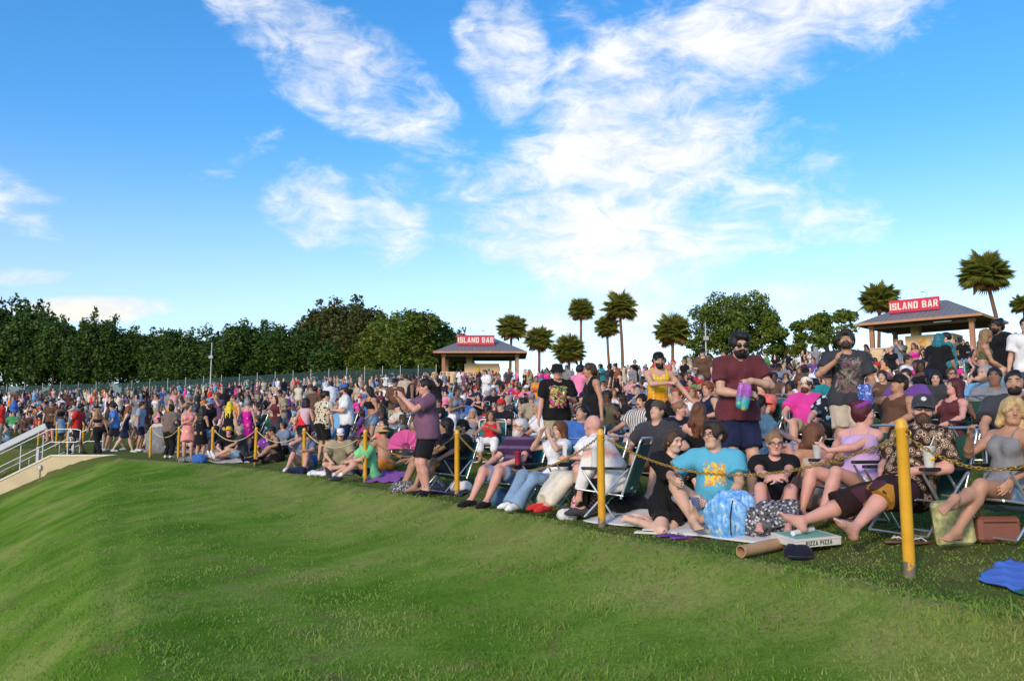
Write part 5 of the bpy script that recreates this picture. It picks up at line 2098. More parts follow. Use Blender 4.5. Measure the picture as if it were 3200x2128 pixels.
def chair_meshes():
    x = .27
    bt = (.42, .90)
    fr = MB()
    fr.tube([(-x, .17, .26)] + [(-x, .37, .82)] + arc((-x, .385, .87), (-x, .405, .92), (-x + .05, .405, .925)) + arc((x - .05, .405, .925), (x, .405, .92), (x, .385, .87)) + [(x, .37, .82), (x, .17, .26)], .0125, 7)
    for s in (-1, 1):
        fr.tube([(s * x, -.30, .375), (s * x, .20, .30)], .0125, 7)
        fr.tube([(s * (x + .02), -.24, .58), (s * (x + .02), .10, .02)], .012, 7)
        fr.tube([(s * (x + .02), .26, .60), (s * (x + .02), -.22, .02)], .012, 7)
    fr.tube([(-x - .02, .10, .02), (x + .02, .10, .02)], .012, 7)
    fr.tube([(-x - .02, -.22, .02), (x + .02, -.22, .02)], .012, 7)
    fr.tube([(-x, -.30, .375), (x, -.30, .375)], .0125, 7)
    sm = MB()
    n = 6

    def sheet(mb, p0, p1, sag, th):
        nx, ny = 6, 6
        vs = []
        for k in (0, 1):
            for j in range(ny + 1):
                for i in range(nx + 1):
                    u, v = i / nx, j / ny
                    y = p0[0] + (p1[0] - p0[0]) * v
                    z = p0[1] + (p1[1] - p0[1]) * v
                    d = sag * 4 * u * (1 - u) * (1 - .5 * abs(2 * v - 1)) + th * k
                    nv = Vector((0, p1[1] - p0[1], -(p1[0] - p0[0]))).normalized()
                    if nv.z > 0: nv = -nv
                    vs.append((-.262 + .524 * u, y + nv.y * d, z + nv.z * d))
        w = (nx + 1) * (ny + 1)
        fs = []
        for j in range(ny):
            for i in range(nx):
                a = j * (nx + 1) + i
                fs += [(a, a + 1, a + nx + 2, a + nx + 1), (w + a, w + a + nx + 1, w + a + nx + 2, w + a + 1)]
        for j in range(ny):
            a, b = j * (nx + 1), j * (nx + 1) + nx
            fs += [(a, a + nx + 1, w + a + nx + 1, w + a), (b, w + b, w + b + nx + 1, b + nx + 1)]
        mb.add(vs, fs, True)
    sheet(sm, (-.30, .372), (.19, .298), .035, .006)
    bm = MB()
    sheet(bm, (.20, .34), (.385, .86), .03, .006)
    am = MB().bbox((0, .0, .605), (.055, .50, .028), .010)
    for q in (fr, sm, bm, am):
        q.v = [(vx, vy, .02 + (vz - .02) * .80 if vz < .40 else vz - .076) for vx, vy, vz in q.v]
    return fr.mesh('frame', ALU), sm.mesh('seat', CH_FAB['green']), bm.mesh('backrest', CH_FAB['green']), am.mesh('armrest', CH_ARM)


CHM = chair_meshes()


def chair(loc, rz, label, fab='green', group='folding lawn chairs', tilt=0.0):
    o = link('folding_chair', CHM[0], None, None, loc)
    o.rotation_euler = (0, 0, rz)
    tag(o, label, 'chair', group)
    for nm, me in (('seat', CHM[1]), ('backrest', CHM[2])):
        c = link(nm, me, o)
        if fab != 'green':
            c.material_slots[0].link = 'OBJECT'
            c.material_slots[0].material = CH_FAB[fab]
    for s in (-1, 1):
        a = link('armrest', CHM[3], o)
        a.location = (s * .29, 0, 0)
    return o


# ------------------------------------------------------------------ the people one can tell apart
NEAR = {}          # short name -> (object, joints, px, Y)


def per(short, px, Y, face, label, h=.013, chairfab=None, chairlab=None, **sp):
    sp['label'] = label
    sp.setdefault('seed', len(NEAR) * 3)
    loc = spot(px, Y)
    h = float(np.interp(h, [.0095, .0105, .0115, .0125, .0135, .015, .016], [.0112, .0138, .0182, .0220, .0262, .0315, .0345]))
    o, K = person(sp, loc, R(face), h, det=h < .0135, face=sp.pop('facep', True))
    NEAR[short] = (o, K, px, Y)
    if chairfab:
        chair(loc, R(face), chairlab or f'folding chair with {chairfab} fabric under the {short}', chairfab)
    return o, K


G_RAIL = None
# --- right foreground
per('blonde woman', 1004, 6.55, -70, 'tanned blonde woman with side braid in grey camisole sitting cross-legged in a chair', .0095, 'green', sex='f', pose='chair', skin='tan', hair=('braid', 'blonde'),
    top=('cami', 'grey'), bot=('hot', 'jean'),
    p=dict(yaw=50, lean=-18, bend=10, ra=(.10, -.60, .085), la=(.20, -.74, .30), lk=(.5, -.6, 1), lf=(.1, -.8, -.5), lh=(-.07, -.22, 0.815), le=(-.7, -.2, -1), ld=(.35, -.25, .55), lc=30, rh=(.27, -.20, 0.470), rd=(0, -.8, -.55), rc=14, til=-4))
per('man in the patchwork shorts', 918, 6.95, -68, 'bearded man in grey cap, sunglasses, ring print shirt and patchwork shorts, barefoot in a chair', .0095, 'green', pose='chair', skin='pink', fat=.48, hair=('short', 'brown'), beard=('brown', .5),
    hat=('cap', 'charcoal'), glasses='sun', top=('loose', 'rings'), bot=('baggy', 'patchwork'),
    p=dict(pel=(0, -.10, .35), yaw=44, lean=-32, bend=14, pit=4, la=(-.30, -.93, .10), ra=(.20, -.84, .10), lf=(-.35, -.75, .6), rf=(.1, -.75, .65), lk=(-.8, -.5, 1), rk=(.5, -.5, 1), lh=(-.15, -.20, 0.485), rh=(.15, -.18, 0.505), ld=(.5, -.6, -.5), rd=(-.5, -.6, -.5), lc=12, rc=12))
per('woman in the purple headband', 856, 7.75, -72, 'woman with dark bun and purple headband in lilac top looking to the right', .0105, 'green', sex='f', pose='chair', skin='pink', hair=('bun', 'maroon'), fat=.2, hat=('band', 'scarf'),
    top=('cami', 'lilac'), bot=('hot', 'white'), p=dict(yaw=118, lean=-14, bend=12, twist=34, lh=(-.22, -.22, 0.525), rh=(.02, -.30, 0.665), rd=(-.6, -.3, .6), pel=(0, .05, .355)))
per('woman with long brown hair', 811, 8.4, 12, 'woman with very long brown hair in beige top seated on the grass facing right', .0105, sex='f', pose='side', skin='tan', hair=('long', 'auburn'), hairlen=.40, top=('band', 'beige'), bot=('hot', 'black'),
    p=dict(yaw=65, lean=4, lh=(-.22, -.10, .06), rh=(.18, -.34, .40)))
per('woman in cat-eye glasses', 777, 7.9, -12, 'woman with cat-eye glasses and tied hair in black shirt hugging her knees', .0095, sex='f', pose='knees', skin='pink', hair=('short', 'dirty'), glasses='clear', top=('tee', 'tee_bluefig'), bot=('hot', 'snake'),
    p=dict(yaw=6, pit=-2, lean=-4, la=(-.20, -.56, .085), ra=(.05, -.58, .085), lh=(-.06, -.45, .50), rh=(-.02, -.47, .48), ld=(.8, -.3, .1), rd=(-.8, -.3, .05), lc=38, rc=38))
per('man in the sunset shirt', 717, 8.25, -18, 'young man with thick dark hair and glasses in turquoise sunset print shirt', .0095, pose='knees', skin='light', fat=.26, ht=1.86, hair=('thick', 'dark'), glasses='clear', top=('tee', 'tee_sunset'), bot=('shorts', 'denim'),
    p=dict(yaw=-32, pit=6, lean=-2, la=(-.16, -.46, .085), ra=(-.12, -.42, .085), rk=(1.2, -.5, .5), lk=(-.9, -.5, 1), lh=(-.34, -.25, .42), rh=(.14, -.36, .26)))
per('girl with the ponytail', 672, 8.45, 14, 'young woman with brown ponytail and lanyard in black shirt kneeling on the blanket', .0095, sex='f', pose='kneel', skin='fair', hair=('pony', 'brown'), hairlen=.26, top=('loose', 'tee_toon'), bot=('bike', 'black'),
    p=dict(yaw=18, pit=-4, la=(-.34, .12, .06), ra=(-.20, .20, .06), lf=(-.8, .5, 0), rf=(-.7, .6, 0), lh=(.10, -.34, .27), rh=(.20, -.34, .27), lc=45, rc=45, pel=(0, .06, .235), lk=(.2, -1, -.2), rk=(.4, -1, -.2), ld=(.6, -.6, .1), rd=(-.2, -.8, .1)))
per('bald man in tie-dye', 612, 9.4, -112, 'bald man in white tie-dye shirt and black trousers turned away in a chair', .011, 'green', pose='chair', skin='pink', fat=.3, hair=('bald', 'grey'), top=('long', 'tiedye'), bot=('pants', 'black'), shoes='charcoal',
    p=dict(lean=16, bend=14, yaw=-24, pit=12, la=(-.12, -.36, .085), ra=(.10, -.30, .085), lh=(-.20, -.38, 0.545), rh=(.22, -.30, 0.225)))
per('woman in the lace skirt', 588, 10.1, -62, 'seated woman in long cream lace skirt and red shoes holding a phone', .013, 'green', sex='f', pose='chair', skin='pink', hair=('bob', 'dirty'), top=('tee', 'white'), bot=('maxi', 'cream'), shoes='red',
    p=dict(yaw=10, lean=-8, la=(-.10, -.62, .085), ra=(.12, -.66, .085), lh=(.05, -.32, 0.645), rh=(.12, -.34, 0.645), pit=14))
per('woman shading her eyes', 552, 10.7, -58, 'woman with auburn bob in white shirt and flared jeans holding both hands to her eyes', .0115, 'teal', sex='f', pose='chair', skin='light', hair=('bob', 'auburn'), top=('tee', 'white'), bot=('flare', 'jean'), shoes='white',
    p=dict(yaw=6, lean=-14, lh=(-.10, -.12, 0.945), rh=(.11, -.12, 0.945), le=(-.8, -.6, -.6), re=(.8, -.6, -.6), ld=(.3, .2, .9), rd=(-.3, .2, .9), la=(-.12, -.56, .085), ra=(.12, -.62, .085)))
per('man in the purple polo', 512, 11.4, -48, 'older man with white beard and glasses in purple striped polo and denim shorts', .0115, 'teal', pose='chair', skin='pink', fat=.5, hair=('short', 'white'), beard=('white', .9), glasses='clear', top=('polo', 'plumstripe'), bot=('shorts', 'denim'), shoes='black',
    p=dict(yaw=-8, lean=-16, lh=(-.20, -.26, 0.525), rh=(.16, -.26, 0.545), la=(-.16, -.56, .085), ra=(.12, -.54, .085)))
per('man in the purple shirt', 427, 13.0, -68, 'standing man in purple shirt and black shorts filming with a phone', .0115, pose='stand', skin='pink', fat=.5, hair=('short', 'black'), glasses='clear', top=('tee', 'plum'), bot=('shorts', 'black'), shoes='black', ht=1.80,
    p=dict(yaw=-6, pit=4, lh=(-.10, -.42, 1.42), rh=(.10, -.40, 1.42), le=(-.5, .1, -1), re=(.6, .1, -1), ld=(.2, -.5, .8), rd=(-.2, -.5, .8), lc=40, rc=40, lean=-2))
# --- on the blankets to the left
per('man in the mint green shirt', 369, 16.6, -62, 'man in mint green shirt and dark cap sitting on the grass with a cup', .013, pose='knees', skin='light', hair=('short', 'dark'), hat=('cap', 'black'), top=('tee', 'mint'), bot=('shorts', 'navy'), shoes='charcoal', sock='white',
    p=dict(yaw=10, lean=8, la=(-.10, -.70, .085), ra=(.12, -.62, .085), lh=(-.10, -.40, .34), rh=(.10, -.42, .36)))
per('man in the khaki shirt', 340, 18.6, 4, 'long haired man in white cap and khaki shirt sitting cross-legged', .013, pose='cross', skin='light', hair=('bob', 'brown'), hat=('cap', 'white'), top=('loose', 'khaki'), bot=('shorts', 'brown'), p=dict(yaw=8))
per('man with his hand on his mouth', 303, 19.7, -6, 'man in slate shirt and dark cap with knees up and hand on mouth', .013, pose='knees', skin='pink', hair=('short', 'dark'), hat=('cap', 'navy'), top=('tee', 'steel'), bot=('shorts', 'khaki'), shoes='white',
    p=dict(lh=(-.02, -.16, .70), rh=(.20, -.46, .46), le=(-1, -.2, -.6), ld=(.3, .2, .9), la=(-.16, -.56, .085), ra=(.22, -.52, .085)))
per('woman in purple floral', 267, 22.6, 6, 'woman in sunglasses and purple floral shirt seated beside the man in black', .014, sex='f', pose='cross', skin='pink', hair=('pony', 'dark'), glasses='sun', top=('tee', 'floral_purple'), bot=('pants', 'charcoal'))
per('man in the black tank top', 277.5, 22.4, -55, 'dark haired man in black tank top and black trousers sitting on the grass', .014, pose='side', skin='olive', hair=('short', 'black'), top=('tank', 'black'), bot=('pants', 'black'), shoes='black', p=dict(lean=10, yaw=-10, lh=(-.20, -.30, .30), rh=(.22, -.32, .38)))
per('person in the yellow bucket hat', 228, 24.6, 14, 'person in yellow bucket hat and black shirt seated on the grass', .014, pose='cross', skin='pink', hair=('short', 'brown'), hat=('bucket', 'gold'), top=('tee', 'black'), bot=('shorts', 'charcoal'), p=dict(pit=18))
per('man lying in denim shorts', 243, 24.2, -72, 'man in grey shirt and pale denim shorts lounging on the grass', .014, pose='side', skin='light', hair=('short', 'grey'), top=('tee', 'charcoal'), bot=('shorts', 'jean'), shoes='white', p=dict(lean=4, la=(-.10, -.88, .085), ra=(.12, -.74, .085), lh=(-.2, -.30, .20), rh=(.16, -.42, .34)))
# --- the group standing at the rail on the left
per('woman in the pink dress', 187, 24.9, 24, 'woman in short coral pink print dress standing behind the rope', .015, sex='f', skin='pink', hair=('bun', 'brown'), top=('dress', 'pink_print'), bot=('mini', 'pink_print'), shoes='white', ht=1.72, p=dict(lh=(-.06, -.26, 1.16), rh=(.10, -.26, 1.18), yaw=30))
per('woman in the black romper', 199, 24.4, 172, 'woman in black strapless romper seen from behind', .015, sex='f', skin='tan', hair=('long', 'dark'), top=('dress', 'black'), bot=('mini', 'black'), shoes='white', ht=1.60, p=dict(lh=(-.14, -.24, 1.10), rh=(.16, -.24, 1.08)))
per('man in the pale blue cap', 205, 25.6, 50, 'man in pale blue cap and black shirt facing right', .015, skin='pink', hair=('short', 'brown'), hat=('cap', 'sky'), top=('tee', 'black'), bot=('shorts', 'jean'), shoes='white', ht=1.80, beard=('brown', .2), p=dict(rh=(.10, -.30, 1.10)))
per('woman in the grey brown top', 168, 26.6, 165, 'large woman in grey brown top and black trousers seen from behind', .015, sex='f', skin='tan', fat=.8, hair=('bun', 'black'), top=('loose', 'taupe'), bot=('pants', 'black'), shoes='white', ht=1.70, p=dict(lh=(-.18, -.2, 1.05), rh=(.18, -.2, 1.05)))
per('woman with yellow hair', 227, 24.8, 176, 'woman with bright yellow long hair in black outfit seen from behind', .015, sex='f', skin='light', hair=('long', 'yellow'), hairlen=.36, top=('tank', 'black'), bot=('skirt', 'black'), shoes='black', ht=1.68, p=dict(hem=-.03))
per('woman in the magenta dress', 245, 25.2, 178, 'woman in magenta dress with white flowers seen from behind', .015, sex='f', skin='light', hair=('bun', 'grey'), top=('dress', 'pink_dots'), bot=('mini', 'pink_dots'), shoes='beige', ht=1.70)
per('woman in the red and white top', 303, 20.9, 160, 'woman in diagonal red and white top with black shorts seen from behind', .015, sex='f', skin='tan', hair=('bob', 'black'), top=('tank', 'half_red'), bot=('hot', 'black'), ht=1.66, p=dict(lh=(-.16, -.22, 1.12), rh=(.16, -.22, 1.10)))
per('man in the leaf print shirt', 321.5, 20.9, 150, 'man in cream and black leaf print shirt seen from behind', .015, skin='light', hair=('thick', 'black'), top=('loose', 'mono_print'), bot=('shorts', 'black'), ht=1.76, p=dict(yaw=-50))
per('man in the blue cap', 346, 20.4, -72, 'bearded man in blue cap and white shirt in profile holding a can', .015, skin='light', hair=('short', 'brown'), hat=('cap', 'blue'), glasses='sun', beard=('brown', .6), top=('loose', 'white'), bot=('shorts', 'navy'), ht=1.86, fat=.35, p=dict(lh=(-.18, -.28, 1.12), rh=(.12, -.32, 1.14)))
per('girl with the white phone', 371, 20.9, -40, 'woman with dark hair in black crop top holding up a white phone', .015, sex='f', skin='tan', hair=('long', 'black'), top=('crop', 'black'), bot=('hot', 'jean'), ht=1.72, p=dict(lh=(-.10, -.32, 1.24), rh=(.16, -.22, .98), yaw=-30))
# --- walking along the landing
per('man in the red shirt', 75.5, 30.2, 88, 'man in red shirt and black shorts walking right along the landing', .016, pose='walk', skin='dark', hair=('short', 'black'), beard=('black', .5), top=('tee', 'red'), bot=('shorts', 'black'), shoes='black', ht=1.84)
per('blonde in black flares', 97, 29.9, -128, 'blonde woman in black open back top and flared trousers walking', .016, sex='f', pose='walk', skin='tan', hair=('long', 'dirty'), hairlen=.30, top=('crop', 'black'), bot=('flare', 'black'), shoes='black', ht=1.68)
per('woman in the lime top', 106, 31.2, 170, 'woman in lime crop top and black shorts seen from behind', .016, sex='f', skin='tan', hair=('long', 'dark'), top=('band', 'lime'), bot=('hot', 'black'), shoes='white', ht=1.62)
per('man in the blue shirt', 113.5, 30.6, -62, 'man in bright blue shirt and dark shorts walking left', .016, pose='walk', skin='light', hair=('short', 'dark'), glasses='clear', top=('tee', 'royal'), bot=('shorts', 'charcoal'), shoes='white', ht=1.76, fat=.2)
per('redhead in the navy dress', 123.5, 29.7, 118, 'red haired woman in short navy dress walking away to the right', .016, sex='f', pose='walk', skin='fair', hair=('long', 'red'), top=('dress', 'navy'), bot=('mini', 'navy'), shoes='white', ht=1.70)
per('man in the grey blue shirt', 138, 29.9, 92, 'man in pale grey blue shirt and navy shorts facing right', .016, skin='tan', hair=('short', 'black'), glasses='sun', top=('tee', 'mist'), bot=('shorts', 'navy'), shoes='white', ht=1.78)
# --- standing further up on the right
per('man in the bucket hat', 557, 13.9, 6, 'smiling man in black bucket hat and colourful comic print black shirt holding a can', .0125, skin='pink', fat=.3, hair=('short', 'brown'), hat=('bucket', 'black'), top=('tee', 'tee_comic'), bot=('shorts', 'khaki'), ht=1.80, p=dict(rh=(.14, -.30, 1.18), rd=(-.7, -.4, .2), lh=(-.30, -.08, .84)))
per('woman in the black tank top', 595.5, 13.6, -70, 'woman with long brown ponytail in black tank top and grey shorts in profile', .0125, sex='f', skin='tan', fat=.45, hair=('pony', 'brown'), hairlen=.50, top=('tank', 'black'), bot=('bike', 'charcoal'), ht=1.74, p=dict(lh=(-.14, -.24, 1.05), rh=(.30, -.02, .84), yaw=-12))
per('man in the orange tank top', 659, 13.5, 8, 'bearded man in yellow to orange dotted tank top and backwards cap', .0125, skin='light', hair=('short', 'black'), hat=('backcap', 'black'), glasses='clear', beard=('black', 1.2), top=('tank', 'orange_dots'), bot=('shorts', 'black'), ht=1.80, p=dict(lh=(.06, -.32, 1.24), le=(-1, 0, -.2), ld=(.8, -.3, .1), rh=(.52, -.22, .92), pit=6))
per('man in the maroon shirt', 740.5, 9.25, 3, 'tall bearded man with mirrored sunglasses in maroon shirt and navy shorts holding a snack bag', .0095, skin='light', fat=.28, hair=('thick', 'black'), beard=('black', .4), glasses='sun', top=('tee', 'maroon'), bot=('shorts', 'navy'), shoes='black', ht=1.86,
    p=dict(lh=(-.02, -.28, 1.08), rh=(.05, -.30, 1.22), ld=(.8, -.5, .1), rd=(-.8, -.35, -.25), le=(-1, .3, -.6), re=(1, .1, -.5), pit=-6, lc=40, rc=45))
per('man in the grey print shirt', 851, 10.2, -14, 'man with cap looking down in charcoal tree print shirt holding a blue bag', .0105, skin='tan', hair=('thick', 'dark'), hat=('backcap', 'black'), beard=('dark', .0), top=('tee', 'tee_grey_art'), bot=('shorts', 'beige'), ht=1.76,
    p=dict(lh=(-.16, -.28, 1.34), rh=(.20, -.30, 1.02), ld=(.3, -.3, .7), rd=(-.6, -.6, -.1), pit=24, yaw=-10, le=(-.9, .2, -.8), lc=45, rc=40))
per('person with teal hair', 939, 16.3, 128, 'person with bright teal hair in black shirt bending away', .0125, sex='f', skin='tan', hair=('long', 'teal'), hairlen=.22, top=('loose', 'black'), bot=('pants', 'navy'), ht=1.72, p=dict(lean=12, rh=(.30, -.15, .70), lh=(-.25, -.3, .9)))
per('woman in the olive top', 986, 14.6, 62, 'woman with long light brown hair in olive halter top in profile', .0115, sex='f', skin='tan', hair=('long', 'dirty'), hairlen=.40, top=('band', 'olive'), bot=('pants', 'black'), ht=1.68, p=dict(lh=(-.05, -.34, 1.0), rh=(.1, -.34, 1.0), yaw=20))
per('man with the hair bun', 1007, 15.2, -74, 'man with high black hair bun in black shirt standing in profile', .0115, skin='brown', hair=('bun', 'black'), beard=('black', .1), top=('tee', 'black'), bot=('shorts', 'navy'), ht=1.84, p=dict(lh=(-.25, -.05, .82), rh=(.24, -.08, .80)))
per('man in white at the edge', 1033, 14.2, -40, 'man in white shirt cut by the right edge of the picture', .013, skin='light', hair=('short', 'dark'), top=('tee', 'white'), bot=('shorts', 'charcoal'), ht=1.80)
# --- seated in the rows behind
per('man in the pink polo', 808, 12.6, -24, 'man with backwards white cap in pink polo seated in a chair', .0125, 'green', pose='chair', skin='light', fat=.4, hair=('short', 'brown'), hat=('backcap', 'cream'), beard=('brown', .1), top=('polo', 'magenta'), bot=('shorts', 'khaki'), p=dict(yaw=-18, pit=8))
per('man in the tropical shirt', 838, 11.6, -38, 'man in red brimmed cap and blue tropical shirt seated in a chair', .0125, 'green', pose='chair', skin='pink', fat=.4, hair=('short', 'dark'), hat=('cap', 'capgreen'), glasses='sun', top=('loose', 'hawaii'), bot=('shorts', 'black'), p=dict(yaw=-4, pit=12))
per('man with the short quiff', 909, 12.6, -30, 'man with short dark quiff and stubble seated in purple grey shirt', .0135, 'green', pose='chair', skin='light', hair=('short', 'dark'), beard=('dark', -.4), top=('tee', 'purple'), bot=('shorts', 'navy'), p=dict(yaw=-6))
per('woman in wrap sunglasses', 957, 14.0, -16, 'woman in wrap sunglasses and bare shoulders leaning back in a teal chair', .0135, 'teal', sex='f', pose='chair', skin='tan', hair=('pony', 'brown'), glasses='sun', top=('cami', 'black'), bot=('hot', 'jean'))
per('man with the buzz cut', 981, 11.5, -70, 'man with grey buzz cut and pale blue scarf shirt seated in profile', .0125, 'green', pose='chair', skin='light', hair=('buzz', 'grey'), top=('tee', 'sky'), bot=('shorts', 'navy'), p=dict(yaw=0, rh=(.12, -.02, 0.965), re=(.9, .5, .4)))
per('woman with parted black hair', 937, 13.0, -34, 'woman with centre parted black hair tilting her head back', .0125, 'green', sex='f', pose='chair', skin='light', hair=('long', 'black'), hairlen=.2, top=('tee', 'charcoal'), bot=('pants', 'black'), p=dict(pit=-12, yaw=10))
per('person with maroon hair', 948, 10.3, -70, 'person with short maroon hair and sunglasses on head in dark red tank top', .0115, 'green', sex='f', pose='chair', skin='pink', hair=('bob', 'maroon'), top=('tank', 'maroon'), bot=('pants', 'black'), p=dict(pit=14, yaw=-10))
per('man with the lime badge', 893, 10.6, -60, 'man in black cap with lime badge resting his arm by his head', .0125, 'green', pose='chair', skin='tan', hair=('short', 'dark'), hat=('cap', 'black'), top=('tank', 'brown'), bot=('shorts', 'olive'), p=dict(pit=16, lh=(-.26, .02, 0.925), le=(-1, -.2, .2), yaw=-10))
per('woman in the dark brown shirt', 887, 15.0, -12, 'woman with dark bun in dark brown print shirt looking left', .0135, 'green', sex='f', pose='chair', skin='light', hair=('bun', 'dark'), top=('tee', 'brown'), bot=('pants', 'black'), p=dict(yaw=-24))
per('man at the right edge', 1022, 8.0, -30, 'bearded dark haired man in charcoal shirt cut by the right edge, seated', .0125, 'green', pose='chair', skin='tan', hair=('buzz', 'black'), beard=('black', .1), top=('tee', 'charcoal'), bot=('shorts', 'black'), p=dict(yaw=-4, pel=(0, .05, .40)))
per('man behind the blonde woman', 1001, 10.3, -26, 'dark skinned man half hidden behind the blonde woman', .0135, 'green', pose='chair', skin='brown', hair=('buzz', 'black'), top=('tee', 'grey'), bot=('shorts', 'black'), p=dict(yaw=-10))
per('man in the striped shirt', 636, 13.6, -50, 'man with slick black hair and moustache in striped shirt seated', .0135, 'green', pose='chair', skin='light', hair=('short', 'black'), beard=('black', -.8), top=('polo', 'striped'), bot=('shorts', 'navy'), p=dict(yaw=4))
per('person in the camouflage cap', 661, 10.3, -40, 'person in dark camouflage cap bowing forward in a chair', .0135, 'green', pose='chair', skin='light', hair=('short', 'brown'), hat=('backcap', 'camo'), top=('tee', 'charcoal'), bot=('shorts', 'brown'), p=dict(pit=26, lean=8))
per('dark blonde woman', 685, 11.6, 14, 'woman with dark blonde tied hair and black top turned to the right', .0125, 'green', sex='f', pose='chair', skin='pink', hair=('short', 'dirty'), top=('tee', 'black'), bot=('pants', 'black'), p=dict(yaw=32))
per('woman in the black sundress', 702, 10.5, 160, 'woman with reddish brown hair in black strap dress seen from behind', .0125, sex='f', pose='chair', skin='fair', fat=.4, hair=('long', 'auburn'), hairlen=.28, top=('cami', 'black'), bot=('skirt', 'black'))
per('woman in the black visor cap', 771, 10.3, 40, 'woman in black cap and sunglasses with pastel shirt turned right', .0125, 'green', sex='f', pose='chair', skin='pink', hair=('bob', 'dark'), hat=('cap', 'black'), glasses='sun', top=('tee', 'pastel'), bot=('shorts', 'sky'), p=dict(yaw=30))
per('man in the coral shirt', 757, 13.6, -66, 'person with brown hair in coral shirt seated in profile behind the maroon shirt', .0135, 'green', pose='chair', skin='light', hair=('bob', 'brown'), top=('tee', 'coral'), bot=('shorts', 'khaki'))
per('man in the backwards cap', 449, 13.6, -58, 'man in backwards black cap and black shirt leaning back in a teal chair', .0135, 'teal', pose='chair', skin='olive', hair=('short', 'black'), hat=('backcap', 'black'), beard=('black', .1), top=('tee', 'black'), bot=('shorts', 'charcoal'), p=dict(lean=-24))
per('person with the black bob', 436, 14.2, -80, 'person with black bob in profile seated in black shirt', .0135, 'green', pose='chair', skin='olive', hair=('bob', 'black'), top=('tee', 'black'), bot=('shorts', 'black'))
per('shirtless man in the patterned hat', 384, 17.6, -150, 'shirtless person in orange patterned bucket hat seen from behind', .0135, pose='cross', skin='tan', hair=('short', 'brown'), hat=('bucket', 'hatpat'), bot=('shorts', 'orange'))
per('man in the white polo', 543, 14.6, -44, 'dark haired man in white polo seated behind the bearded man', .0145, 'green', pose='chair', skin='tan', hair=('short', 'black'), beard=('black', .2), top=('polo', 'white'), bot=('shorts', 'navy'))
per('man in royal blue', 577, 12.2, -30, 'man in royal blue shirt with sunglasses on his head seated', .0135, 'green', pose='chair', skin='tan', hair=('short', 'black'), top=('tee', 'blue'), bot=('shorts', 'navy'), p=dict(pit=16, yaw=-10))

# ------------------------------------------------------------------ the crowd on the slope
def proto_specs():
    A = []
    add = lambda **k: A.append(k)
    # standing
    add(pose='stand', sex='m', top=('tee', 0), bot=('shorts', 0), hair=('short', 0), p=dict(rh=(.14, -.28, 1.12)))
    add(pose='stand', sex='m', top=('tee', 0), bot=('pants', 0), hair=('thick', 0), p=dict(lh=(.08, -.22, 1.16), rh=(-.06, -.24, 1.12), yaw=18))
    add(pose='stand', sex='m', top=('tank', 0), bot=('shorts', 0), hair=('short', 0), fat=.3, p=dict(yaw=-25))
    add(pose='stand', sex='m', top=('loose', 0), bot=('shorts', 0), hair=('short', 0), fat=.4, hat='cap', p=dict(lh=(-.14, -.30, 1.10), pit=6))
    add(pose='stand', sex='f', top=('crop', 0), bot=('hot', 0), hair=('long', 0), p=dict(rh=(.14, -.24, 1.14)))
    add(pose='stand', sex='f', top=('dress', 0), bot=('mini', 0), hair=('long', 0), p=dict(yaw=20, lh=(-.18, -.14, .96)))
    add(pose='stand', sex='f', top=('tank', 0), bot=('pants', 0), hair=('pony', 0), p=dict(lh=(-.06, -.24, 1.2), rh=(.10, -.24, 1.18)))
    add(pose='stand', sex='f', top=('tee', 0), bot=('hot', 0), hair=('bun', 0), p=dict(yaw=-30))
    add(pose='stand', sex='f', top=('band', 0), bot=('skirt', 0), hair=('long', 0), p=dict(rh=(.24, -.22, 1.72), re=(1, -.2, 0)))
    add(pose='stand', sex='m', top=('tee', 0), bot=('shorts', 0), hair=('curly', 0), p=dict(lh=(-.06, -.36, 1.48), rh=(.08, -.36, 1.48), le=(-.5, 0, -1), re=(.5, 0, -1)))
    # in chairs
    add(pose='chair', sex='m', top=('tee', 0), bot=('shorts', 0), hair=('short', 0))
    add(pose='chair', sex='m', top=('tee', 0), bot=('shorts', 0), hair=('short', 0), hat='cap', fat=.4, p=dict(rh=(.10, -.26, .66), yaw=-15))
    add(pose='chair', sex='m', top=('tank', 0), bot=('shorts', 0), hair=('thick', 0), p=dict(lean=-4, lh=(-.12, -.40, .50), yaw=20))
    add(pose='chair', sex='f', top=('cami', 0), bot=('hot', 0), hair=('long', 0), p=dict(yaw=10))
    add(pose='chair', sex='f', top=('tee', 0), bot=('pants', 0), hair=('bun', 0), p=dict(lh=(-.05, -.26, .70), yaw=-20))
    add(pose='chair', sex='f', top=('tank', 0), bot=('skirt', 0), hair=('bob', 0), p=dict(rh=(.05, -.20, .74)))
    # on the grass
    add(pose='cross', sex='m', top=('tee', 0), bot=('shorts', 0), hair=('short', 0), p=dict(yaw=12))
    add(pose='knees', sex='m', top=('loose', 0), bot=('shorts', 0), hair=('thick', 0), p=dict(yaw=-12))
    add(pose='side', sex='f', top=('tank', 0), bot=('hot', 0), hair=('long', 0))
    add(pose='cross', sex='f', top=('crop', 0), bot=('pants', 0), hair=('pony', 0), p=dict(yaw=25))
    add(pose='knees', sex='f', top=('tee', 0), bot=('hot', 0), hair=('long', 0), p=dict(yaw=-25))
    return A


SPECS = proto_specs()
by_pose = {'stand': [i for i, s in enumerate(SPECS) if s['pose'] == 'stand'], 'chair': [i for i, s in enumerate(SPECS) if s['pose'] == 'chair'],
           'ground': [i for i, s in enumerate(SPECS) if s['pose'] in ('cross', 'knees', 'side')]}


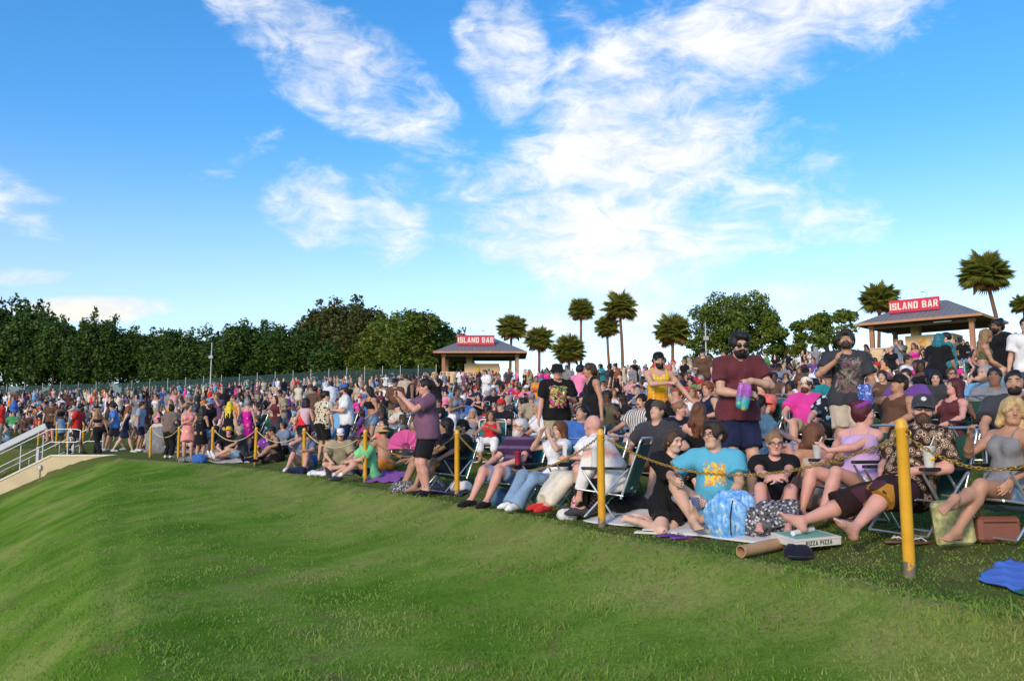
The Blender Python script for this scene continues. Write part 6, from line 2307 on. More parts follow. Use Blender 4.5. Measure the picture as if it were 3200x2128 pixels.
def feat_mesh(K, fem):
    """eyes, brows and mouth of a person seen from afar"""
    hc, hr, hf, hu = K['hc'], K['hr'], K['hf'], K['hu']
    M = Matrix.Translation(Vector(hc)) @ Matrix((hr, hf, hu)).transposed().to_4x4()
    g = .95 if fem else 1.0
    mb = MB()
    for s in (-1, 1):
        mb.tube([(s * .043 * g, .080 * g, .009 * g), (s * .031 * g, .093 * g, .011 * g), (s * .019 * g, .087 * g, .009 * g)], [.003, .006, .003], 5)
        mb.tube([(s * .054 * g, .080 * g, .030 * g), (s * .036 * g, .094 * g, .035 * g), (s * .015 * g, .096 * g, .031 * g)], [.002, .0045, .003], 5)
    mb.tube([(-.02 * g, .084 * g, -.054 * g), (0, .094 * g, -.052 * g), (.02 * g, .084 * g, -.054 * g)], [.002, .004, .002], 5)
    return mb.xform(M).mesh('face_features', mat('face_dark', (.05, .025, .02), .6))


DUM = mat('undyed_cloth', (.5, .5, .5), .9)
PROTO = []
for i, s in enumerate(SPECS):
    K, P, fem, fat = skeleton(s)
    h = .024
    pm_ = {}
    K['straps'] = []
    for nm, it in (('body', body_items(s, K, P, fem, fat, False)), ('top', top_items(s['top'][0], s, K, P, fem, fat)), ('bot', leg_items(s['bot'][0], s, K, P, fem, fat)), ('hair', hair_items(s['hair'][0], s, K, fem))):
        co, q = nets(field_of(it, h if nm != 'hair' else .015, .009 if nm in ('top', 'bot') else 0, i))
        pm_[nm] = mesh_np(nm, co, q, True, [DUM])
    pm_['feat'] = feat_mesh(K, fem)
    if s.get('hat'):
        ho = hat_build('cap', K, DUM, None)
        pm_['hat'] = ho.data
        bpy.data.objects.remove(ho)
    # one merged low surface of the same figure for the mass far up the hill
    lod = []
    for hh in (.074, .108):
        allit = [body_items(s, K, P, fem, fat, False), top_items(s['top'][0], s, K, P, fem, fat), leg_items(s['bot'][0], s, K, P, fem, fat), hair_items(s['hair'][0], s, K, fem)]
        los, his = zip(*[pr_box(p) for it in allit for o, p, k in it if o == '+'])
        lo, hi = np.min(los, 0) - .02, np.max(his, 0) + .02
        Fs = []
        for it in allit:
            G = field_of(it, hh)
            F = Field(lo, hi, hh)
            off = np.round((G.lo - F.lo) / hh).astype(int)
            for d_ in range(3):
                assert off[d_] >= -4
            a0 = np.maximum(off, 0)
            g0 = a0 - off
            n_ = np.minimum(F.n - a0, G.n - g0)
            F.a[a0[0]:a0[0] + n_[0], a0[1]:a0[1] + n_[1], a0[2]:a0[2] + n_[2]] = G.a[g0[0]:g0[0] + n_[0], g0[1]:g0[1] + n_[1], g0[2]:g0[2] + n_[2]]
            Fs.append(F)
        st_ = np.stack([F.a for F in Fs])
        st_[1:] -= .012                                   # cloth and hair lie over the skin
        T_ = Fs[0]
        arg = st_.argmin(0)
        T_.a = st_.min(0)
        co, q = nets(T_)
        cen = co[q].mean(1)
        ix = np.clip(np.round((cen - T_.lo) / hh).astype(int), 0, T_.n - 1)
        lod.append((co, q, arg[ix[:, 0], ix[:, 1], ix[:, 2]]))
    PROTO.append((pm_, lod, fem, K))

TOPC = ['black', 'black', 'black', 'black', 'black', 'black', 'white', 'white', 'white', 'white', 'grey', 'charcoal', 'navy', 'steel', 'cream', 'beige', 'taupe', 'brown', 'grey', 'charcoal', 'navy', 'blue', 'sky', 'teal', 'green', 'olive', 'khaki', 'beige', 'brown', 'maroon', 'red', 'red', 'coral', 'orange', 'pink', 'hotpink', 'purple', 'cream', 'rose', 'plum']
BOTC = ['black', 'navy', 'denim', 'jean', 'khaki', 'charcoal', 'white', 'beige']
SKC = ['fair', 'light', 'light', 'tan', 'tan', 'olive', 'brown', 'dark', 'pink']
HRC = ['black', 'black', 'dark', 'dark', 'brown', 'brown', 'auburn', 'blonde', 'dirty', 'grey', 'red']
WORD = {'sky': 'light blue', 'charcoal': 'dark grey', 'hotpink': 'bright pink', 'jean': 'pale denim', 'mint': 'mint green', 'rose': 'dusty pink', 'olive': 'olive green', 'plum': 'plum'}
GARM = {'tee': 'shirt', 'loose': 'loose shirt', 'tank': 'tank top', 'crop': 'crop top', 'band': 'bandeau top', 'dress': 'dress', 'cami': 'camisole'}
HWORD = {'dark': 'dark brown', 'dirty': 'dark blonde', 'brown': 'brown', 'auburn': 'auburn'}

rc_ = random.Random(77)
spots = []
cust = [(v[2], v[3]) for v in NEAR.values()]
Y = 10.2
while Y < 124:
    x0, x1 = (-20 - 512) / F_PX * Y, (1045 - 512) / F_PX * Y
    sp_ = .57 + .0130 * Y
    x = x0 + rc_.uniform(0, sp_)
    while x < x1:
        yy = Y + rc_.uniform(-.35, .35)
        px = 512 + F_PX * x / yy
        edge = float(np.interp(px, _T[:, 0], _T[:, 1]))
        crest = float(np.interp(px, _T[:, 0], _T[:, 3]))
        ok = edge + (6.2 if px > 560 else 3.2 if px > 430 else 2.0) < yy < crest - (.5 if px > 430 else 5)
        if px < 135 and yy < 34.5: ok = False
        if px < 440 and yy > crest * .72:                  # open grass towards the fence
            fade = (yy / crest - .72) / .28
            patch = math.sin(x * .21 + 1) * math.sin(yy * .17) * .5 + .5
            ok = ok and rc_.random() > .45 + .55 * fade - .45 * patch
        if rc_.random() < .10: ok = False
        if ok:
            for cpx, cY in cust:
                cx = (cpx - 512) / F_PX * cY
                if abs(cx - x) < .55 and abs(cY - yy) < .8:
                    ok = False
                if yy < cY < 16 and abs(px - cpx) < 300 / yy * .9 and cY - yy < 4.5:
                    ok = False
        if ok:
            t_ = yy / crest
            pst = .04 if yy < 26 else .12 if yy < 36 else (.26 if t_ < .65 else (.5 if t_ < .85 else .8))
            if px < 430: pst = .25 if t_ < .6 else .45
            pose = 'stand' if rc_.random() < pst else ('chair' if rc_.random() < .62 else 'ground')
            spots.append((yy, x, px, pose))
        x += sp_ * rc_.uniform(.75, 1.35)
    Y += .92 + .0135 * Y
spots.sort()
N_IND = 300 - len(NEAR)


def where(px, yy):
    """a phrase that finds the place in the picture"""
    best, bn = 1e9, None
    for nm, (o, K, cpx, cY) in NEAR.items():
        d_ = abs(cpx - px) / 10 + (abs(yy - cY) * .8 if cY <= yy + .3 else 99)
        if d_ < best:
            best, bn = d_, nm
    if best < 14:
        return f'behind the {bn}'
    zone = 'by the stairs' if px < 90 else 'below the pale light pole' if px < 260 else 'below the bronze trees' if px < 420 else 'below the left bar' if px < 530 else 'below the palms' if px < 680 else 'below the domed tree' if px < 800 else 'below the right bar'
    return ('midway up ' if yy < 40 else 'high up ') + zone


used_l = set()
massV, massF, massM = [], [], []
mats_all = [skin(k, SKIN[k]) for k in ('fair', 'light', 'tan', 'olive', 'brown', 'dark', 'pink')]
idx_s = {k: i for i, k in enumerate(('fair', 'light', 'tan', 'olive', 'brown', 'dark', 'pink'))}
idx_c = {}
for k in sorted(set(TOPC + BOTC)):
    idx_c[k] = len(mats_all)
    mats_all.append(C(k))
idx_h = {}
for k in sorted(set(HRC)):
    idx_h[k] = len(mats_all)
    mats_all.append(hairmat(k, HAIR[k]))
nv = 0
n_ind = 0
for yy, x, px, pose in spots:
    pi = rc_.choice(by_pose[pose])
    s = SPECS[pi]
    pm_, lod, fem, K = PROTO[pi]
    face = rc_.gauss(-34, 24) if (pose != 'stand' or rc_.random() < .6) else rc_.uniform(-180, 180)
    z = lz(x, yy)
    ht = (rc_.gauss(1.64, .06) if fem else rc_.gauss(1.77, .06)) / 1.75
    ind = n_ind < N_IND
    lab = None
    for tryn in range(60):
        tc_, bc_, sc_, hc_ = rc_.choice(TOPC), rc_.choice(BOTC), rc_.choice(SKC), rc_.choice(HRC)
        if s['top'][0] == 'dress': bc_ = tc_
        if sc_ in ('brown', 'dark'): hc_ = 'black'
        if not ind:
            break
        act = {'stand': 'standing', 'chair': 'sitting', 'ground': 'sitting on the grass'}[pose]
        who = 'woman' if fem else 'man'
        lab = f"{who} with {HWORD.get(hc_, hc_)} hair in {WORD.get(tc_, tc_)} {GARM[s['top'][0]]} {act} {where(px, yy)}"
        if lab not in used_l and len(lab.split()) <= 16:
            break
        if tryn > 30:
            lab = f"{who} in {WORD.get(tc_, tc_)} {GARM[s['top'][0]]} and {WORD.get(bc_, bc_)} bottoms {act} {where(px, yy)}"
            if lab not in used_l and len(lab.split()) <= 16:
                break
    if ind and len(lab.split()) <= 16 and lab not in used_l:
        used_l.add(lab)
        n_ind += 1
        o = link('person', pm_['body'], None, skin(sc_, SKIN[sc_]), (x, yy, z))
        o.rotation_euler = (0, 0, R(face))
        o.scale = (ht,) * 3
        tag(o, lab, 'person', 'crowd on the lawn')
        link('top', pm_['top'], o, C(tc_))
        link('skirt' if s['bot'][0] in ('mini', 'skirt') else 'trousers' if s['bot'][0] == 'pants' else 'shorts', pm_['bot'], o, C(bc_))
        link('hair', pm_['hair'], o, hairmat(hc_, HAIR[hc_]))
        link('face_features', pm_['feat'], o)['kind'] = 'stuff'
        if 'hat' in pm_:
            link('cap', pm_['hat'], o, C(rc_.choice(['black', 'white', 'navy', 'red', 'grey'])))
        if pose == 'chair':
            cw = f"{'green' if rc_.random() < .65 else 'teal'}"
            tw, bw, hw_ = WORD.get(tc_, tc_), WORD.get(bc_, bc_), HWORD.get(hc_, hc_)
            opts = [f"{cw} folding chair under the {who} in {tw} {GARM[s['top'][0]]} {where(px, yy)}", f"{cw} chair under {who} in {tw} {where(px, yy)}", f"{cw} chair under {hw_} haired {who} {where(px, yy)}",
                    f"{cw} chair under {who} in {bw} {where(px, yy)}", f"{cw} seat under {hw_} haired {who} in {tw} {where(px, yy)}"]
            opts = [c for c in opts if len(c.split()) <= 16]
            cl = next((c for c in opts if c not in used_l), opts[-1])
            used_l.add(cl)
            chair((x, yy, z), R(face), cl, cw)
    else:
        co, q, ar = lod[0] if yy < 42 else lod[1]
        a = R(face)
        ca, sa = math.cos(a), math.sin(a)
        c2 = co * ht
        W = np.stack([c2[:, 0] * ca - c2[:, 1] * sa + x, c2[:, 0] * sa + c2[:, 1] * ca + yy, c2[:, 2] + z], 1)
        massV.append(W)
        massF.append(q + nv)
        lut = np.array([idx_s[sc_], idx_c[tc_], idx_c[bc_], idx_h[hc_]])
        massM.append(lut[ar])
        nv += len(co)
print('CROWD', len(spots), 'individual', n_ind, 'mass tris', 2 * sum(len(f) for f in massF))
if massV:
    me = mesh_np('crowd', np.concatenate(massV), np.concatenate(massF), True, mats_all, np.concatenate(massM))
    tag(link('crowd', me), 'dense far crowd of people sitting and standing up the slope to the crest', 'crowd', kind='stuff')

# ------------------------------------------------------------------ things people brought
def soft(name, label, cat, px, Y, size, m, rz=0.0, wr=.02, h=.014, dz=0.0, sink=.0, group=None, tilt=0.0):
    """a slumped bag or bundle: a rounded, creased closed surface"""
    w, d_, hh = size
    a = min(w, d_, hh) * .42
    it = []
    for sx in (-1, 1):
        for sy in (-1, 1):
            it.append(('+', rc((sx * (w / 2 - a), sy * (d_ / 2 - a), a), (sx * (w / 2 - a) * .86, sy * (d_ / 2 - a) * .7, hh - a), a, a * .92), a * .9))
    it.append(('+', el((0, 0, hh * .48), (w * .47, d_ * .47, hh * .46)), a))
    o = obj_from(name, it, h, m, None, wr, int(px))
    p = spot(px, Y, dz - sink)
    o.location = p
    o.rotation_euler = (tilt, 0, rz)
    return tag(o, label, cat, group)


def sheet_on_lawn(name, label, corners, m, seed, th=.012, wr=.02, cat='blanket'):
    """a cloth lying on the grass, creased, with a thin edge"""
    P4 = [spot(*c) for c in corners]
    n = 26
    rg = np.random.RandomState(seed)
    ph = rg.uniform(0, 6.3, 6)
    vs = []
    for k in (0, 1):
        for j in range(n + 1):
            for i in range(n + 1):
                u, v = i / n, j / n
                e = 1 + .0
                p = P4[0] * (1 - u) * (1 - v) + P4[1] * u * (1 - v) + P4[2] * u * v + P4[3] * (1 - u) * v
                p = p + Vector((math.sin(v * 14 + ph[0]) * .02 * (abs(u - .5) * 2) ** 3, math.sin(u * 13 + ph[1]) * .03 * (abs(v - .5) * 2) ** 3, 0))
                f = abs(math.sin(u * 9 + v * 4 + ph[2])) * .5 + abs(math.sin(v * 11 - u * 5 + ph[3])) * .5
                z = lz(p.x, p.y) + .012 + wr * (1 - f) ** 2 * 1.6 + (th if k else 0)
                vs.append((p.x, p.y, z))
    w = (n + 1) ** 2
    fs = []
    for j in range(n):
        for i in range(n):
            a = j * (n + 1) + i
            fs += [(w + a, w + a + 1, w + a + n + 2, w + a + n + 1), (a, a + n + 1, a + n + 2, a + 1)]
    for i in range(n):
        a, b = i, n * (n + 1) + i
        fs += [(a, a + 1, w + a + 1, w + a), (b, w + b, w + b + 1, b + 1)]
        a, b = i * (n + 1), i * (n + 1) + n
        fs += [(a, w + a, w + a + n + 1, a + n + 1), (b, b + n + 1, w + b + n + 1, w + b)]
    mb = MB()
    mb.add(vs, fs, True)
    return tag(mb.build(name, m), label, cat, 'blankets on the grass')


def world_mat(name, fn, rough=.8):
    m = bpy.data.materials.new(name)
    m.use_nodes = True
    nt = NT(m.node_tree)
    bs = nt.n['Principled BSDF']
    g = nt.node('ShaderNodeTexCoord')
    nt.l.new(fn(nt, g.outputs['Object']), bs.inputs['Base Color'])
    bs.inputs['Roughness'].default_value = rough
    return m


CHECK = world_mat('gingham', lambda nt, o: nt.mix(nt.node('ShaderNodeTexChecker', i_Vector=o, i_Scale=11.0).outputs['Fac'], (.03, .035, .05), (.62, .62, .62)))
SHEETW = mat('cotton_sheet', (.66, .65, .62), .9, bump=.5, bscale=9, var=.05)
sheet_on_lawn('picnic_blanket', 'white sheet under the ponytail girl and the sunset shirt man', [(582, 9.25), (768, 7.12), (815, 8.2), (665, 10.2)], SHEETW, 1)
sheet_on_lawn('picnic_cloth', 'black and white gingham cloth on the white sheet', [(672, 8.62), (722, 8.05), (742, 8.35), (695, 8.95)], CHECK, 2, wr=.035)
sheet_on_lawn('picnic_blanket', 'navy blanket under the standing man in the purple shirt', [(405, 14.2), (462, 12.8), (474, 13.7), (418, 15.2)], cloth('navy', COLS['navy']), 3, wr=.03)
sheet_on_lawn('picnic_blanket', 'purple blanket beside the man in the mint green shirt', [(366, 16.2), (398, 15.6), (408, 16.8), (377, 17.6)], cloth('violet', (.24, .06, .33)), 4, wr=.03)
sheet_on_lawn('picnic_blanket', 'grey print blanket under the man in the khaki shirt', [(312, 18.8), (352, 17.6), (362, 19.0), (325, 20.2)], MATS['snake'], 5, wr=.03)
sheet_on_lawn('picnic_blanket', 'pale striped blanket under the man in denim shorts', [(206, 24.0), (250, 22.9), (258, 24.4), (216, 25.5)], MATS['striped'], 6, wr=.03)
sheet_on_lawn('towel', 'blue towel with dark green edge at the lower right corner', [(974, 5.5), (1062, 4.8), (1085, 5.3), (1005, 5.85)], world_mat('blue_towel', lambda nt, o: nt.mix(nt.maprange(nt.node('ShaderNodeSeparateXYZ', i_0=o).outputs[1], 5.16, 5.14), (.07, .17, .55), (.01, .11, .09))), 7, wr=.02, cat='towel')

CLEAR = mat('clear_plastic', (.62, .72, .82), .15, spec=.6, alpha=.42)
BLUEF = world_mat('blue_bundle', lambda nt, o: nt.ramp(nt.noise(o, 12, 5, .65, 1.2), [(.30, (.05, .20, .50)), (.46, (.14, .38, .72)), (.58, (.28, .52, .78)), (.66, (.62, .68, .74)), (.80, (.50, .52, .58))]), .3)
b = soft('clear_tote', 'clear plastic tote stuffed with light blue cloth on the white sheet', 'bag', 738, 7.72, (.46, .30, .31), BLUEF, R(25), .075, .013)
for sx in (-1, 1):
    MB().tube([(sx * .20, -.15, .02), (sx * .21, -.155, .18), (sx * .15, -.12, .31), (sx * .05, -.02, .36)], .006, 5).build('trim', mat('black_trim', (.012, .012, .013), .5), b)
soft('patterned_bag', 'black and white patterned bag beside the woman in cat-eye glasses', 'bag', 776, 7.5, (.44, .26, .25), MATS['snake'], R(-10), .06)
b = MB().bbox((0, 0, .165), (.27, .13, .33), .025).build('tote_bag', mat('lime_tote', (.44, .43, .20), .3, var=.55, vscale=16, bump=.5, bscale=14), None, spot(956, 6.5), R(-18))
b.rotation_euler = (R(8), R(-7), R(-18))
tag(b, 'yellow green clear tote under the blonde woman', 'bag')
MB().tube([(.11, 0, .30), (.20, .02, .22), (.24, .05, .02)], .008, 5).build('strap', mat('tan_strap', (.22, .09, .05), .6), b)
LEATH = mat('brown_leather', (.23, .085, .055), .45, bump=.25, bscale=60, var=.1)
b = MB().bbox((0, 0, .095), (.33, .095, .19), .028).build('handbag', LEATH, None, spot(999, 6.42), R(4))
b.rotation_euler = (R(-6), 0, R(4))
tag(b, 'small brown leather handbag on the grass at right', 'bag')
MB().bbox((0, -.0485, .145), (.26, .006, .010), .002).build('zip', mat('zip_dark', (.06, .03, .02), .4, .4), b)
soft('white_bag', 'crumpled white bag beside the red shoes', 'bag', 567, 9.6, (.20, .16, .10), mat('crumpled_white', (.66, .65, .62), .8, bump=.8, bscale=18), 0, .02)
soft('fabric_bag', 'red and white checked bag beside the lace skirt', 'bag', 585, 9.75, (.30, .16, .24), world_mat('red_check', lambda nt, o: nt.mix(nt.node('ShaderNodeTexChecker', i_Vector=o, i_Scale=38.0).outputs['Fac'], (.62, .60, .58), (.45, .03, .05))), R(20), .01)
soft('black_bag', 'slumped black bag beside the kneeling girl', 'bag', 631, 9.55, (.42, .28, .17), C('black'), R(12), .03)
soft('blue_bag', 'blue bag under the chair of the man in the purple polo', 'bag', 500, 11.3, (.22, .18, .20), mat('slate_blue', (.06, .13, .24), .5), 0, .01)
soft('teal_bag', 'teal bag under the chair of the woman shading her eyes', 'bag', 549, 10.9, (.30, .16, .14), mat('teal_bag', (.03, .33, .38), .6, var=.5, vscale=14), 0, .01)
soft('clear_bag', 'crumpled clear bag on the navy blanket', 'bag', 404, 13.7, (.38, .24, .16), MATS['snake'], 0, .03)
soft('blue_pouch', 'dark blue bag at the feet of the man with his hand on his mouth', 'bag', 297, 18.9, (.40, .25, .13), C('navy'), 0, .03)
soft('cloth_bundle', 'white cloth bundle at the feet of the man with his hand on his mouth', 'cloth', 318, 18.2, (.42, .22, .10), C('white'), 0, .03)
soft('white_bundle', 'white and black shoes heap at the feet of the woman in pink', 'shoes', 187, 24.0, (.42, .25, .16), MATS['snake'], 0, .03)
soft('blue_cooler_bag', 'blue bag behind the feet of the woman in the black romper', 'bag', 199, 23.8, (.34, .25, .22), C('blue'), 0, .02)
soft('grey_bin_bag', 'grey box bag behind the woman in the grey brown top', 'bag', 159, 28.4, (.75, .5, .85), C('grey'), 0, .02, .03)
rb = random.Random(5)
BAGC = ['black', 'navy', 'teal', 'red', 'grey', 'beige', 'white', 'blue', 'brown', 'purple']
BAGW = {'beige': 'beige', 'grey': 'grey'}
bag_spots = [('man in the bucket hat', 566, 13.1), ('woman in the black tank top', 604, 12.9), ('man in the orange tank top', 646, 13.0), ('man in the pink polo', 796, 9.8), ('man in the tropical shirt', 826, 9.2), ('woman with long brown hair', 832, 8.3),
             ('man in the backwards cap', 461, 13.4), ('woman in the red and white top', 311, 20.3), ('girl with the white phone', 380, 20.0), ('man in the blue cap', 354, 19.6)]
for i, (nm, px, Y) in enumerate(bag_spots):
    soft('cloth_bag', f'{BAGC[i]} cloth bag on the grass by the {nm}', 'bag', px, Y, (rb.uniform(.25, .4), rb.uniform(.18, .28), rb.uniform(.15, .26)), C(BAGC[i]), rb.uniform(0, 3), .02, .024, group='bags on the grass')

# pizza box on a navy cap, with a cardboard tube and a roll of paper
PW = mat('pizza_box_card', (.66, .63, .57), .7, var=.05)
PG = mat('pizza_print_green', (.015, .085, .045), .6)
PL = mat('pizza_print_light', (.16, .42, .33), .6)
pz = spot(806, 6.9)
pb = empty('pizza_box', pz + Vector((0, 0, .055)), R(14))
pb.rotation_euler = (R(3), R(-3), R(14))
tag(pb, 'white pizza box printed PIZZA PIZZA in green lying on a navy cap', 'box')
MB().bbox((0, 0, .025), (.40, .36, .05), .004).build('tray', PW, pb)
MB().bbox((0, 0, .058), (.405, .365, .014), .004).build('lid', PW, pb)
MB().bbox((0, .01, .0665), (.34, .30, .002), .0005).build('printed_panel', PL, pb)
for k, (tx, rot_, pos) in enumerate((('PIZZA PIZZA', 0, (0, -.1815, .031)), ('PIZZA PIZZA', R(90), (.2015, 0, .031)))):
    for lo_ in block_text(tx, .034, .0012, PG, pb):
        lo_.location = pos
        lo_.rotation_euler = (0, 0, rot_)
r_ = MB().tube([(-.13, -.03, .088), (.11, .06, .088)], .021, 10)
rl = r_.build('paper_roll', mat('paper_white', (.72, .72, .72), .6))
rl.location = pb.location
rl.rotation_euler = pb.rotation_euler
tag(rl, 'small white paper roll lying on the pizza box', 'paper roll')
cp = MB().lathe([(.105, 0), (.108, .02), (.100, .055), (.07, .085), (.0, .095)], 16, sx=1, sy=1.1)
cp.lathe([(.001, .004), (.115, .004), (.118, .008), (.001, .012)], 16, c=(-.05, -.10, 0), sx=1, sy=.75)
cpo = cp.build('baseball_cap', cloth('ink', (.012, .014, .028)), None, spot(798, 6.72) + Vector((0, 0, .005)), R(20))
tag(cpo, 'navy baseball cap lying on the grass under the pizza box', 'cap')
ta, tb_ = spot(741, 6.68), spot(786, 7.0)
tv = (tb_ - ta)
L_ = tv.length
tu = MB()
n = 20
for ro, ri in ((.047, .040),):
    prof = [(ro, 0), (ro, L_), (ri, L_), (ri, 0), (ro, 0)]
    tu.lathe(prof[:2], n)
    tu.f = [f for f in tu.f if len(f) == 4]
    tu.sm = [True] * len(tu.f)
    t2 = MB().lathe([(ri, L_), (ri, 0)], n)
    t2.f = [f for f in t2.f if len(f) == 4]
    tu.add(t2.v, t2.f, True)
    rim = MB().lathe([(ro, 0), (ri, 0)], n)
    tu.add(rim.v, [f for f in rim.f if len(f) == 4])
tuo = tu.build('cardboard_tube', mat('cardboard', (.46, .28, .15), .8, var=.12, vscale=5))
tuo.rotation_euler = tv.to_track_quat('Z', 'Y').to_euler()
tuo.location = ta + Vector((0, 0, .052))
tag(tuo, 'brown cardboard tube on the grass leading to the pizza box', 'tube')
MB().lathe([(.0395, .10), (.0, .10)], n).build('end_plug', mat('tube_plug', (.7, .7, .68), .7), tuo)


def flipflop(label, px, Y, rz, sole, strap):
    p = spot(px, Y)
    e = empty('flip_flop', p + Vector((0, 0, .012)), rz)
    tag(e, label, 'sandal', 'sandals on the grass')
    pts = []
    for i in range(16):
        a = 2 * math.pi * i / 16
        w = .042 * (1 - .16 * math.cos(a + .2))
        pts.append((w * math.sin(a), .125 * math.cos(a)))
    MB().prism(pts, 0, .016).build('sole', sole, e)
    MB().tube([(-.036, .02, .016), (-.026, -.02, .045), (0, -.06, .03), (.026, -.02, .045), (.036, .02, .016)], .006, 6).build('strap', strap, e)
    return e


PUR = mat('purple_foam', (.16, .05, .32), .7)
BRN = mat('brown_foam', (.16, .09, .055), .7)
WST = mat('white_rubber', (.72, .72, .70), .5)
SIL = mat('silver_strap', (.42, .40, .42), .4, .3)
flipflop('purple flip-flop lying on the edge of the white sheet, front one', 682, 7.85, R(-68), PUR, SIL)
flipflop('purple flip-flop lying on the white sheet behind its pair', 668, 8.02, R(-62), PUR, SIL)
flipflop('brown flip-flop with white strap left of the near yellow post', 899, 6.72, R(-78), BRN, WST)
flipflop('brown flip-flop with white strap right of the near yellow post', 921, 6.6, R(-70), BRN, WST)
pp = MB().bbox((0, 0, .02), (.30, .12, .02), .008).bbox((.02, .02, .045), (.20, .09, .012), .005)
tag(pp.build('paper_tray', mat('paper_tray', (.62, .60, .55), .7), None, spot(651, 8.2), R(-20)), 'white paper food tray at the corner of the sheet', 'tray')


# ------------------------------------------------------------------ cups, phones and snacks
def cup(label, loc, r=.042, hgt=.13, body=None, fill=None, straw=True, lemon=False):
    e = empty('drink_cup', loc)
    tag(e, label, 'cup')
    bm_ = body or mat('cup_clear', (.75, .76, .76), .2, alpha=.55)
    MB().lathe([(r * .78, 0), (r, hgt), (r * 1.06, hgt + .004), (r * 1.06, hgt + .012), (r * .5, hgt + .016), (0, hgt + .016)], 14).build('cup_body', bm_, e)
    if fill:
        MB().lathe([(r * .70, .006), (r * .88, hgt * .62), (0, hgt * .62)], 14).build('drink', fill, e)
    if lemon:
        MB().lathe([(0, -.02), (.022, -.012), (.03, 0), (.022, .012), (0, .02)], 10, c=(.008, -.02, hgt * .45)).build('lemon_wedge', mat('lemon', (.80, .48, .02), .5), e)
    if straw:
        MB().tube([(0, 0, .03), (.015, -.005, hgt + .02), (.045, -.01, hgt + .09)], .004, 6).build('straw', mat('straw_white', (.75, .75, .75), .5), e)
    return e


def on_arm(short, side, y, dz=.014):
    o, K, px, Y = NEAR[short]
    rz = o.rotation_euler.z
    v = rotz((side * .29, y, .543), rz)
    return o.location + Vector(v)


LEMON = mat('lemonade', (.70, .66, .42), .3)
cup('clear cup of lemonade with straw on the armrest of the ring shirt man', on_arm('man in the patchwork shorts', 1, -.16), .046, .15, None, LEMON, True, True)
cup('clear lidded cup on the armrest of the woman in the purple headband', on_arm('woman in the purple headband', -1, -.16), .042, .11, None, mat('ice_water', (.62, .62, .64), .3))
cup('red and white tumbler on the armrest of the man in the purple polo', on_arm('man in the purple polo', 1, -.16), .045, .16, mat('tumbler_red', (.30, .02, .05), .35), None, False)
cup('white tumbler on the armrest of the bald man', on_arm('bald man in tie-dye', 1, -.1), .042, .19, mat('tumbler_white', (.66, .66, .68), .35), None, False)
cup('pink bottle on the grass under the purple polo man', spot(511, 11.25), .035, .20, mat('bottle_pink', (.62, .05, .22), .4), None, False)

PHONE = mat('phone_black', (.015, .015, .018), .2, spec=.6)
PHONEW = mat('phone_white', (.70, .70, .70), .3)


def phone(short, hand, label, m, off=(0, -.02, .06), tilt=0):
    o, K, px, Y = NEAR[short]
    wr = K[hand + 'wr']
    p = V3(wr) + V3(off)
    e = MB().bbox((0, 0, 0), (.076, .010, .155), .004).build('phone', m)
    MB().bbox((.018, .0065, .055), (.026, .004, .03), .002).build('camera_bump', PHONE, e)
    e.location = to_world(o, p)
    e.rotation_euler = (0, R(tilt), o.rotation_euler.z)
    return tag(e, label, 'phone')


phone('man in the purple shirt', 'l', 'phone held up by the man in the purple shirt', PHONE, (.09, -.04, .07), 90)
phone('girl with the white phone', 'l', 'white phone held by the woman in the black crop top', PHONEW, (.03, -.04, .10))
phone('woman in the lace skirt', 'r', 'white phone held by the woman in the lace skirt', PHONEW, (-.03, -.05, .10))


def can(short, hand, label, m, off=(0, -.05, .02)):
    o, K, px, Y = NEAR[short]
    e = MB().lathe([(.024, 0), (.031, .008), (.032, .11), (.026, .122), (0, .122)], 12).build('drink_can', m)
    e.location = to_world(o, V3(K[hand + 'wr']) + V3(off))
    return tag(e, label, 'can')


can('man in the bucket hat', 'r', 'gold drink can held by the man in the bucket hat', mat('can_gold', (.50, .36, .14), .3, .6), (-.08, -.06, -.02))
can('man in the blue cap', 'r', 'silver can held by the man in the blue cap', mat('can_silver', (.55, .56, .58), .3, .6), (0, -.12, 0))


def snack(short, hand, label, m, size, off, tilt=0.0):
    o, K, px, Y = NEAR[short]
    w, d_, hh = size
    it = [('+', rc((-w * .3, 0, -hh * .36), (-w * .3, 0, hh * .36), w * .22, w * .22), .05), ('+', rc((w * .3, 0, -hh * .36), (w * .3, 0, hh * .36), w * .22, w * .22), .05), ('+', el((0, 0, 0), (w * .46, d_ * .5, hh * .48)), .04)]
    e = obj_from('snack_bag', it, .011, m, None, .012, 4)
    e.location = to_world(o, V3(K[hand + 'wr']) + V3(off))
    e.rotation_euler = (0, R(tilt), o.rotation_euler.z)
    return tag(e, label, 'snack bag')


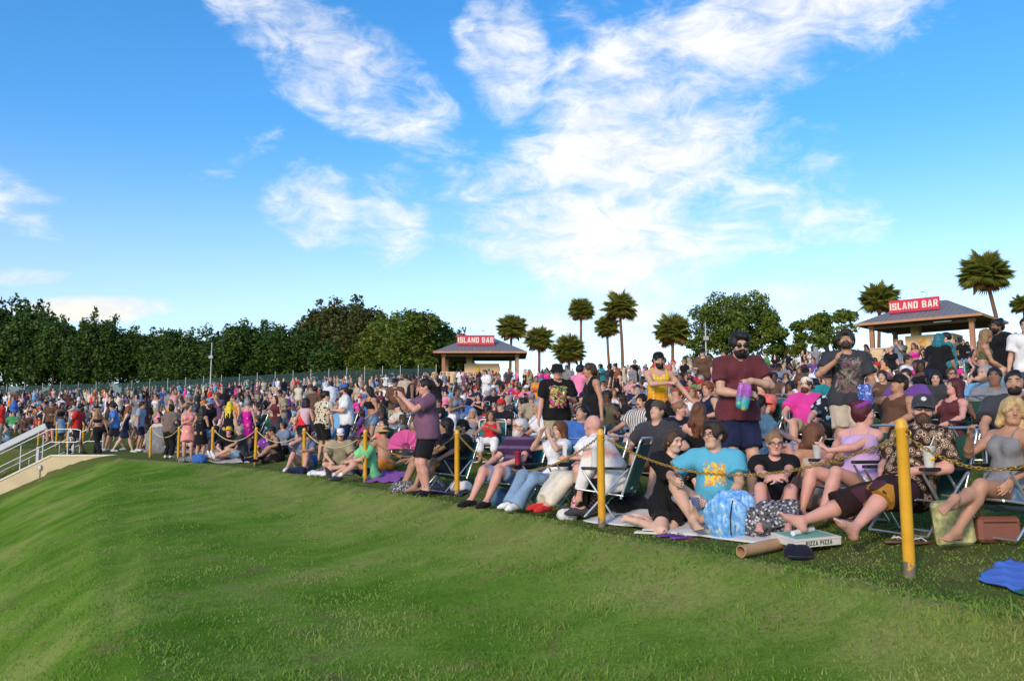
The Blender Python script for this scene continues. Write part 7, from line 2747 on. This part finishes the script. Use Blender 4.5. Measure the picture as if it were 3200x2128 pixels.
SN1 = world_mat('snack_print', lambda nt, o: nt.ramp(nt.math('ADD', nt.node('ShaderNodeSeparateXYZ', i_0=o).outputs[2], nt.math('MULTIPLY', nt.math('ADD', nt.noise(o, 26, 4, .7), -.18), .42)), [(.0, (.55, .52, .05)), (.02, (.02, .32, .36)), (.10, (.03, .36, .40)), (.13, (.30, .04, .34)), (.24, (.42, .12, .45))]), .35)
SN2 = world_mat('blue_snack_print', lambda nt, o: nt.mix(nt.maprange(nt.noise(o, 30, 3, .6), .56, .62), (.03, .08, .42), (.55, .58, .66)), .35)
snack('man in the maroon shirt', 'l', 'purple and turquoise snack bag held by the man in the maroon shirt', SN1, (.12, .07, .29), (-.05, -.13, -.02), 12)
snack('man in the grey print shirt', 'r', 'blue snack bag held by the man in the grey print shirt', SN2, (.13, .06, .26), (-.06, -.09, -.08), -4)

# lanyard and badge of the kneeling girl
o, K, px, Y = NEAR['girl with the ponytail']
a_ = K['neck'] + K['r2'] * .07 + K['f2'] * .03 + K['u2'] * .02
b_ = K['neck'] - K['r2'] * .07 + K['f2'] * .03 + K['u2'] * .02
c_ = K['chest'] + K['f2'] * .165 - K['u2'] * .16
ly = MB().tube([a_, (a_ + c_) / 2 + K['f2'] * .055, c_], .006, 5).tube([b_, (b_ + c_) / 2 + K['f2'] * .055, c_], .006, 5).build('lanyard', mat('lanyard_red', (.35, .04, .05), .6), o)
MB().bbox(tuple(c_ - K['u2'] * .05 + K['f2'] * .01), (.075, .012, .10), .003).build('badge', mat('badge_red', (.55, .03, .07), .4), ly)
# pale emblem on the grey cap
o, K, px, Y = NEAR['man in the patchwork shorts']
M_ = Matrix.Translation(Vector(K['hc'])) @ Matrix((K['hr'], K['hf'], K['hu'])).transposed().to_4x4()
MB().lathe([(.0, 0), (.021, 0), (.021, .004), (.014, .005), (0, .005)], 14, rot=Matrix.Rotation(R(-66), 3, 'X')).xform(M_ @ Matrix.Translation((0, .090, .082))).build('cap_emblem', mat('emblem_pale', (.60, .60, .58), .6), o)
# folding fan held up in the second row
fan = empty('folding_fan', spot(405, 15.4) + Vector((0, 0, .62)), R(-10))
tag(fan, 'bright pink folding fan held open left of the purple shirt man', 'fan')
FP = mat('fan_pink', (.60, .08, .28), .7)
for i in range(11):
    a0, a1 = R(-5 + 17 * i), R(-5 + 17 * (i + 1))
    y0, y1 = (.0, .02) if i % 2 else (.02, .0)
    mb = MB()
    mb.add([(.10 * math.cos(a0), y0, .10 * math.sin(a0)), (.34 * math.cos(a0), y0, .34 * math.sin(a0)), (.34 * math.cos(a1), y1, .34 * math.sin(a1)), (.10 * math.cos(a1), y1, .10 * math.sin(a1))], [(0, 1, 2, 3)])
    mb.tube([(0, .012, 0), (.34 * math.cos(a0), y0 + .004, .34 * math.sin(a0))], .004, 4)
    mb.build('fan_blade', FP, fan)
